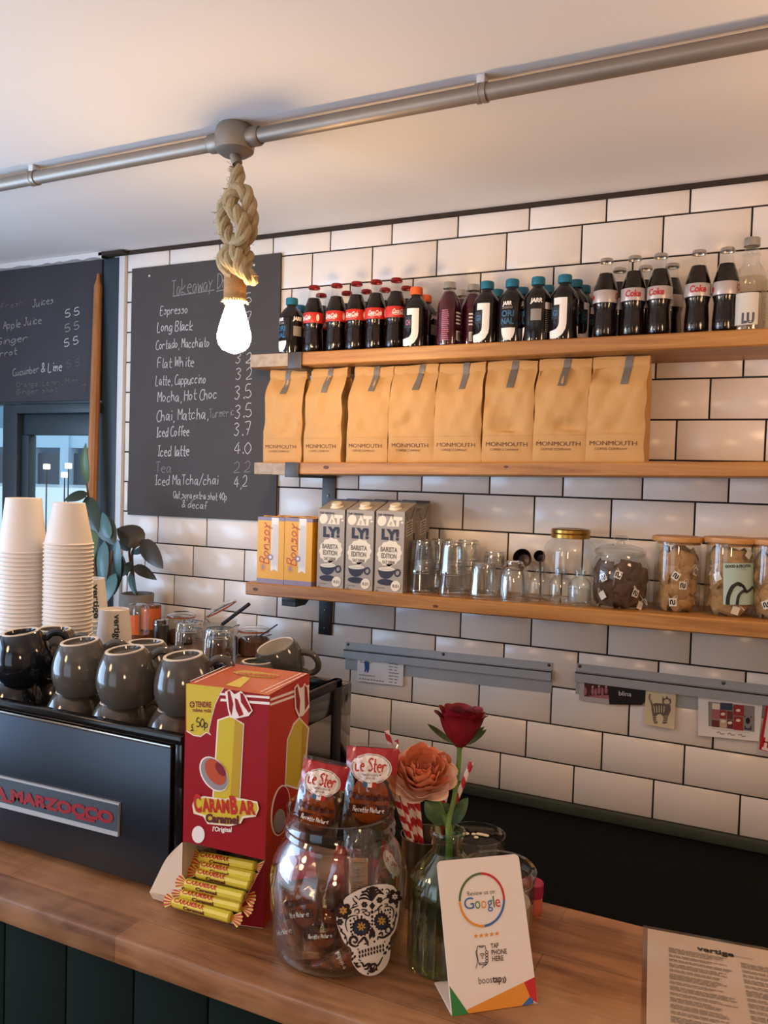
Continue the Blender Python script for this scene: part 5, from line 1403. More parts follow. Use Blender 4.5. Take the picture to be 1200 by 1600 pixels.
# ---------------------------------------------------------------- glasses on the machine, jars on the side counter
for u, vt, y, lb in ((343, 981, -.875, 'upside-down ribbed glass on the machine, right of two in front of the clip jars'), (297, 971, -.865, 'upside-down ribbed glass on the machine, left of two beside the steel shaker')):
    p = at(u, 1000, y=y); h = at(u, vt, y=y).z - 1.2
    tumbler('tumbler', lb, (p.x, y, 1.2), .034, .0285, h, 9, 'upside-down glasses on the machine')
p = at(251, 1009, z=1.10)
t = thing('shaker', 'small steel shaker with ridged screw top on the side counter', 'shaker', (p.x, p.y, 1.10))
MB(m_screw).lathe([(.0001, .001), (.0225, 0), (.024, .002), (.024, .066), (.0225, .068)], 32).build('can', t)
MB(m_chrome).lathe([(.0238, .067), (.0252, .068), (.0245, .072), (.0252, .075), (.0245, .079), (.0250, .083), (.022, .086), (.0001, .0865)], 32).build('screw_top', t)
m_brown = mat('brown_sugar', '#5d3b26', rough=0.9, vary=.3, bscale=150)
m_orangering = mat('rubber_ring', '#b4562c', rough=0.6)
def clip_jar(label, loc, r, h, fill, open_=False, spoon=True, rz=0):
    t = thing('clip_jar', label, 'jar', loc, rz)
    MB(g_jar).lathe([(.0001, .003), (r - .006, 0), (r, .005), (r, h * .8), (r - .004, h * .9), (r - .006, h * .93), (r - .003, h * .95), (r - .003, h)], 32).build('jar_glass', t)
    MB(m_brown).lathe([(.0001, .004), (r - .007, .004), (r - .0018, .008), (r - .0018, fill - .004), (r - .006, fill), (.0001, fill + .003)], 28).build('contents', t)
    T = Matrix.Translation((0, 0, h + .001))
    if open_: T = Matrix.Translation((-.01, .012, h + .030)) @ Matrix.Rotation(-.45, 4, 'Y') @ Matrix.Rotation(.25, 4, 'X')
    l = MB(g_tumb); l.lathe([(.0001, .012), (r * .6, .012), (r * .85, .008), (r + .001, .004), (r + .001, 0), (r - .006, -.002), (.0001, -.002)], 32, T=T); lid = l.build('lid', t)
    MB(m_orangering).lathe([(r - .006, -.004), (r - .0005, -.003), (r - .0005, -.0005), (r - .006, 0)], 30, T=T).build('seal_ring', lid)
    c = MB(m_screw); c.tube(smooth([(r + .001, -.012, h * .85), (r + .008, -.01, h * .9), (r + .008, .01, h * .9), (r + .001, .012, h * .85)]), .0013, 6)
    c.tube(smooth([(-r, -.012, h * .85), (-r - .007, 0, h * .97), (-r, .012, h * .85)]), .0013, 6); c.build('wire_clip', t)
    return t
p = at(345, 1005, y=-.20); zb_ = 1.10
cj = clip_jar('open clip-top jar of brown sugar with tilted glass lid on the side counter', (p.x, p.y, 1.10), .050, at(345, 968, y=-.20).z - 1.10, .062, True)
a = at(348, 975, y=-.215); e = at(389, 944, y=-.25)
sp = MB(m_black); sp.tube([(p.x - .01, p.y, 1.150), a, a.lerp(e, .5), e], .0055, 8); tag(sp.build('spoon'), 'black-handled spoon standing in the open clip-top jar', 'spoon')
p = at(396, 1024, z=1.10)
clip_jar('closed clip-top jar with brown contents at the right end of the side counter', (p.x, p.y, 1.10), .048, at(396, 985, y=p.y).z - 1.10, .052, False)
a = at(412, 990, y=p.y - .01); e = at(433, 976, y=p.y - .04)
sp = MB(m_screw); sp.tube([a - (e - a) * .5, a, e], .0022, 6); tag(sp.build('teaspoon'), 'thin steel teaspoon handle sticking out of the closed clip-top jar', 'spoon')
p = at(283, 990, y=-.10); clip_jar('clip-top jar half hidden behind the left ribbed glass', (p.x, p.y, 1.10), .045, at(283, 963, y=-.10).z - 1.10, .04, False)
# plastic bottle and orange-labelled tub
m_syrup = mat('amber_syrup', '#6b3a17', rough=0.25)
m_orlabel = mat('orange_label', '#d0622c', rough=0.5)
p = at(214, 990, y=-.26); H = at(214, 944, y=-.26).z - 1.10
t = thing('plastic_bottle', 'clear ribbed plastic bottle with orange and white label before the plant pot', 'bottle', (p.x, p.y, 1.10))
R_ = .036
MB(g_clear).lathe([(.0001, .002), (R_ - .006, 0), (R_, .006), (R_, H - .04), (R_ - .002, H - .012), (R_ - .01, H), (.0001, H + .001)], 36, rfun=lambda r, z, a: r * (1 + .05 * math.cos(18 * a)) if z > H * .55 else r).build('bottle_body', t)
MB(m_syrup).lathe([(.0001, .003), (R_ - .007, .003), (R_ - .001, .008), (R_ - .001, H * .36), (.0001, H * .36)], 28).build('syrup', t)
w = MB(m_paper, m_orlabel); patch(w, R_, H * .38, H * .80, -.9, .9, m_orlabel, .0012); patch(w, R_, H * .50, H * .76, -.75, .1, m_paper, .002)
for k in range(6): patch(w, R_, H * .54, H * .72, -.35 + k * .05, -.33 + k * .05, m_greyink, .0026, 1)
w.build('printed_label', t)
p = at(236, 985, y=-.17); H = at(236, 944, y=-.17).z - 1.10
t = thing('spice_tub', 'orange-labelled tub behind the plastic bottle beside the plant pot', 'tub', (p.x, p.y, 1.10))
MB(m_syrup).lathe([(.0001, 0), (.028, 0), (.030, .003), (.030, H - .004), (.028, H), (.0001, H)], 28).build('tub_body', t)
w = MB(m_orlabel); w.lathe([(.0304, H * .40), (.0304, H * .92)], 28); w.build('label', t)

# ---------------------------------------------------------------- plants
m_leaf = mat('rubber_leaf', '#2e3a2a', rough=0.35, vary=.2, bscale=8)
m_leafbrown = mat('bronze_leaf', '#3d362b', rough=0.4, vary=.2, bscale=8)
m_leafblue = mat('bluish_leaf', '#4a6a6a', rough=0.35, vary=.15, bscale=8)
m_leafgreen = mat('fresh_leaf', '#4a6238', rough=0.4, vary=.15, bscale=10)
m_stem = mat('plant_stem', '#5a4132', rough=0.7)
m_pot = mat('grey_pot', '#8d857c', rough=0.7, vary=.08, bscale=12)
m_soil = mat('potting_soil', '#2a1d14', rough=1.0, vary=.4, bscale=90)
def leaf(mb, p0, p1, width, m, droop=.15, face=None, fold=.12, nu=8, nv=5):
    p0 = Vector(p0); p1 = Vector(p1); d = p1 - p0; L = d.length; d.normalize()
    f = Vector(face) if face else (EYE - p0).normalized()
    s = d.cross(f).normalized(); n = s.cross(d).normalized()
    def fn(u, v):
        w_ = width * .5 * (math.sin(PI * min(u ** .8, 1)) ** .75 if 0 < u < 1 else 0)
        k = (v - .5) * 2
        return p0 + d * (L * u) + s * (w_ * k) + n * (droop * L * math.sin(PI * u) * .6 - fold * width * (abs(k)) ** 1.5 * math.sin(PI * u))
    mb.grid(fn, nu, nv, m)
    def fn2(u, v):
        q = fn(u, 1 - v); return q - n * .0012
    mb.grid(fn2, nu, nv, m)
pp = at(214, 950, y=-.105); ptop = at(214, 927, y=-.105).z
t = thing('potted_plant', 'potted rubber plant with broad dark leaves in a grey pot by the tiles', 'plant', (pp.x, pp.y, 1.10))
O = Vector((pp.x, pp.y, 1.10))
PR = .054; hp = ptop - 1.10
MB(m_pot).lathe([(.0001, .001), (PR * .86, 0), (PR * .88, .003), (PR, hp - .002), (PR, hp), (PR - .006, hp), (PR - .008, hp - .02), (.0001, hp - .02)], 36).build('pot', t)
MB(m_soil).lathe([(PR - .008, hp - .014), (PR * .5, hp - .010), (.0001, hp - .008)], 24).build('soil', t)
def L_(u, v, y): return at(u, v, y=y) - O
s_ = MB(m_stem)
s_.tube(smooth([L_(213, 930, -.105), L_(207, 905, -.12), L_(205, 885, -.12), L_(202, 862, -.11), L_(206, 850, -.12)], 4), .0055, 8, rf=lambda q: 1 - .4 * q)
s_.tube(smooth([L_(212, 928, -.105), L_(208, 895, -.10), L_(207, 862, -.12), L_(219, 847, -.14)], 4), .0042, 8)
s_.build('stem', t)
for (a, b_, wd, y0, y1, m_) in (((226, 847), (182, 826), .078, -.13, -.16, m_leafbrown), ((221, 843), (255, 889), .058, -.14, -.17, m_leafbrown), ((209, 884), (245, 906), .036, -.12, -.16, m_leafbrown),
        ((198, 900), (192, 868), .030, -.11, -.14, m_leafbrown), ((206, 878), (186, 902), .042, -.12, -.15, m_leaf), ((204, 860), (183, 845), .028, -.12, -.10, m_leaf), ((207, 866), (238, 852), .034, -.09, -.03, m_leafblue), ((203, 895), (212, 930), .024, -.13, -.15, m_leafblue)):
    l = MB(m_); leaf(l, L_(*a, y0), L_(*b_, y1), wd, m_); l.build('leaf', t)
pp = at(158, 985, y=-.24); O = Vector((pp.x, pp.y, 1.10))
t = thing('potted_plant', 'taller leafy plant behind the paper cups at the foot of the pole', 'plant', (pp.x, pp.y, 1.10))
MB(m_pot).lathe([(.0001, .001), (.045, 0), (.056, .09), (.056, .10), (.05, .10), (.048, .085), (.0001, .085)], 32).build('pot', t)
s_ = MB(m_stem)
s_.tube(smooth([L_(158, 960, -.24), L_(150, 900, -.23), L_(146, 850, -.22), L_(140, 790, -.20), L_(135, 755, -.20)], 4), .006, 8, rf=lambda q: 1 - .6 * q)
s_.tube(smooth([L_(156, 950, -.24), L_(168, 900, -.25), L_(176, 860, -.24)], 4), .0045, 8); s_.build('stem', t)
for (a, b_, wd, y0, y1, m_) in (((136, 757), (134, 692), .036, -.20, -.22, m_leafgreen), ((137, 770), (100, 782), .042, -.21, -.26, m_leaf), ((134, 776), (153, 832), .066, -.21, -.24, m_leaf), ((147, 812), (147, 872), .044, -.22, -.25, m_leafgreen),
        ((155, 805), (180, 852), .066, -.22, -.23, m_leaf), ((163, 845), (163, 918), .046, -.24, -.26, m_leafblue), ((184, 842), (187, 912), .040, -.24, -.22, m_leafblue), ((181, 896), (156, 950), .062, -.25, -.28, m_leafblue),
        ((172, 842), (160, 800), .036, -.24, -.22, m_leafblue), ((150, 895), (172, 925), .04, -.23, -.2, m_leafblue), ((190, 870), (178, 930), .05, -.2, -.22, m_leaf), ((148, 880), (128, 840), .05, -.22, -.26, m_leafgreen)):
    l = MB(m_); leaf(l, L_(*a, y0), L_(*b_, y1), wd, m_); l.build('leaf', t)
# ---------------------------------------------------------------- red sweet box with tray
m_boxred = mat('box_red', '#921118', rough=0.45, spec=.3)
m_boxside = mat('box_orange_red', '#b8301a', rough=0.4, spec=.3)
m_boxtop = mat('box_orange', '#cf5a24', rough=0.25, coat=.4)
m_cardin = mat('white_card_inside', '#d8c7b2', rough=0.7)
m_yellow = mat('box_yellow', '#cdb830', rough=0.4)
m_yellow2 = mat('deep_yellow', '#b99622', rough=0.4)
m_boxdark = mat('box_wine_red', '#7d1020', rough=0.5)
A = Vector((-.594, -1.291, CZ)); Bx = Vector((-.130, -.007, 0)); Sx = Vector((-.019, .136, 0)); ZT = 1.351
zc = at(417, 1345, y=-1.291).z
t = thing('sweet_dispenser_box', 'red and yellow cardboard sweet box with an open tray on the bar', 'box', (0, 0, 0))
up = lambda z: Vector((0, 0, z - CZ))
b = MB(m_boxred, m_boxside, m_boxtop, m_cardin)
th = .0012; nf = Vector((Bx.y, -Bx.x, 0)).normalized() * -1
if nf.y > 0: nf = -nf
def wall(p, q, z0, z1, mo, inner):
    p = Vector(p); q = Vector(q); n = (q - p).cross(Vector((0, 0, 1))).normalized() * th
    P = [p + up(z0), q + up(z0), q + up(z1), p + up(z1)]
    if (n.dot(inner - (p + q) / 2)) < 0: n = -n
    b.poly(P, mo); b.poly([x + n for x in P], m_cardin)
    b.poly([P[0], P[1], P[1] + n, P[0] + n], m_cardin); b.poly([P[3], P[2], P[2] + n, P[3] + n], mo)
cen = A + Bx / 2 + Sx / 2
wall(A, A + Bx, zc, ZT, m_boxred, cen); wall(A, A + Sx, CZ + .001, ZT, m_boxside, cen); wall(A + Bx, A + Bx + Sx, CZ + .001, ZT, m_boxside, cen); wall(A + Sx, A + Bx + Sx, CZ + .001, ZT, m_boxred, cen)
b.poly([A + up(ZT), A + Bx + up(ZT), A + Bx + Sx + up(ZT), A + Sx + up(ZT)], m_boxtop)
b.poly([A + up(CZ + .0008), A + Bx + up(CZ + .0008), A + Bx + Sx + up(CZ + .0008), A + Sx + up(CZ + .0008)], m_cardin)
bx = b.build('box_body', t)
# tray in front: floor, lip and curved side flaps
lipL = at(239, 1403, z=CZ + .004); lipR = at(368, 1444, z=CZ + .002)
aL = A + Bx; aR = A.copy()
tr = MB(m_cardin, m_boxred)
tr.poly([aL + up(CZ + .0012), aR + up(CZ + .0012), lipR, lipL], m_cardin, thick=(0, 0, -.0008))
fl = [lipL + Vector((0, 0, .0)), lipL + Vector((-.002, -.001, .008))]
lip = [lipL, lipR, lipR + Vector((-.001, -.004, .006)), lipL + Vector((-.002, -.004, .009))]
tr.poly(lip, m_cardin, thick=(0, .0010, 0))
zl = at(292, 1318, y=aL.y).z
arcL = smooth([tuple(aL + up(zl)), tuple(at(262, 1340, y=aL.y - .004)), tuple(at(246, 1370, y=lipL.y + .006)), tuple(lipL + Vector((-.002, -.004, .009)))], 5)
tr.poly([aL + up(CZ + .001)] + [Vector(p) for p in arcL] + [lipL], m_cardin, thick=(-.0010, 0, 0))
tr.poly([aR + up(CZ + .001), aR + up(zc), at(388, 1395, x=aR.x - .012), lipR + Vector((-.001, -.004, .006)), lipR], m_boxdark, thick=(.0010, 0, 0))
tr.build('tray', t)
fp = Plane(A, Bx.cross(Vector((0, 0, 1)))); spl = Plane(A, Sx.cross(Vector((0, 0, 1)))); tpl = Plane(A + up(ZT), (0, 0, 1))
Q = lambda x, y: (230 + x / 3.722, 1030 + y / 3.722)
w = MB(m_whiteink, m_yellow)
m_logo = mat('logo_red', '#b8271c', rough=.45); m_choc = mat('chocolate_ink', '#5a1f1c', rough=.5)
m_steelgrey = mat('grey_bowl_print', '#8f8a8c', rough=.5); m_caramel = mat('caramel_print', '#b5481f', rough=.5)
def pq(pts, m, o=.0004, s=None): poly_px(w, s or fp, [Q(*p) for p in pts], m, o)
pq([(226, 141), (447, 166), (425, 205), (398, 262), (378, 335), (364, 396), (359, 420), (372, 444), (345, 428), (312, 452), (270, 446), (228, 420)], m_whiteink, .0003)
pq([(226, 141), (441, 165), (420, 203), (393, 260), (373, 335), (359, 396), (354, 418), (364, 437), (342, 422), (310, 446), (270, 440), (228, 413)], m_yellow, .0006)
for y0, h in ((196, 13), (229, 15)): pq([(428, y0), (712, y0 + 21), (712, y0 + 21 + h), (424, y0 + h)], m_whiteink, .0004)
w2 = None
# plain twist-wrapped caramel (no face)
pq([(408, 352), (482, 326), (564, 376), (540, 835), (378, 815)], m_whiteink, .0007)
pq([(415, 358), (482, 334), (556, 380), (532, 830), (386, 808)], m_yellow, .0010)
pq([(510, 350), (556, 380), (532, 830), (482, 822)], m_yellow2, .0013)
tw = [(452, 190), (480, 176), (508, 205), (545, 185), (575, 215), (614, 300), (590, 330), (520, 345), (482, 340), (470, 300)]
pq(tw, m_whiteink, .0016); pq([(466, 188), (480, 184), (500, 260), (490, 330), (476, 290)], m_boxred, .0019); pq([(540, 195), (556, 200), (606, 300), (590, 312), (545, 250)], m_boxred, .0019); pq([(508, 225), (525, 235), (560, 322), (535, 334), (515, 290)], m_boxred, .0019)
pq(ell(388, 668, 72, 112, 26, rot=-.55), m_whiteink, .0016); pq(ell(390, 668, 66, 105, 26, rot=-.55), m_steelgrey, .0019); pq(ell(396, 655, 50, 84, 24, rot=-.55), m_caramel, .0022); pq(ell(425, 640, 22, 45, 18, rot=-.55), m_boxdark, .0025)
# lettering
pq(ell(261, 264, 15, 19, 20), m_boxdark, .0009); pq([(258, 252), (264, 252), (264, 276), (258, 276)], m_yellow, .0012); pq([(250, 260), (272, 262), (272, 267), (250, 265)], m_yellow, .0012)
P2 = lambda p0, p1: (Q(*p0), Q(*p1))
print_px(w, fp, 'TENDRE', *P2((281, 277), (373, 281)), .0075, m_boxdark, bold=.03, off=.001); print_px(w, fp, 'même goût', *P2((265, 305), (372, 310)), .0052, m_boxdark, bold=.02, off=.001)
hand_px(w, fp, '50p', *P2((285, 392), (352, 400)), .012, m_ink, w=.0014, off=.001); line_px(w, fp, [Q(270, 378), Q(258, 385), Q(264, 408), Q(252, 415), Q(272, 414)], .0012, m_ink, .001); line_px(w, fp, [Q(255, 397), Q(268, 394)], .0010, m_ink, .001)
pq([(262, 850), (275, 808), (330, 796), (450, 812), (500, 800), (560, 812), (640, 828), (650, 870), (632, 915), (560, 925), (545, 955), (480, 972), (350, 958), (325, 915), (270, 898)], m_cream, .0026); 
pq([(272, 850), (285, 815), (335, 806), (450, 822), (560, 822), (630, 838), (640, 868), (622, 905), (550, 912), (535, 945), (470, 962), (360, 948), (335, 905), (280, 888)], m_yellow, .0029)
print_px(w, fp, 'C', *P2((274, 884), (318, 886)), .0225, m_logo, bold=.05, off=.0034); print_px(w, fp, 'ARAM', *P2((322, 884), (480, 893)), .0170, m_logo, bold=.045, off=.0034); print_px(w, fp, 'B', *P2((486, 896), (528, 898)), .0225, m_logo, bold=.05, off=.0034); print_px(w, fp, 'AR', *P2((534, 897), (632, 903)), .0170, m_logo, bold=.045, off=.0034)
print_px(w, fp, 'Caramel', *P2((338, 945), (531, 958)), .0105, m_choc, bold=.06, shear=.15, off=.0034)
print_px(w, fp, "l'Original", *P2((380, 1000), (490, 1005)), .0062, m_whiteink, bold=.03, shear=.2, off=.001)
pq(ell(297, 1020, 37, 50, 28), m_paper, .0008)
# side and top print
for y0 in (230, 258): pq([(716, y0), (942, y0 - 82), (942, y0 - 66), (716, y0 + 14)], m_whiteink, .0005, spl)
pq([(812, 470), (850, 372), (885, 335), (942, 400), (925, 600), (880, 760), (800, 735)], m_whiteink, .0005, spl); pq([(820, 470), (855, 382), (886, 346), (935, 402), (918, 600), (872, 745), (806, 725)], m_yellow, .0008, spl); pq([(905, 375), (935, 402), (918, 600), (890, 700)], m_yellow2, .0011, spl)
pq([(855, 165), (876, 142), (895, 180), (915, 138), (940, 170), (944, 280), (905, 330), (880, 335), (860, 290)], m_whiteink, .0011, spl); pq([(862, 170), (874, 155), (890, 240), (885, 320), (868, 280)], m_boxred, .0014, spl); pq([(915, 150), (930, 165), (940, 260), (918, 300)], m_boxred, .0014, spl)
pq(ell(775, 880, 55, 150, 24, rot=.12), m_whiteink, .0005, spl); pq(ell(778, 880, 48, 142, 24, rot=.12), m_boxred, .0008, spl); pq(ell(770, 940, 34, 70, 20, rot=.12), m_steelgrey, .0010, spl)
for (a, c) in (((250, 128), (470, 32)), ((275, 136), (498, 38))): line_px(w, tpl, [Q(*a), Q(*c)], .0018, m_whiteink, .0006, sm=False)
for (a, c) in (((690, 195), (925, 84)), ((660, 190), (895, 80))): line_px(w, tpl, [Q(*a), Q(*c)], .0018, m_whiteink, .0006, sm=False)
pq([(495, 75), (560, 64), (640, 72), (775, 92), (745, 108), (640, 104), (540, 92)], m_yellow2, .0005, tpl); pq([(455, 150), (560, 100), (600, 110), (540, 165)], m_yellow, .0005, tpl)
print_px(w, tpl, 'CARAMBAR', Q(520, 86), Q(752, 104), .012, m_logo, bold=.05, off=.0009)
w.build('printed_design', bx)

m_candy = mat('candy_wrapper_yellow', '#cdbb3c', rough=0.35)
def candy(label, p0, p1, y0, y1, r=.0072):
    a = at(*p0, y=y0); e = at(*p1, y=y1); X = (e - a).normalized(); Ln = (e - a).length
    N = (EYE - a); N = (N - X * N.dot(X)).normalized(); Y = N.cross(X)
    t = thing('wrapped_sweet', label, 'sweet', a, 0, 'yellow wrapped sweets in the box tray')
    MB(m_candy).tube([Vector(), X * .002, X * (Ln * .5), X * (Ln - .002), X * Ln], r, 10, rf=lambda q: .75 if q in (0.0, 1.0) else 1).build('wrapper', t)
    for s_, o in ((-1, Vector()), (1, X * Ln)):
        f = MB(m_whiteink, m_redink); n = 9
        for k in range(n):
            q0 = (k / n - .5) * 1.7; q1 = ((k + 1) / n - .5) * 1.7; l0 = .017
            d = lambda q: o + X * (s_ * l0 * math.cos(q)) + Y * (l0 * .75 * math.sin(q)) + N * (.002 * (k % 2))
            f.poly([o + Y * (.003 * q0), d(q0), d(q1), o + Y * (.003 * q1)], m_redink if k % 2 else m_candy)
        f.build('twisted_end', t)
    w = MB(m_logo)
    fn = lambda x, y: X * x + (N * math.cos(y / r) + Y * math.sin(y / r)) * (r + .0005)
    text(w, 'CARAMBAR', fn, Ln * .52, .0058, m_logo, bold=.025, x0=Ln * .04, y0=.000); text(w, 'Caramel', fn, Ln * .36, .0042, m_choc, bold=.05, x0=Ln * .22, y0=-.0062)
    w.build('lettering', t)
for (p0, p1, y0, y1, lb) in (((272, 1409), (362, 1434), -1.312, -1.312, 'yellow wrapped sweet lowest and nearest in the tray'), ((285, 1396), (379, 1418), -1.300, -1.302, 'yellow wrapped sweet second from the front in the tray'),
    ((291, 1380), (383, 1402), -1.302, -1.302, 'yellow wrapped sweet third from the front, lying on two others'), ((309, 1364), (392, 1384), -1.283, -1.284, 'yellow wrapped sweet fourth from the front in the tray'),
    ((315, 1353), (397, 1370), -1.276, -1.277, 'yellow wrapped sweet fifth from the front in the tray'), ((313, 1338), (400, 1354), -1.268, -1.266, 'yellow wrapped sweet topmost in the tray under the box front'),
    ((303, 1392), (384, 1411), -1.285, -1.286, 'yellow wrapped sweet underneath the third and fourth in the tray'), ((310, 1408), (384, 1425), -1.280, -1.282, 'yellow wrapped sweet at the bottom of the tray')):
    candy(lb, p0, p1, y0, y1)

# ---------------------------------------------------------------- big glass jar of wrapped madeleines
JX, JY = -.4924, -1.274; JC = Vector((JX, JY, CZ)); JD = (JC - EYE).dot(FWD)
zr = dep(531, 1256, JD).z - CZ; RB, RN = .0885, .0680
t = thing('sweet_jar', 'big open glass jar of wrapped cakes with a white sugar-skull sticker', 'jar', JC)
prof = [(.0001, .006), (.070, .004), (.074, .0), (.081, .004), (.0845, .014), (.0865, .04), (RB, .075), (.0878, zr - .082), (.083, zr - .062), (.0745, zr - .047), (.0695, zr - .040), (RN, zr - .034), (RN + .003, zr - .030), (RN + .0005, zr - .025), (RN + .003, zr - .020), (RN + .0005, zr - .014), (RN + .0005, zr - .005), (RN + .0015, zr - .001), (RN - .001, zr), (RN - .0035, zr - .002)]
b = MB(g_jar); b.lathe(prof, 56); b.lathe([(RN - .0035, zr - .002), (RN - .0035, zr - .034), (.071, zr - .043), (.0800, zr - .064), (.0845, zr - .084), (.0850, .075), (.0825, .016), (.078, .010), (.0001, .010)], 56); b.build('jar_glass', t)
cj_ = Cyl(JX, JY, .0884)
w = MB(m_paper, m_ink); S8 = lambda x, y: (510 + x / 8, 1340 + y / 8)
inv = Matrix.Translation(-JC)
def sk(pts, m, o): w.add([inv @ cj_.hit(*S8(x, y), o) for x, y in pts], [tuple(range(len(pts)))], m)
outl = [(215, 540), (240, 500), (330, 440), (450, 385), (570, 348), (680, 332), (780, 338), (840, 358), (868, 395), (905, 440), (915, 520), (912, 620), (900, 740), (880, 850), (850, 930), (800, 1000), (795, 1080), (800, 1180), (780, 1290), (730, 1380), (650, 1450), (560, 1478), (470, 1465), (400, 1420), (345, 1350), (315, 1290), (318, 1210), (308, 1140), (280, 1110), (220, 1060), (175, 960), (140, 860), (125, 770), (145, 660), (205, 610)]
c0 = (520, 850)
ol_ = smooth(outl + [outl[0]], 3)
for ring in range(6):
    f0, f1 = ring / 6, (ring + 1) / 6
    n_ = len(ol_)
    for k in range(n_ - 1):
        a_, b2 = ol_[k], ol_[k + 1]; L2 = lambda p, f: (c0[0] + (p[0] - c0[0]) * f, c0[1] + (p[1] - c0[1]) * f)
        sk([L2(a_, f0), L2(a_, f1), L2(b2, f1), L2(b2, f0)] if ring else [c0, L2(a_, f1), L2(b2, f1)], m_paper, .0005)
m_sk = mat('skull_ink', '#2a1c1c', rough=.6); m_skblue = mat('skull_blue', '#26364f', rough=.6); m_gold = mat('skull_gold', '#c79a3e', rough=.6); m_skred = mat('skull_plum', '#7c4a60', rough=.6)
def line_sk(pts, wd, m=None, o=.0010):
    pts = smooth(pts, 4); q = [inv @ cj_.hit(*S8(*p), o) for p in pts]; n = (EYE - JC).normalized(); n.z = 0
    w.ribbon(q, wd, n, m or m_sk)
def petals(cx, cy, r, n, m, o, a0=0.0, pr=.45):
    for k in range(n):
        a = a0 + 2 * PI * k / n; sk(ell(cx + r * .6 * math.cos(a), cy + r * .6 * math.sin(a), r * .5, r * pr * .6, 12, rot=a), m, o)
for cx, cy, rx, ry, ro in ((437, 868, 112, 105, -.35), (690, 797, 88, 104, -.15)):
    sk([(p[0], p[1]) for p in ell(cx, cy, rx, ry, 40, rot=ro)], m_sk, .0009); 
    for k in range(16):
        a = 2 * PI * k / 16; sk(ell(cx + rx * math.cos(a) * .98, cy + ry * math.sin(a) * .98, 15, 15, 8), m_sk, .0009)
    sk(ell(cx - 8, cy + 10, rx * .78, ry * .78, 28, rot=ro), m_skblue, .0012); petals(cx, cy - 6, 52, 7, m_gold, .0016, .3, .35); sk(ell(cx, cy - 6, 10, 10, 10), m_sk, .0019)
sk([(572, 862), (610, 930), (612, 985), (590, 1005), (560, 1000), (540, 1030), (528, 980), (545, 910)], m_sk, .0010); sk([(575, 980), (585, 1002), (560, 1002)], m_gold, .0013)
petals(210, 665, 100, 6, m_sk, .0010, .2, .7); petals(210, 662, 48, 6, m_gold, .0014, .5, .5); sk(ell(208, 660, 13, 13, 10), m_skred, .0018)
petals(850, 495, 92, 6, m_sk, .0010, .2, .6); petals(856, 488, 36, 6, m_paper, .0014, .5, .5); sk(ell(856, 488, 10, 10, 10), m_skred, .0018)
for cx, cy, r in ((475, 588, 38), (665, 532, 38), (168, 805, 42)): petals(cx, cy, r, 6, m_sk, .0010, .1, .7)
for k, (dx, dy) in enumerate(((-170, -25), (-150, -70), (-120, -110), (-75, -140), (-28, -155), (28, -160), (75, -150), (115, -120), (145, -90))):
    line_sk([(572, 545), (572 + dx * .45, 545 + dy * .95 - 12), (572 + dx * .85, 545 + dy - 8), (572 + dx, 545 + dy + 12)], lambda q: .0006 + .0022 * math.sin(PI * q) ** 1.0)
sk([(572, 555), (612, 600), (574, 655), (535, 605)], m_sk, .0010)
for y, r in ((680, 19), (740, 17), (790, 15), (833, 13)): sk(ell(572, y, r, r * 1.15, 12), m_sk, .0010)
for pts in ([(330, 500), (345, 540), (380, 575), (340, 590), (320, 640)], [(355, 690), (360, 655), (400, 650), (405, 690), (375, 700)], [(430, 655), (470, 650), (505, 665), (440, 690)], [(300, 640), (345, 620), (400, 600)], [(505, 680), (540, 690), (530, 725), (490, 715), (450, 670)], [(605, 690), (615, 660), (655, 660), (650, 695)],
            [(660, 610), (700, 590), (640, 640), (690, 640)], [(720, 580), (760, 580), (755, 605), (730, 600)], [(735, 400), (770, 395), (790, 440), (740, 440)], [(700, 530), (760, 500), (810, 500)], [(395, 520), (370, 490), (350, 480)],
            [(265, 930), (240, 840), (255, 770), (320, 730), (400, 722)], [(720, 625), (780, 610), (830, 640), (840, 700), (825, 760)], [(150, 850), (180, 900), (200, 940), (240, 980), (265, 1080)], [(870, 670), (880, 720), (860, 770), (845, 860), (825, 920)]): line_sk(pts, lambda q: .0007 + .0011 * math.sin(PI * q))
for cx, cy in ((300, 790), (345, 765), (390, 745), (440, 738), (305, 835), (308, 875), (310, 925), (325, 960), (735, 660), (770, 655), (800, 650), (795, 690), (795, 740), (790, 790), (790, 840), (690, 675), (570, 370), (450, 430), (600, 1050), (520, 1090), (700, 400), (350, 1320), (520, 1450), (630, 1400)): sk(ell(cx, cy, 13, 15, 10), m_sk, .0010)
for cx, cy in ((185, 910), (235, 1000), (262, 1070), (880, 610), (870, 720), (840, 820), (825, 900), (790, 1070), (760, 1120), (740, 1190), (785, 1140), (325, 1200), (355, 1240), (325, 1270)): sk(ell(cx, cy, 14, 24, 10, rot=.4), m_sk, .0010)
for pts, w_ in (([(405, 1090), (360, 1110), (300, 1080), (300, 1010), (350, 990), (385, 1030), (360, 1065), (335, 1045)], .0034), ([(390, 1080), (430, 1040), (470, 1000), (500, 1040), (515, 1070), (470, 1080)], .0034), ([(640, 1030), (650, 990), (690, 1000), (740, 985), (800, 930), (790, 870), (745, 880), (740, 930), (770, 940)], .0034), ([(650, 960), (690, 940), (700, 980)], .003)): line_sk(pts, lambda q, w_=w_: w_ * (.45 + .55 * math.sin(PI * q)))
sk([(385, 1140), (740, 1040), (735, 1062), (390, 1160)], m_skred, .0009); sk([(392, 1275), (740, 1170), (725, 1210), (420, 1298)], m_skblue, .0009)
sk([(375, 1140), (395, 1160), (735, 1070), (742, 1160), (420, 1265), (395, 1260)], m_paper, .0011)
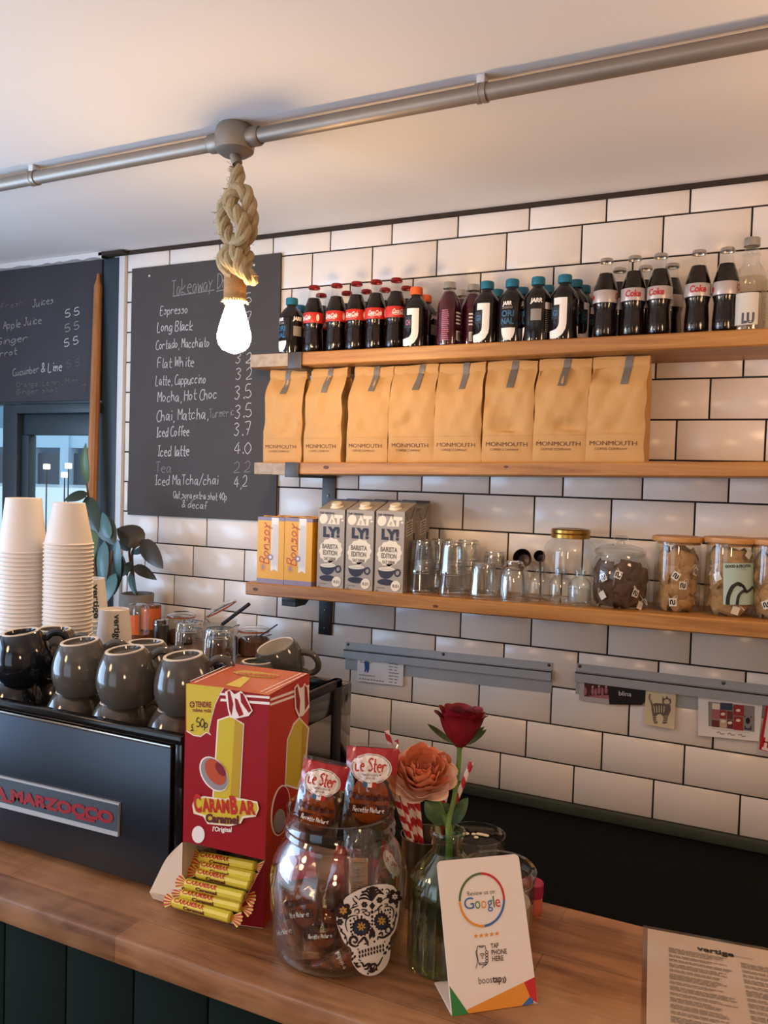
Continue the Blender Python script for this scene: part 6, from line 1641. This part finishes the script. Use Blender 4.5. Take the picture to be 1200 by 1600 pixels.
for row in range(2):
    for k in range(9):
        x = 415 + k * 37; y = 1185 - k * 10.5 + row * 52; sk(ell(x, y, 12, 24 - 2 * row, 10, rot=-.1), m_sk, .0014)
for pts in ([(420, 1310), (450, 1320), (470, 1360), (520, 1330), (560, 1340), (600, 1330), (640, 1350), (680, 1290), (705, 1240)], [(470, 1390), (510, 1390), (540, 1350), (575, 1400), (610, 1340)], [(520, 1410), (560, 1430), (610, 1400), (630, 1360)], [(430, 1355), (390, 1365), (370, 1330), (400, 1320)]): line_sk(pts, lambda q: .0012 + .002 * math.sin(PI * q))
sk(ell(565, 1395, 26, 26, 14), m_sk, .0011)
w.build('skull_sticker', t)

m_packred = mat('packet_red', '#a31f26', rough=0.25, coat=.4)
m_cake = mat('golden_cake', '#a8682a', rough=0.7, vary=.25, bscale=60)
g_amber = glass('amber_film', (0.80, 0.56, 0.34), base=0.07, edge=0.4, rough=0.12, power=1.6)
m_packbrown = mat('packet_brown_ink', '#4f2418', rough=.5)
def packet(label, TL, TR, BL, D, full=True, dz=(0, 0, 0), red=.36, back=False):
    D = D if isinstance(D, tuple) else (D, D, D)
    a = dep(*TL, D[0]); x_ = dep(*TR, D[1]) - a; z_ = a - dep(*BL, D[2]); W = x_.length; H = z_.length
    X = x_.normalized(); Z = (z_ - X * z_.dot(X)).normalized(); N = X.cross(Z)
    if N.dot(EYE - a) < 0: N = -N
    org = a - z_ + X * (W / 2)
    t = thing('cake_packet', label, 'packet', org, 0, 'wrapped cakes in the sweet jar')
    T = lambda x, z, n: X * x + Z * z + N * n
    def sf(s, q, sd):
        x = (s - .5) * W; k = max(0, math.sin(PI * min(max((q - .03) / .94, 0), 1))) ** .5 * max(0, 1 - abs(2 * s - 1) ** 2.6) 
        wr = .0011 * math.sin(23 * s + 17 * q) + .0009 * math.sin(41 * s - 13 * q)
        return T(x * (1 - .06 * math.sin(PI * q)), q * H, sd * (.0155 * k + .0004) + wr * (1 if k > .1 else .4))
    wm = MB(g_amber, m_packred)
    for sd in (1, -1): wm.grid(lambda s, q: sf(s if sd > 0 else 1 - s, q, sd), 16, 20, g_amber, matf=lambda s, q: g_film if q > .965 else m_packred if q > 1 - red else g_amber)
    wm.build('wrapper', t)
    c = MB(m_cake); c.blob((0, 0, 0), (1, 1, 1), m_cake, 20); c.v = [T(p.x * W * .36 * (1 - .15 * p.z), H * .36 + p.z * H * .30, p.y * .0105) for p in c.v]; c.build('cake', t)
    w = MB(m_paper, m_logo)
    fn = lambda x, y, o=.0011: sf(min(max(x / W + .5, 0), 1), min(max(y / H, 0), 1), 1) + N * o
    if full:
        hy = H * .72; ra = W * .40; rb = H * .17
        e = ell(0, hy, ra, rb, 32)
        for k in range(4):
            f0, f1 = k / 4, (k + 1) / 4
            for j in range(32):
                p, q = e[j], e[(j + 1) % 32]; mk = lambda p, f: fn(p[0] * f, hy + (p[1] - hy) * f)
                w.poly([mk(p, f0), mk(p, f1), mk(q, f1), mk(q, f0)] if k else [fn(0, hy), mk(p, f1), mk(q, f1)], m_paper)
        w.ribbon([fn(p[0] * .93, hy + (p[1] - hy) * .93, .0015) for p in e], .0007, N, m_packbrown, True)
        hand(w, 'Le Ster', lambda x, y: fn(x, y, .0018), ra * 1.5, rb * .85, N, m_logo, w=.0019, slant=.06, x0=-ra * .75, y0=hy - rb * .15)
        for k in range(2):
            wd = ra * (.8 - .35 * k); text(w, 'FABRIQUE EN FRANCE' if k == 0 else 'DEPUIS 1904', lambda x, y: fn(x, y, .0018), wd, .0022, m_packbrown, x0=-wd / 2, y0=hy - rb * (.46 + .22 * k))
        for k, m_ in enumerate((m_blueink, m_paper, m_logo)): w.poly([fn(x, y, .002) for x, y in ((-.009 + k * .006, hy - rb * 1.22), (-.003 + k * .006, hy - rb * 1.22), (-.003 + k * .006, hy - rb * .9), (-.009 + k * .006, hy - rb * .9))], m_)
    if back:
        w.poly([fn(x, y, .0016) for x, y in ((-.012, H * .25), (.012, H * .25), (.012, H * .68), (-.012, H * .68))], m_paper)
        for k in range(14): w.poly([fn(x, y, .002) for x, y in ((-.010, H * (.64 - k * .026)), (.010 - .004 * (k % 3), H * (.64 - k * .026)), (.010 - .004 * (k % 3), H * (.628 - k * .026)), (-.010, H * (.628 - k * .026)))], m_greyink)
    else:
        text(w, 'Madeleine', lambda x, y: fn(x, y, .0014), W * .84, H * .075, m_packbrown, bold=.05, x0=-W * .42, y0=H * .36)
        w.poly([fn(W * (s - .5), y, .0012) for s, y in ((.14, H * .19), (.86, H * .19), (.86, H * .30), (.14, H * .30))], m_packbrown)
        hand(w, 'Recette Nature', lambda x, y: fn(x, y, .0018), W * .60, H * .06, N, m_whiteink, w=.0008, x0=-W * .30, y0=H * .22)
    w.build('printed_label', t)
    # the film lies against the inside of the glass
    for o in t.children:
        for q in o.data.vertices:
            p = q.co + org; rx, ry = p.x - JX, p.y - JY; r_ = math.hypot(rx, ry); z_ = p.z - CZ
            lim = .0795 if z_ < zr - .075 else .0795 - (z_ - zr + .075) / .035 * .0165 if z_ < zr - .04 else .063 if z_ < zr else 9
            lim -= .0012 if o.name.startswith('wrapper') else .004 if o.name.startswith('cake') else 0
            if r_ > lim: p.x = JX + rx * lim / r_; p.y = JY + ry * lim / r_; 
            if p.z < CZ + .0125: p.z = CZ + .0125
            q.co = p - org
packet('cake packet with red top standing highest, at the right in the jar mouth', (529, 1158), (612, 1164), (533, 1292), (1.075, 1.07, 1.06))
packet('cake packet with red top leaning left in the jar mouth', (470, 1177), (543, 1193), (452, 1296), (1.035, 1.03, 1.03))
packet('cake packet inside the jar seen under the right shoulder', (579, 1300), (634, 1330), (562, 1405), (1.02, 1.05, 1.01), True)
packet('cake packet with its white back label seen through the jar middle', (532, 1296), (580, 1296), (536, 1424), (1.03, 1.03, 1.02), False, back=True, red=.0)
packet('cake packet standing at the left inside the jar', (441, 1330), (503, 1322), (447, 1460), (1.07, 1.03, 1.05), False)
packet('cake packet lying at the bottom left inside the jar', (450, 1455), (468, 1515), (552, 1466), (1.05, 1.01, 1.02), False)
packet('cake packet with red top behind the others in the jar', (497, 1310), (540, 1320), (490, 1455), (1.09, 1.10, 1.07), False, red=.5)
packet('cake packet upright at the far left inside the jar wall', (436, 1345), (474, 1335), (444, 1490), (1.06, 1.03, 1.05), False, red=.25)
packet('cake packet low in the middle of the jar beside the skull sticker', (468, 1385), (530, 1380), (474, 1490), (1.06, 1.05, 1.03), False, red=0)
packet('cake packet lying across the jar bottom behind the others', (452, 1440), (600, 1450), (455, 1520), (1.09, 1.09, 1.08), False, red=.2)
packet('cake packet upright in the centre back of the jar', (525, 1330), (585, 1335), (530, 1470), (1.085, 1.085, 1.08), False, red=.3)
packet('cake packet at the back right inside the jar', (590, 1400), (632, 1392), (585, 1500), (1.08, 1.06, 1.06), False, red=.3)

# ---------------------------------------------------------------- vase with two flowers
P = at(692, 1538, z=CZ); dn = Vector((P.x - EYE.x, P.y - EYE.y, 0)).normalized(); VC = P + dn * .045
VD = (VC - EYE).dot(FWD); VH = dep(698, 1292, VD).z - CZ
t = thing('flower_vase', 'ribbed green-tinted glass bottle vase behind the white sign', 'vase', VC)
rib = lambda r, z, a: r * (1 + .022 * math.cos(26 * a)) if z < VH * .70 else r
b = MB(g_green); b.lathe([(.0001, .004), (.036, .002), (.042, 0), (.0452, .004), (.0455, VH * .55), (.0440, VH * .64), (.036, VH * .73), (.026, VH * .79), (.0190, VH * .84), (.0180, VH * .92), (.0215, VH * .955), (.0225, VH * .975), (.0215, VH * .995), (.0195, VH), (.0175, VH * .985)], 78, rfun=rib)
b.lathe([(.0175, VH * .985), (.0160, VH * .92), (.017, VH * .84), (.024, VH * .79), (.034, VH * .72), (.0415, VH * .63), (.0425, VH * .5), (.0425, .012), (.0001, .010)], 52); b.build('vase_glass', t)
MB(glass('vase_water', (.80, .86, .66), base=.03, edge=.25)).lathe([(.0001, .0105), (.0418, .0125), (.0418, VH * .55), (.0001, VH * .55)], 40).build('water', t)
m_rose = mat('rose_red', '#7a0a1e', rough=0.55, vary=.15, bscale=40)
m_rose2 = mat('rose_deep', '#5c0716', rough=0.6)
m_peach = mat('peach_petal', '#e38d68', rough=0.6, vary=.12, bscale=30)
m_pale = mat('pale_petal', '#e8c2aa', rough=0.6, vary=.1, bscale=30)
m_greenstem = mat('green_stem', '#5b7a34', rough=0.5)
m_sepal = mat('sepal_green', '#3c4a26', rough=0.55)
def petal(mb, c, ax, side, out, r0, r1, h0, h1, half, curl, m, wav=0.0, ph=0.0, nu=10, nv=8):
    """cupped petal about axis ax through c; profile r0->r1 over heights h0->h1, rim curled outwards"""
    def fn(s, q):
        a = (s - .5) * 2 * half * (1 - .25 * (1 - q) ** 2)
        edge = 1 - .55 * (abs(2 * s - 1) ** 3) * q
        qq = q * edge
        r = r0 + (r1 - r0) * math.sin(qq * PI / 2) ** .8 + curl * max(qq - .75, 0) ** 1.2 * 2.5
        h = h0 + (h1 - h0) * qq - abs(curl) * max(qq - .85, 0) * 1.5
        r += wav * math.sin(7 * s + ph) * q
        return c + ax * h + (out * math.cos(a) + side * math.sin(a)) * max(r, .0008)
    mb.grid(fn, nu, nv, m)
def frame(ax):
    ax = Vector(ax).normalized(); s = ax.orthogonal().normalized(); return ax, s, ax.cross(s)
# rose
rc = dep(718, 1166, 1.15); base = VC + Vector((0, 0, .02))
t = thing('red_rose', 'single dark red rose standing taller in the bottle vase', 'flower', rc)
ax, e1, e2 = frame((dep(722, 1110, 1.15) - dep(718, 1166, 1.15)))
rd = random.Random(3)
def ring(mb, n, r0, r1, h0, h1, half, curl, m, off, c=Vector(), wav=.0008):
    for k in range(n):
        a = off + 2 * PI * k / n; out = e1 * math.cos(a) + e2 * math.sin(a); sd = ax.cross(out)
        petal(mb, c, ax, sd, out, r0, r1 * rd.uniform(.94, 1.05), h0, h1 * rd.uniform(.95, 1.04), half, curl, m, wav, rd.uniform(0, 6))
for nm, n, r0, r1, h1, half, curl, m_ in (('inner_petal', 3, .002, .009, .050, 1.5, .001, m_rose2), ('inner_petal', 4, .003, .015, .053, 1.3, .004, m_rose2), ('petal', 5, .005, .022, .055, 1.1, .007, m_rose), ('petal', 5, .006, .027, .054, 1.0, .010, m_rose), ('petal', 5, .007, .031, .050, .95, .016, m_rose)):
    for k in range(n):
        p = MB(m_); a = rd.uniform(0, .3) + 2 * PI * k / n + r1 * 90; out = e1 * math.cos(a) + e2 * math.sin(a)
        petal(p, Vector(), ax, ax.cross(out), out, r0, r1 * rd.uniform(.95, 1.05), .0, h1 * rd.uniform(.95, 1.04), half, curl, m_, .0008, rd.uniform(0, 6)); p.build(nm, t, sharp=80)
s_ = MB(m_greenstem); e = dep(700, 1296, (Vector((VC.x, VC.y, CZ + VH)) - EYE).dot(FWD)); inside = VC + Vector((.004, .006, .03))
s_.tube(smooth([tuple(x - rc) for x in (rc - ax * .001, dep(716, 1200, 1.135), dep(709, 1250, 1.12), e, VC + Vector((.006, .004, VH * .6)), inside)], 5), .0034, 10, rf=lambda q: 1.4 if q < .03 else 1); s_.build('stem', t)
for a, b_ in (((708, 1162), (668, 1131)), ((723, 1166), (757, 1135)), ((730, 1164), (760, 1140)), ((712, 1166), (705, 1145))):
    l = MB(m_sepal); leaf(l, dep(*a, 1.14) - rc, dep(*b_, 1.13) - rc, .0075, m_sepal, droop=-.25, face=(EYE - rc)); l.build('sepal', t)
for a, b_, wd, m_ in (((705, 1288), (731, 1246), .020, m_leafgreen), ((704, 1270), (690, 1255), .014, m_leafgreen)):
    l = MB(m_); leaf(l, dep(*a, 1.11) - rc, dep(*b_, 1.11) - rc, wd, m_); l.build('leaf', t)
# peach ranunculus
fc = dep(660, 1206, 1.10)
t = thing('peach_flower', 'peach coloured many-petalled flower leaning left in the bottle vase', 'flower', fc)
ax, e1, e2 = frame((EYE - fc).normalized() * .75 + Vector((.05, 0, .75)))
rd = random.Random(8)
back = -ax * .022
for nm, n, r0, r1, h1, half, curl, m_ in (('inner_petal', 3, .001, .005, .034, 1.6, -.002, m_peach), ('inner_petal', 5, .002, .010, .038, 1.2, -.004, m_peach), ('petal', 7, .003, .016, .041, .8, -.005, m_peach), ('petal', 8, .004, .022, .041, .72, -.005, m_peach), ('petal', 9, .006, .028, .039, .66, -.003, m_peach), ('petal', 9, .008, .033, .034, .62, .002, m_peach), ('outer_petal', 9, .010, .037, .026, .62, .006, m_pale), ('outer_petal', 8, .010, .042, .017, .62, .007, m_pale)):
    for k in range(n):
        p = MB(m_); a = rd.uniform(0, .5) + 2 * PI * k / n + r1 * 70; out = e1 * math.cos(a) + e2 * math.sin(a)
        petal(p, back, ax, ax.cross(out), out, r0, r1 * rd.uniform(.92, 1.08), .0, h1 * rd.uniform(.9, 1.08), half, curl, m_, .0030, rd.uniform(0, 6)); p.build(nm, t, sharp=80)
bud = dep(692, 1192, 1.115) - fc
for k in range(4):
    p = MB(m_peach); a = 2 * PI * k / 4; out = e1 * math.cos(a) + e2 * math.sin(a); petal(p, bud - ax * .012, ax, ax.cross(out), out, .002, .011, 0, .024, 1.1, -.003, m_peach, .001, k); p.build('petal', t, sharp=80)
s_ = MB(m_greenstem); s_.tube(smooth([tuple(x - fc) for x in (fc + back, dep(678, 1240, 1.10), dep(692, 1272, 1.09), dep(702, 1300, VD), VC + Vector((.004, -.006, VH * .6)), VC + Vector((.012, -.012, .03)))], 5), .0042, 10); s_.build('stem', t)
for a, b_, wd, m_ in (((690, 1282), (664, 1252), .024, m_leafgreen), ((694, 1290), (676, 1262), .022, m_leafgreen)):
    l = MB(m_); leaf(l, dep(*a, 1.085) - fc, dep(*b_, 1.085) - fc, wd, m_); l.build('leaf', t)

# ---------------------------------------------------------------- straws, bowl, jar, little pot
cc_ = dep(664, 1303, 1.175); SCx, SCy = cc_.x, min(cc_.y, -1.075); SH = cc_.z - CZ
t = thing('straw_cup', 'small steel cup holding the striped straws behind the jar', 'cup', (SCx, SCy, CZ))
MB(mat('dull_steel', '#7b776f', rough=.3, metal=.9)).lathe([(.0001, .002), (.027, 0), (.029, .002), (.034, SH - .002), (.0345, SH), (.033, SH), (.0285, .005), (.0001, .004)], 36).build('cup_wall', t)
k = MB(m_chrome); k.tube(smooth([(.012, -.031, SH * .8), (.016, -.046, SH * .72), (.016, -.046, SH * .4), (.012, -.030, SH * .25)]), .0028, 8); k.build('handle', t)
m_sred = mat('straw_red', '#b3202a', rough=.5); m_swhite = mat('straw_white', '#e6d8cd', rough=.5)
SL = [((604, 1141), 1.21, 'tallest red-striped straw, at the far left'), ((618, 1156), 1.20, 'red-striped straw just right of the tallest one'), ((606, 1195), 1.15, 'red-striped straw bending left beside the jar'), ((613, 1228), 1.14, 'short red-striped straw low on the left by the jar'), ((651, 1238), 1.18, 'red-striped straw crossing behind the peach flower stem'),
      ((737, 1191), 1.22, 'red-striped straw reaching furthest right behind the rose stem'), ((703, 1213), 1.20, 'red-striped straw right of the peach flower'), ((638, 1220), 1.19, 'red-striped straw hidden under the peach flower'), ((628, 1236), 1.17, 'short red-striped straw between the left straws and the flower')]
for i, ((u, v), d, lb) in enumerate(SL):
    top = dep(u, v, d); bot = Vector((SCx + (SCx - top.x) * .12 + .004 * math.sin(i * 2.1), SCy + (SCy - top.y) * .1 + .004 * math.cos(i * 2.1), CZ + .008))
    n = 110; pts = [bot.lerp(top, k / n) - bot for k in range(n + 1)]
    sm = MB(m_sred, m_swhite); L3 = (top - bot).length
    sm.tube(pts, .0038, 20, m_sred, caps=False, matf=lambda a, k_: m_sred if ((a * L3 / n / .024 + k_ / 20) % 1) < .5 else m_swhite)
    o = sm.build('paper_straw'); o.location = bot; tag(o, lb, 'straw', 'red and white striped straws')
bc = dep(744, 1302, 1.165); BCx, BCy = bc.x, min(bc.y, -1.082); BH = bc.z - CZ
t = thing('glass_bowl', 'round glass bowl with dark filling and white sweets behind the vase', 'bowl', (BCx, BCy, CZ))
MB(g_clear).lathe([(.0001, .003), (.024, 0), (.028, .003), (.036, BH * .35), (.0405, BH * .75), (.0415, BH), (.0400, BH + .0008), (.0390, BH), (.0380, BH * .75), (.034, BH * .36), (.0001, .007)], 40).build('bowl_glass', t)
m_fill = mat('dark_filling', '#100d0d', rough=.7)
MB(m_fill).lathe([(.0001, .008), (.033, BH * .36), (.0372, BH * .75), (.0376, BH * .84), (.0001, BH * .84)], 32).build('dark_filling', t)
sweet = None
for i, (u, v) in enumerate(((718, 1291), (722, 1296), (740, 1305), (749, 1298), (754, 1294), (760, 1294), (767, 1293), (779, 1290), (777, 1295), (744, 1310), (700, 1282), (704, 1276))):
    p = at(u, v, z=CZ + BH * .84 + .0005); r_ = math.hypot(p.x - BCx, p.y - BCy)
    if r_ > .034: p.x = BCx + (p.x - BCx) * .034 / r_; p.y = BCy + (p.y - BCy) * .034 / r_
    if sweet is None:
        sm = MB(m_cream); sm.blob((0, 0, .0016), (.0034, .0034, .0017), m_cream, 12); sweet = sm.build('white_sweet'); sweet.location = p; tag(sweet, 'tiny white disc sweet lying on the dark filling of the glass bowl', 'sweet', 'white sweets in the glass bowl')
    else:
        c = sweet.copy(); COL.objects.link(c); c.location = p
jc = dep(780, 1352, 1.085); J2H = jc.z - CZ
t = thing('preserving_jar', 'open glass preserving jar with thick rim behind the white sign', 'jar', (jc.x, jc.y, CZ)); r2 = .0480
b = MB(g_jar); b.lathe([(.0001, .003), (r2 - .010, 0), (r2 - .004, .003), (r2 - .003, .010), (r2 - .002, J2H - .024), (r2 - .005, J2H - .016), (r2, J2H - .011), (r2 + .001, J2H - .004), (r2 - .002, J2H), (r2 - .006, J2H - .001), (r2 - .007, J2H - .012), (r2 - .005, J2H - .024), (r2 - .0055, .008), (.0001, .006)], 44); b.build('jar_glass', t)
c = MB(m_screw); c.lathe([(r2 - .0035, J2H - .0165), (r2 - .0025, J2H - .0175), (r2 - .0015, J2H - .0165), (r2 - .0025, J2H - .0155)], 36); c.build('wire_clip', t)
MB(mat('pale_packing', '#b9a48f', rough=.8, vary=.3, bscale=80)).lathe([(.0001, .0065), (r2 - .0065, .009), (r2 - .006, J2H * .55), (.02, J2H * .60), (.0001, J2H * .58)], 28).build('contents', t)
pp = at(838, 1428, z=CZ); pp.x -= .002; pp.y += .004; PH = dep(840, 1378, (pp - EYE).dot(FWD)).z - CZ
t = thing('small_pot', 'small coral pot with magenta lid beside the preserving jar', 'pot', (pp.x - .006, pp.y, CZ))
MB(mat('coral_plastic', '#c9644c', rough=.5)).lathe([(.0001, .001), (.0135, 0), (.0145, .002), (.0145, PH * .55)], 28, cap1=True).build('body', t)
MB(mat('magenta_plastic', '#9c2448', rough=.45)).lathe([(.0150, PH * .55), (.0155, PH * .57), (.0155, PH * .97), (.0145, PH), (.0001, PH)], 28).build('lid', t)

# ---------------------------------------------------------------- review sign
Lb = Vector((-.309, -1.341, CZ + .0022)); Rb = Vector((-.229, -1.273, CZ + .0022)); wv = (Rb - Lb).normalized(); SW = (Rb - Lb).length
bk = Vector((-wv.y, wv.x, 0)); ta = math.radians(25); sup = Vector((0, 0, math.cos(ta))) + bk * math.sin(ta); SHh = .158; sn = wv.cross(sup).normalized()
if sn.dot(EYE - Lb) < 0: sn = -sn
t = thing('review_sign', 'white leaning tap-to-review sign with coloured ring and bottom corners', 'sign', Lb)
m_sign = mat('white_acrylic', '#e8ddd4', rough=0.3)
rc_ = .006
face = [(0, 0), (SW, 0), (SW, SHh - rc_)] + [(SW - rc_ + rc_ * math.cos(a), SHh - rc_ + rc_ * math.sin(a)) for a in [PI / 8 * k for k in range(1, 4)]] + [(SW - rc_, SHh), (rc_, SHh)] + [(rc_ - rc_ * math.sin(a), SHh - rc_ + rc_ * math.cos(a)) for a in [PI / 8 * k for k in range(1, 4)]] + [(0, SHh - rc_)]
b = MB(m_sign); b.poly([wv * x + sup * y for x, y in face], m_sign, thick=-sn * .002); b.build('face_panel', t)
b = MB(m_sign); b.poly([Vector(), wv * SW, wv * SW + bk * .060, bk * .060], m_sign, thick=(0, 0, -.002)); b.build('foot', t)
pl = Plane(Lb, sn); S5 = lambda x, y: (620 + x / 4.286, 1280 + y / 4.286)
w = MB(mat('sign_red', '#c0272d', rough=.4)); m_sr = w.mats[0]; m_sb = mat('sign_blue', '#3566a8', rough=.4); m_so = mat('sign_orange', '#dd9030', rough=.4); m_sg = mat('sign_green', '#2e7d3f', rough=.4); m_st = mat('sign_text', '#3a3432', rough=.5)
def sp(pts, m, o=.0004): poly_px(w, pl, [S5(*p) for p in pts], m, o)
sp([(353, 1116), (482, 1301), (373, 1327)], m_sg); sp([(468, 1277), (852, 1092), (892, 1187), (838, 1249), (482, 1301)], m_so); sp([(852, 1092), (924, 1057), (944, 1231), (912, 1214), (892, 1187)], m_sr); sp([(892, 1187), (914, 1212), (916, 1234), (838, 1250)], m_sb); 
for a0, a1, m_ in ((-PI / 2 - .05, 0, m_sr), (0, PI / 2 - .12, m_sb), (PI / 2 - .12, PI - .05, m_so), (PI - .05, 1.5 * PI - .05, mat('ring_green', '#4d6b45', rough=.4))):
    line_px(w, pl, [S5(*p) for p in ell(570, 540, 148, 176, 18, a0=a0, a1=a1)], .0026, m_, sm=False)
D5 = lambda a, c: (S5(*a), S5(*c))
print_px(w, pl, 'Review us on', *D5((475, 515), (657, 497)), .0050, m_st, bold=-.004)
for ch, a, c, m_ in (('G', (455, 605), (520, 598), m_sb), ('o', (526, 601), (561, 598), m_sg), ('o', (567, 598), (602, 595), m_so), ('g', (609, 594), (643, 591), m_sb), ('l', (650, 590), (658, 589), m_sg), ('e', (662, 588), (696, 585), m_sr)):
    print_px(w, pl, ch, *D5(a, c), .0125, m_, bold=.0)
for k in range(5):
    cx, cy = 530 + k * 35.2, 783 - k * 4.2
    sp([(cx + (17 if i % 2 == 0 else 7) * math.sin(PI * i / 5), cy - (18 if i % 2 == 0 else 7.5) * math.cos(PI * i / 5)) for i in range(10)], m_so)
for s_, a, c in (('TAP', (631, 866), (684, 860)), ('PHONE', (636, 909), (738, 900)), ('HERE', (641, 952), (716, 945))): print_px(w, pl, s_, *D5(a, c), .0052, m_st, bold=.015)
ln = lambda pts, wd=.0008: line_px(w, pl, [S5(*p) for p in pts], wd, m_st, .0006)
for pts in ([(540, 856), (537, 900), (552, 972)], [(540, 856), (545, 851), (588, 848), (592, 853)], [(592, 853), (598, 880)], [(552, 972), (558, 975), (600, 970)], [(603, 955), (606, 966), (600, 970)], [(555, 852), (558, 858), (575, 857), (578, 850)], [(548, 966), (602, 960)], [(537, 878), (530, 890), (540, 950), (530, 1000)], [(603, 972), (580, 985), (570, 998)],
            [(556, 905), (573, 898), (588, 906)], [(560, 915), (573, 909), (584, 915)], [(566, 924), (573, 921), (579, 924)]): ln(pts)
for k in range(4): ln(ell(602 + k * .5, 890 + k * 20, 9, 9, 14) + [ell(602 + k * .5, 890 + k * 20, 9, 9, 14)[0]])
sp(ell(574, 933, 4, 4, 8), m_st)
print_px(w, pl, 'boos', *D5((550, 1105), (640, 1095)), .0072, m_st, bold=-.006); print_px(w, pl, 'tap', *D5((643, 1095), (704, 1089)), .0072, m_st, bold=.025); 
ln([(708, 1062), (716, 1078), (710, 1096)], .0012); ln([(719, 1054), (730, 1075), (721, 1098)], .0012)
w.v = [p - Lb for p in w.v]
w.build('printed_design', t)

# ---------------------------------------------------------------- laminated menu
TL = at(1012, 1449, z=CZ + .001); rdn = Vector((.133, -.991, 0)); rr_ = Vector((.991, .133, 0))
TL = TL + rdn * .004
t = thing('menu_sheet', 'laminated paper menu sheet lying at the right end of the bar', 'menu', TL)
MB(mat('menu_paper', '#e0cfc0', rough=.45)).poly([Vector(), rr_ * .21, rr_ * .21 + rdn * .297, rdn * .297], None, thick=(0, 0, .0006)).build('paper', t)
MB(g_film).poly([(-rr_ - rdn) * .006, rr_ * .216 - rdn * .006, rr_ * .216 + rdn * .303, -rr_ * .006 + rdn * .303], g_film, thick=(0, 0, .0012)).build('laminate', t)
pl = Plane(TL + Vector((0, 0, .0013)), (0, 0, 1)); w = MB(m_ink)
print_px(w, pl, 'vertige', (1089, 1484), (1147, 1495), .0105, m_ink, bold=.03, off=.0003)
m_grey2 = mat('menu_grey_ink', '#8a7d72', rough=.6); rd = random.Random(6)
def mline(x0, x1, y, h=.0016, m=m_grey2): w.poly([rr_ * x + rdn * yy + Vector((0, 0, .0016)) for x, yy in ((x0, y), (x1, y), (x1, y + h), (x0, y + h))], m)
w.v = [p - TL for p in w.v]
mline(.095, .128, .030, .0010)
y = .040
while y < .29:
    blk = rd.randint(2, 4)
    for k in range(blk):
        x = .026; end = .026 + rd.uniform(.045, .075)
        while x < end: wd = rd.uniform(.004, .011); mline(x, min(x + wd, end), y); x += wd + .0012
        x = .112; end = .112 + rd.uniform(.06, .085)
        while x < end: wd = rd.uniform(.004, .011); mline(x, min(x + wd, end), y + .004); x += wd + .0012
        y += .0031
    y += .004
w.build('printed_text', t)
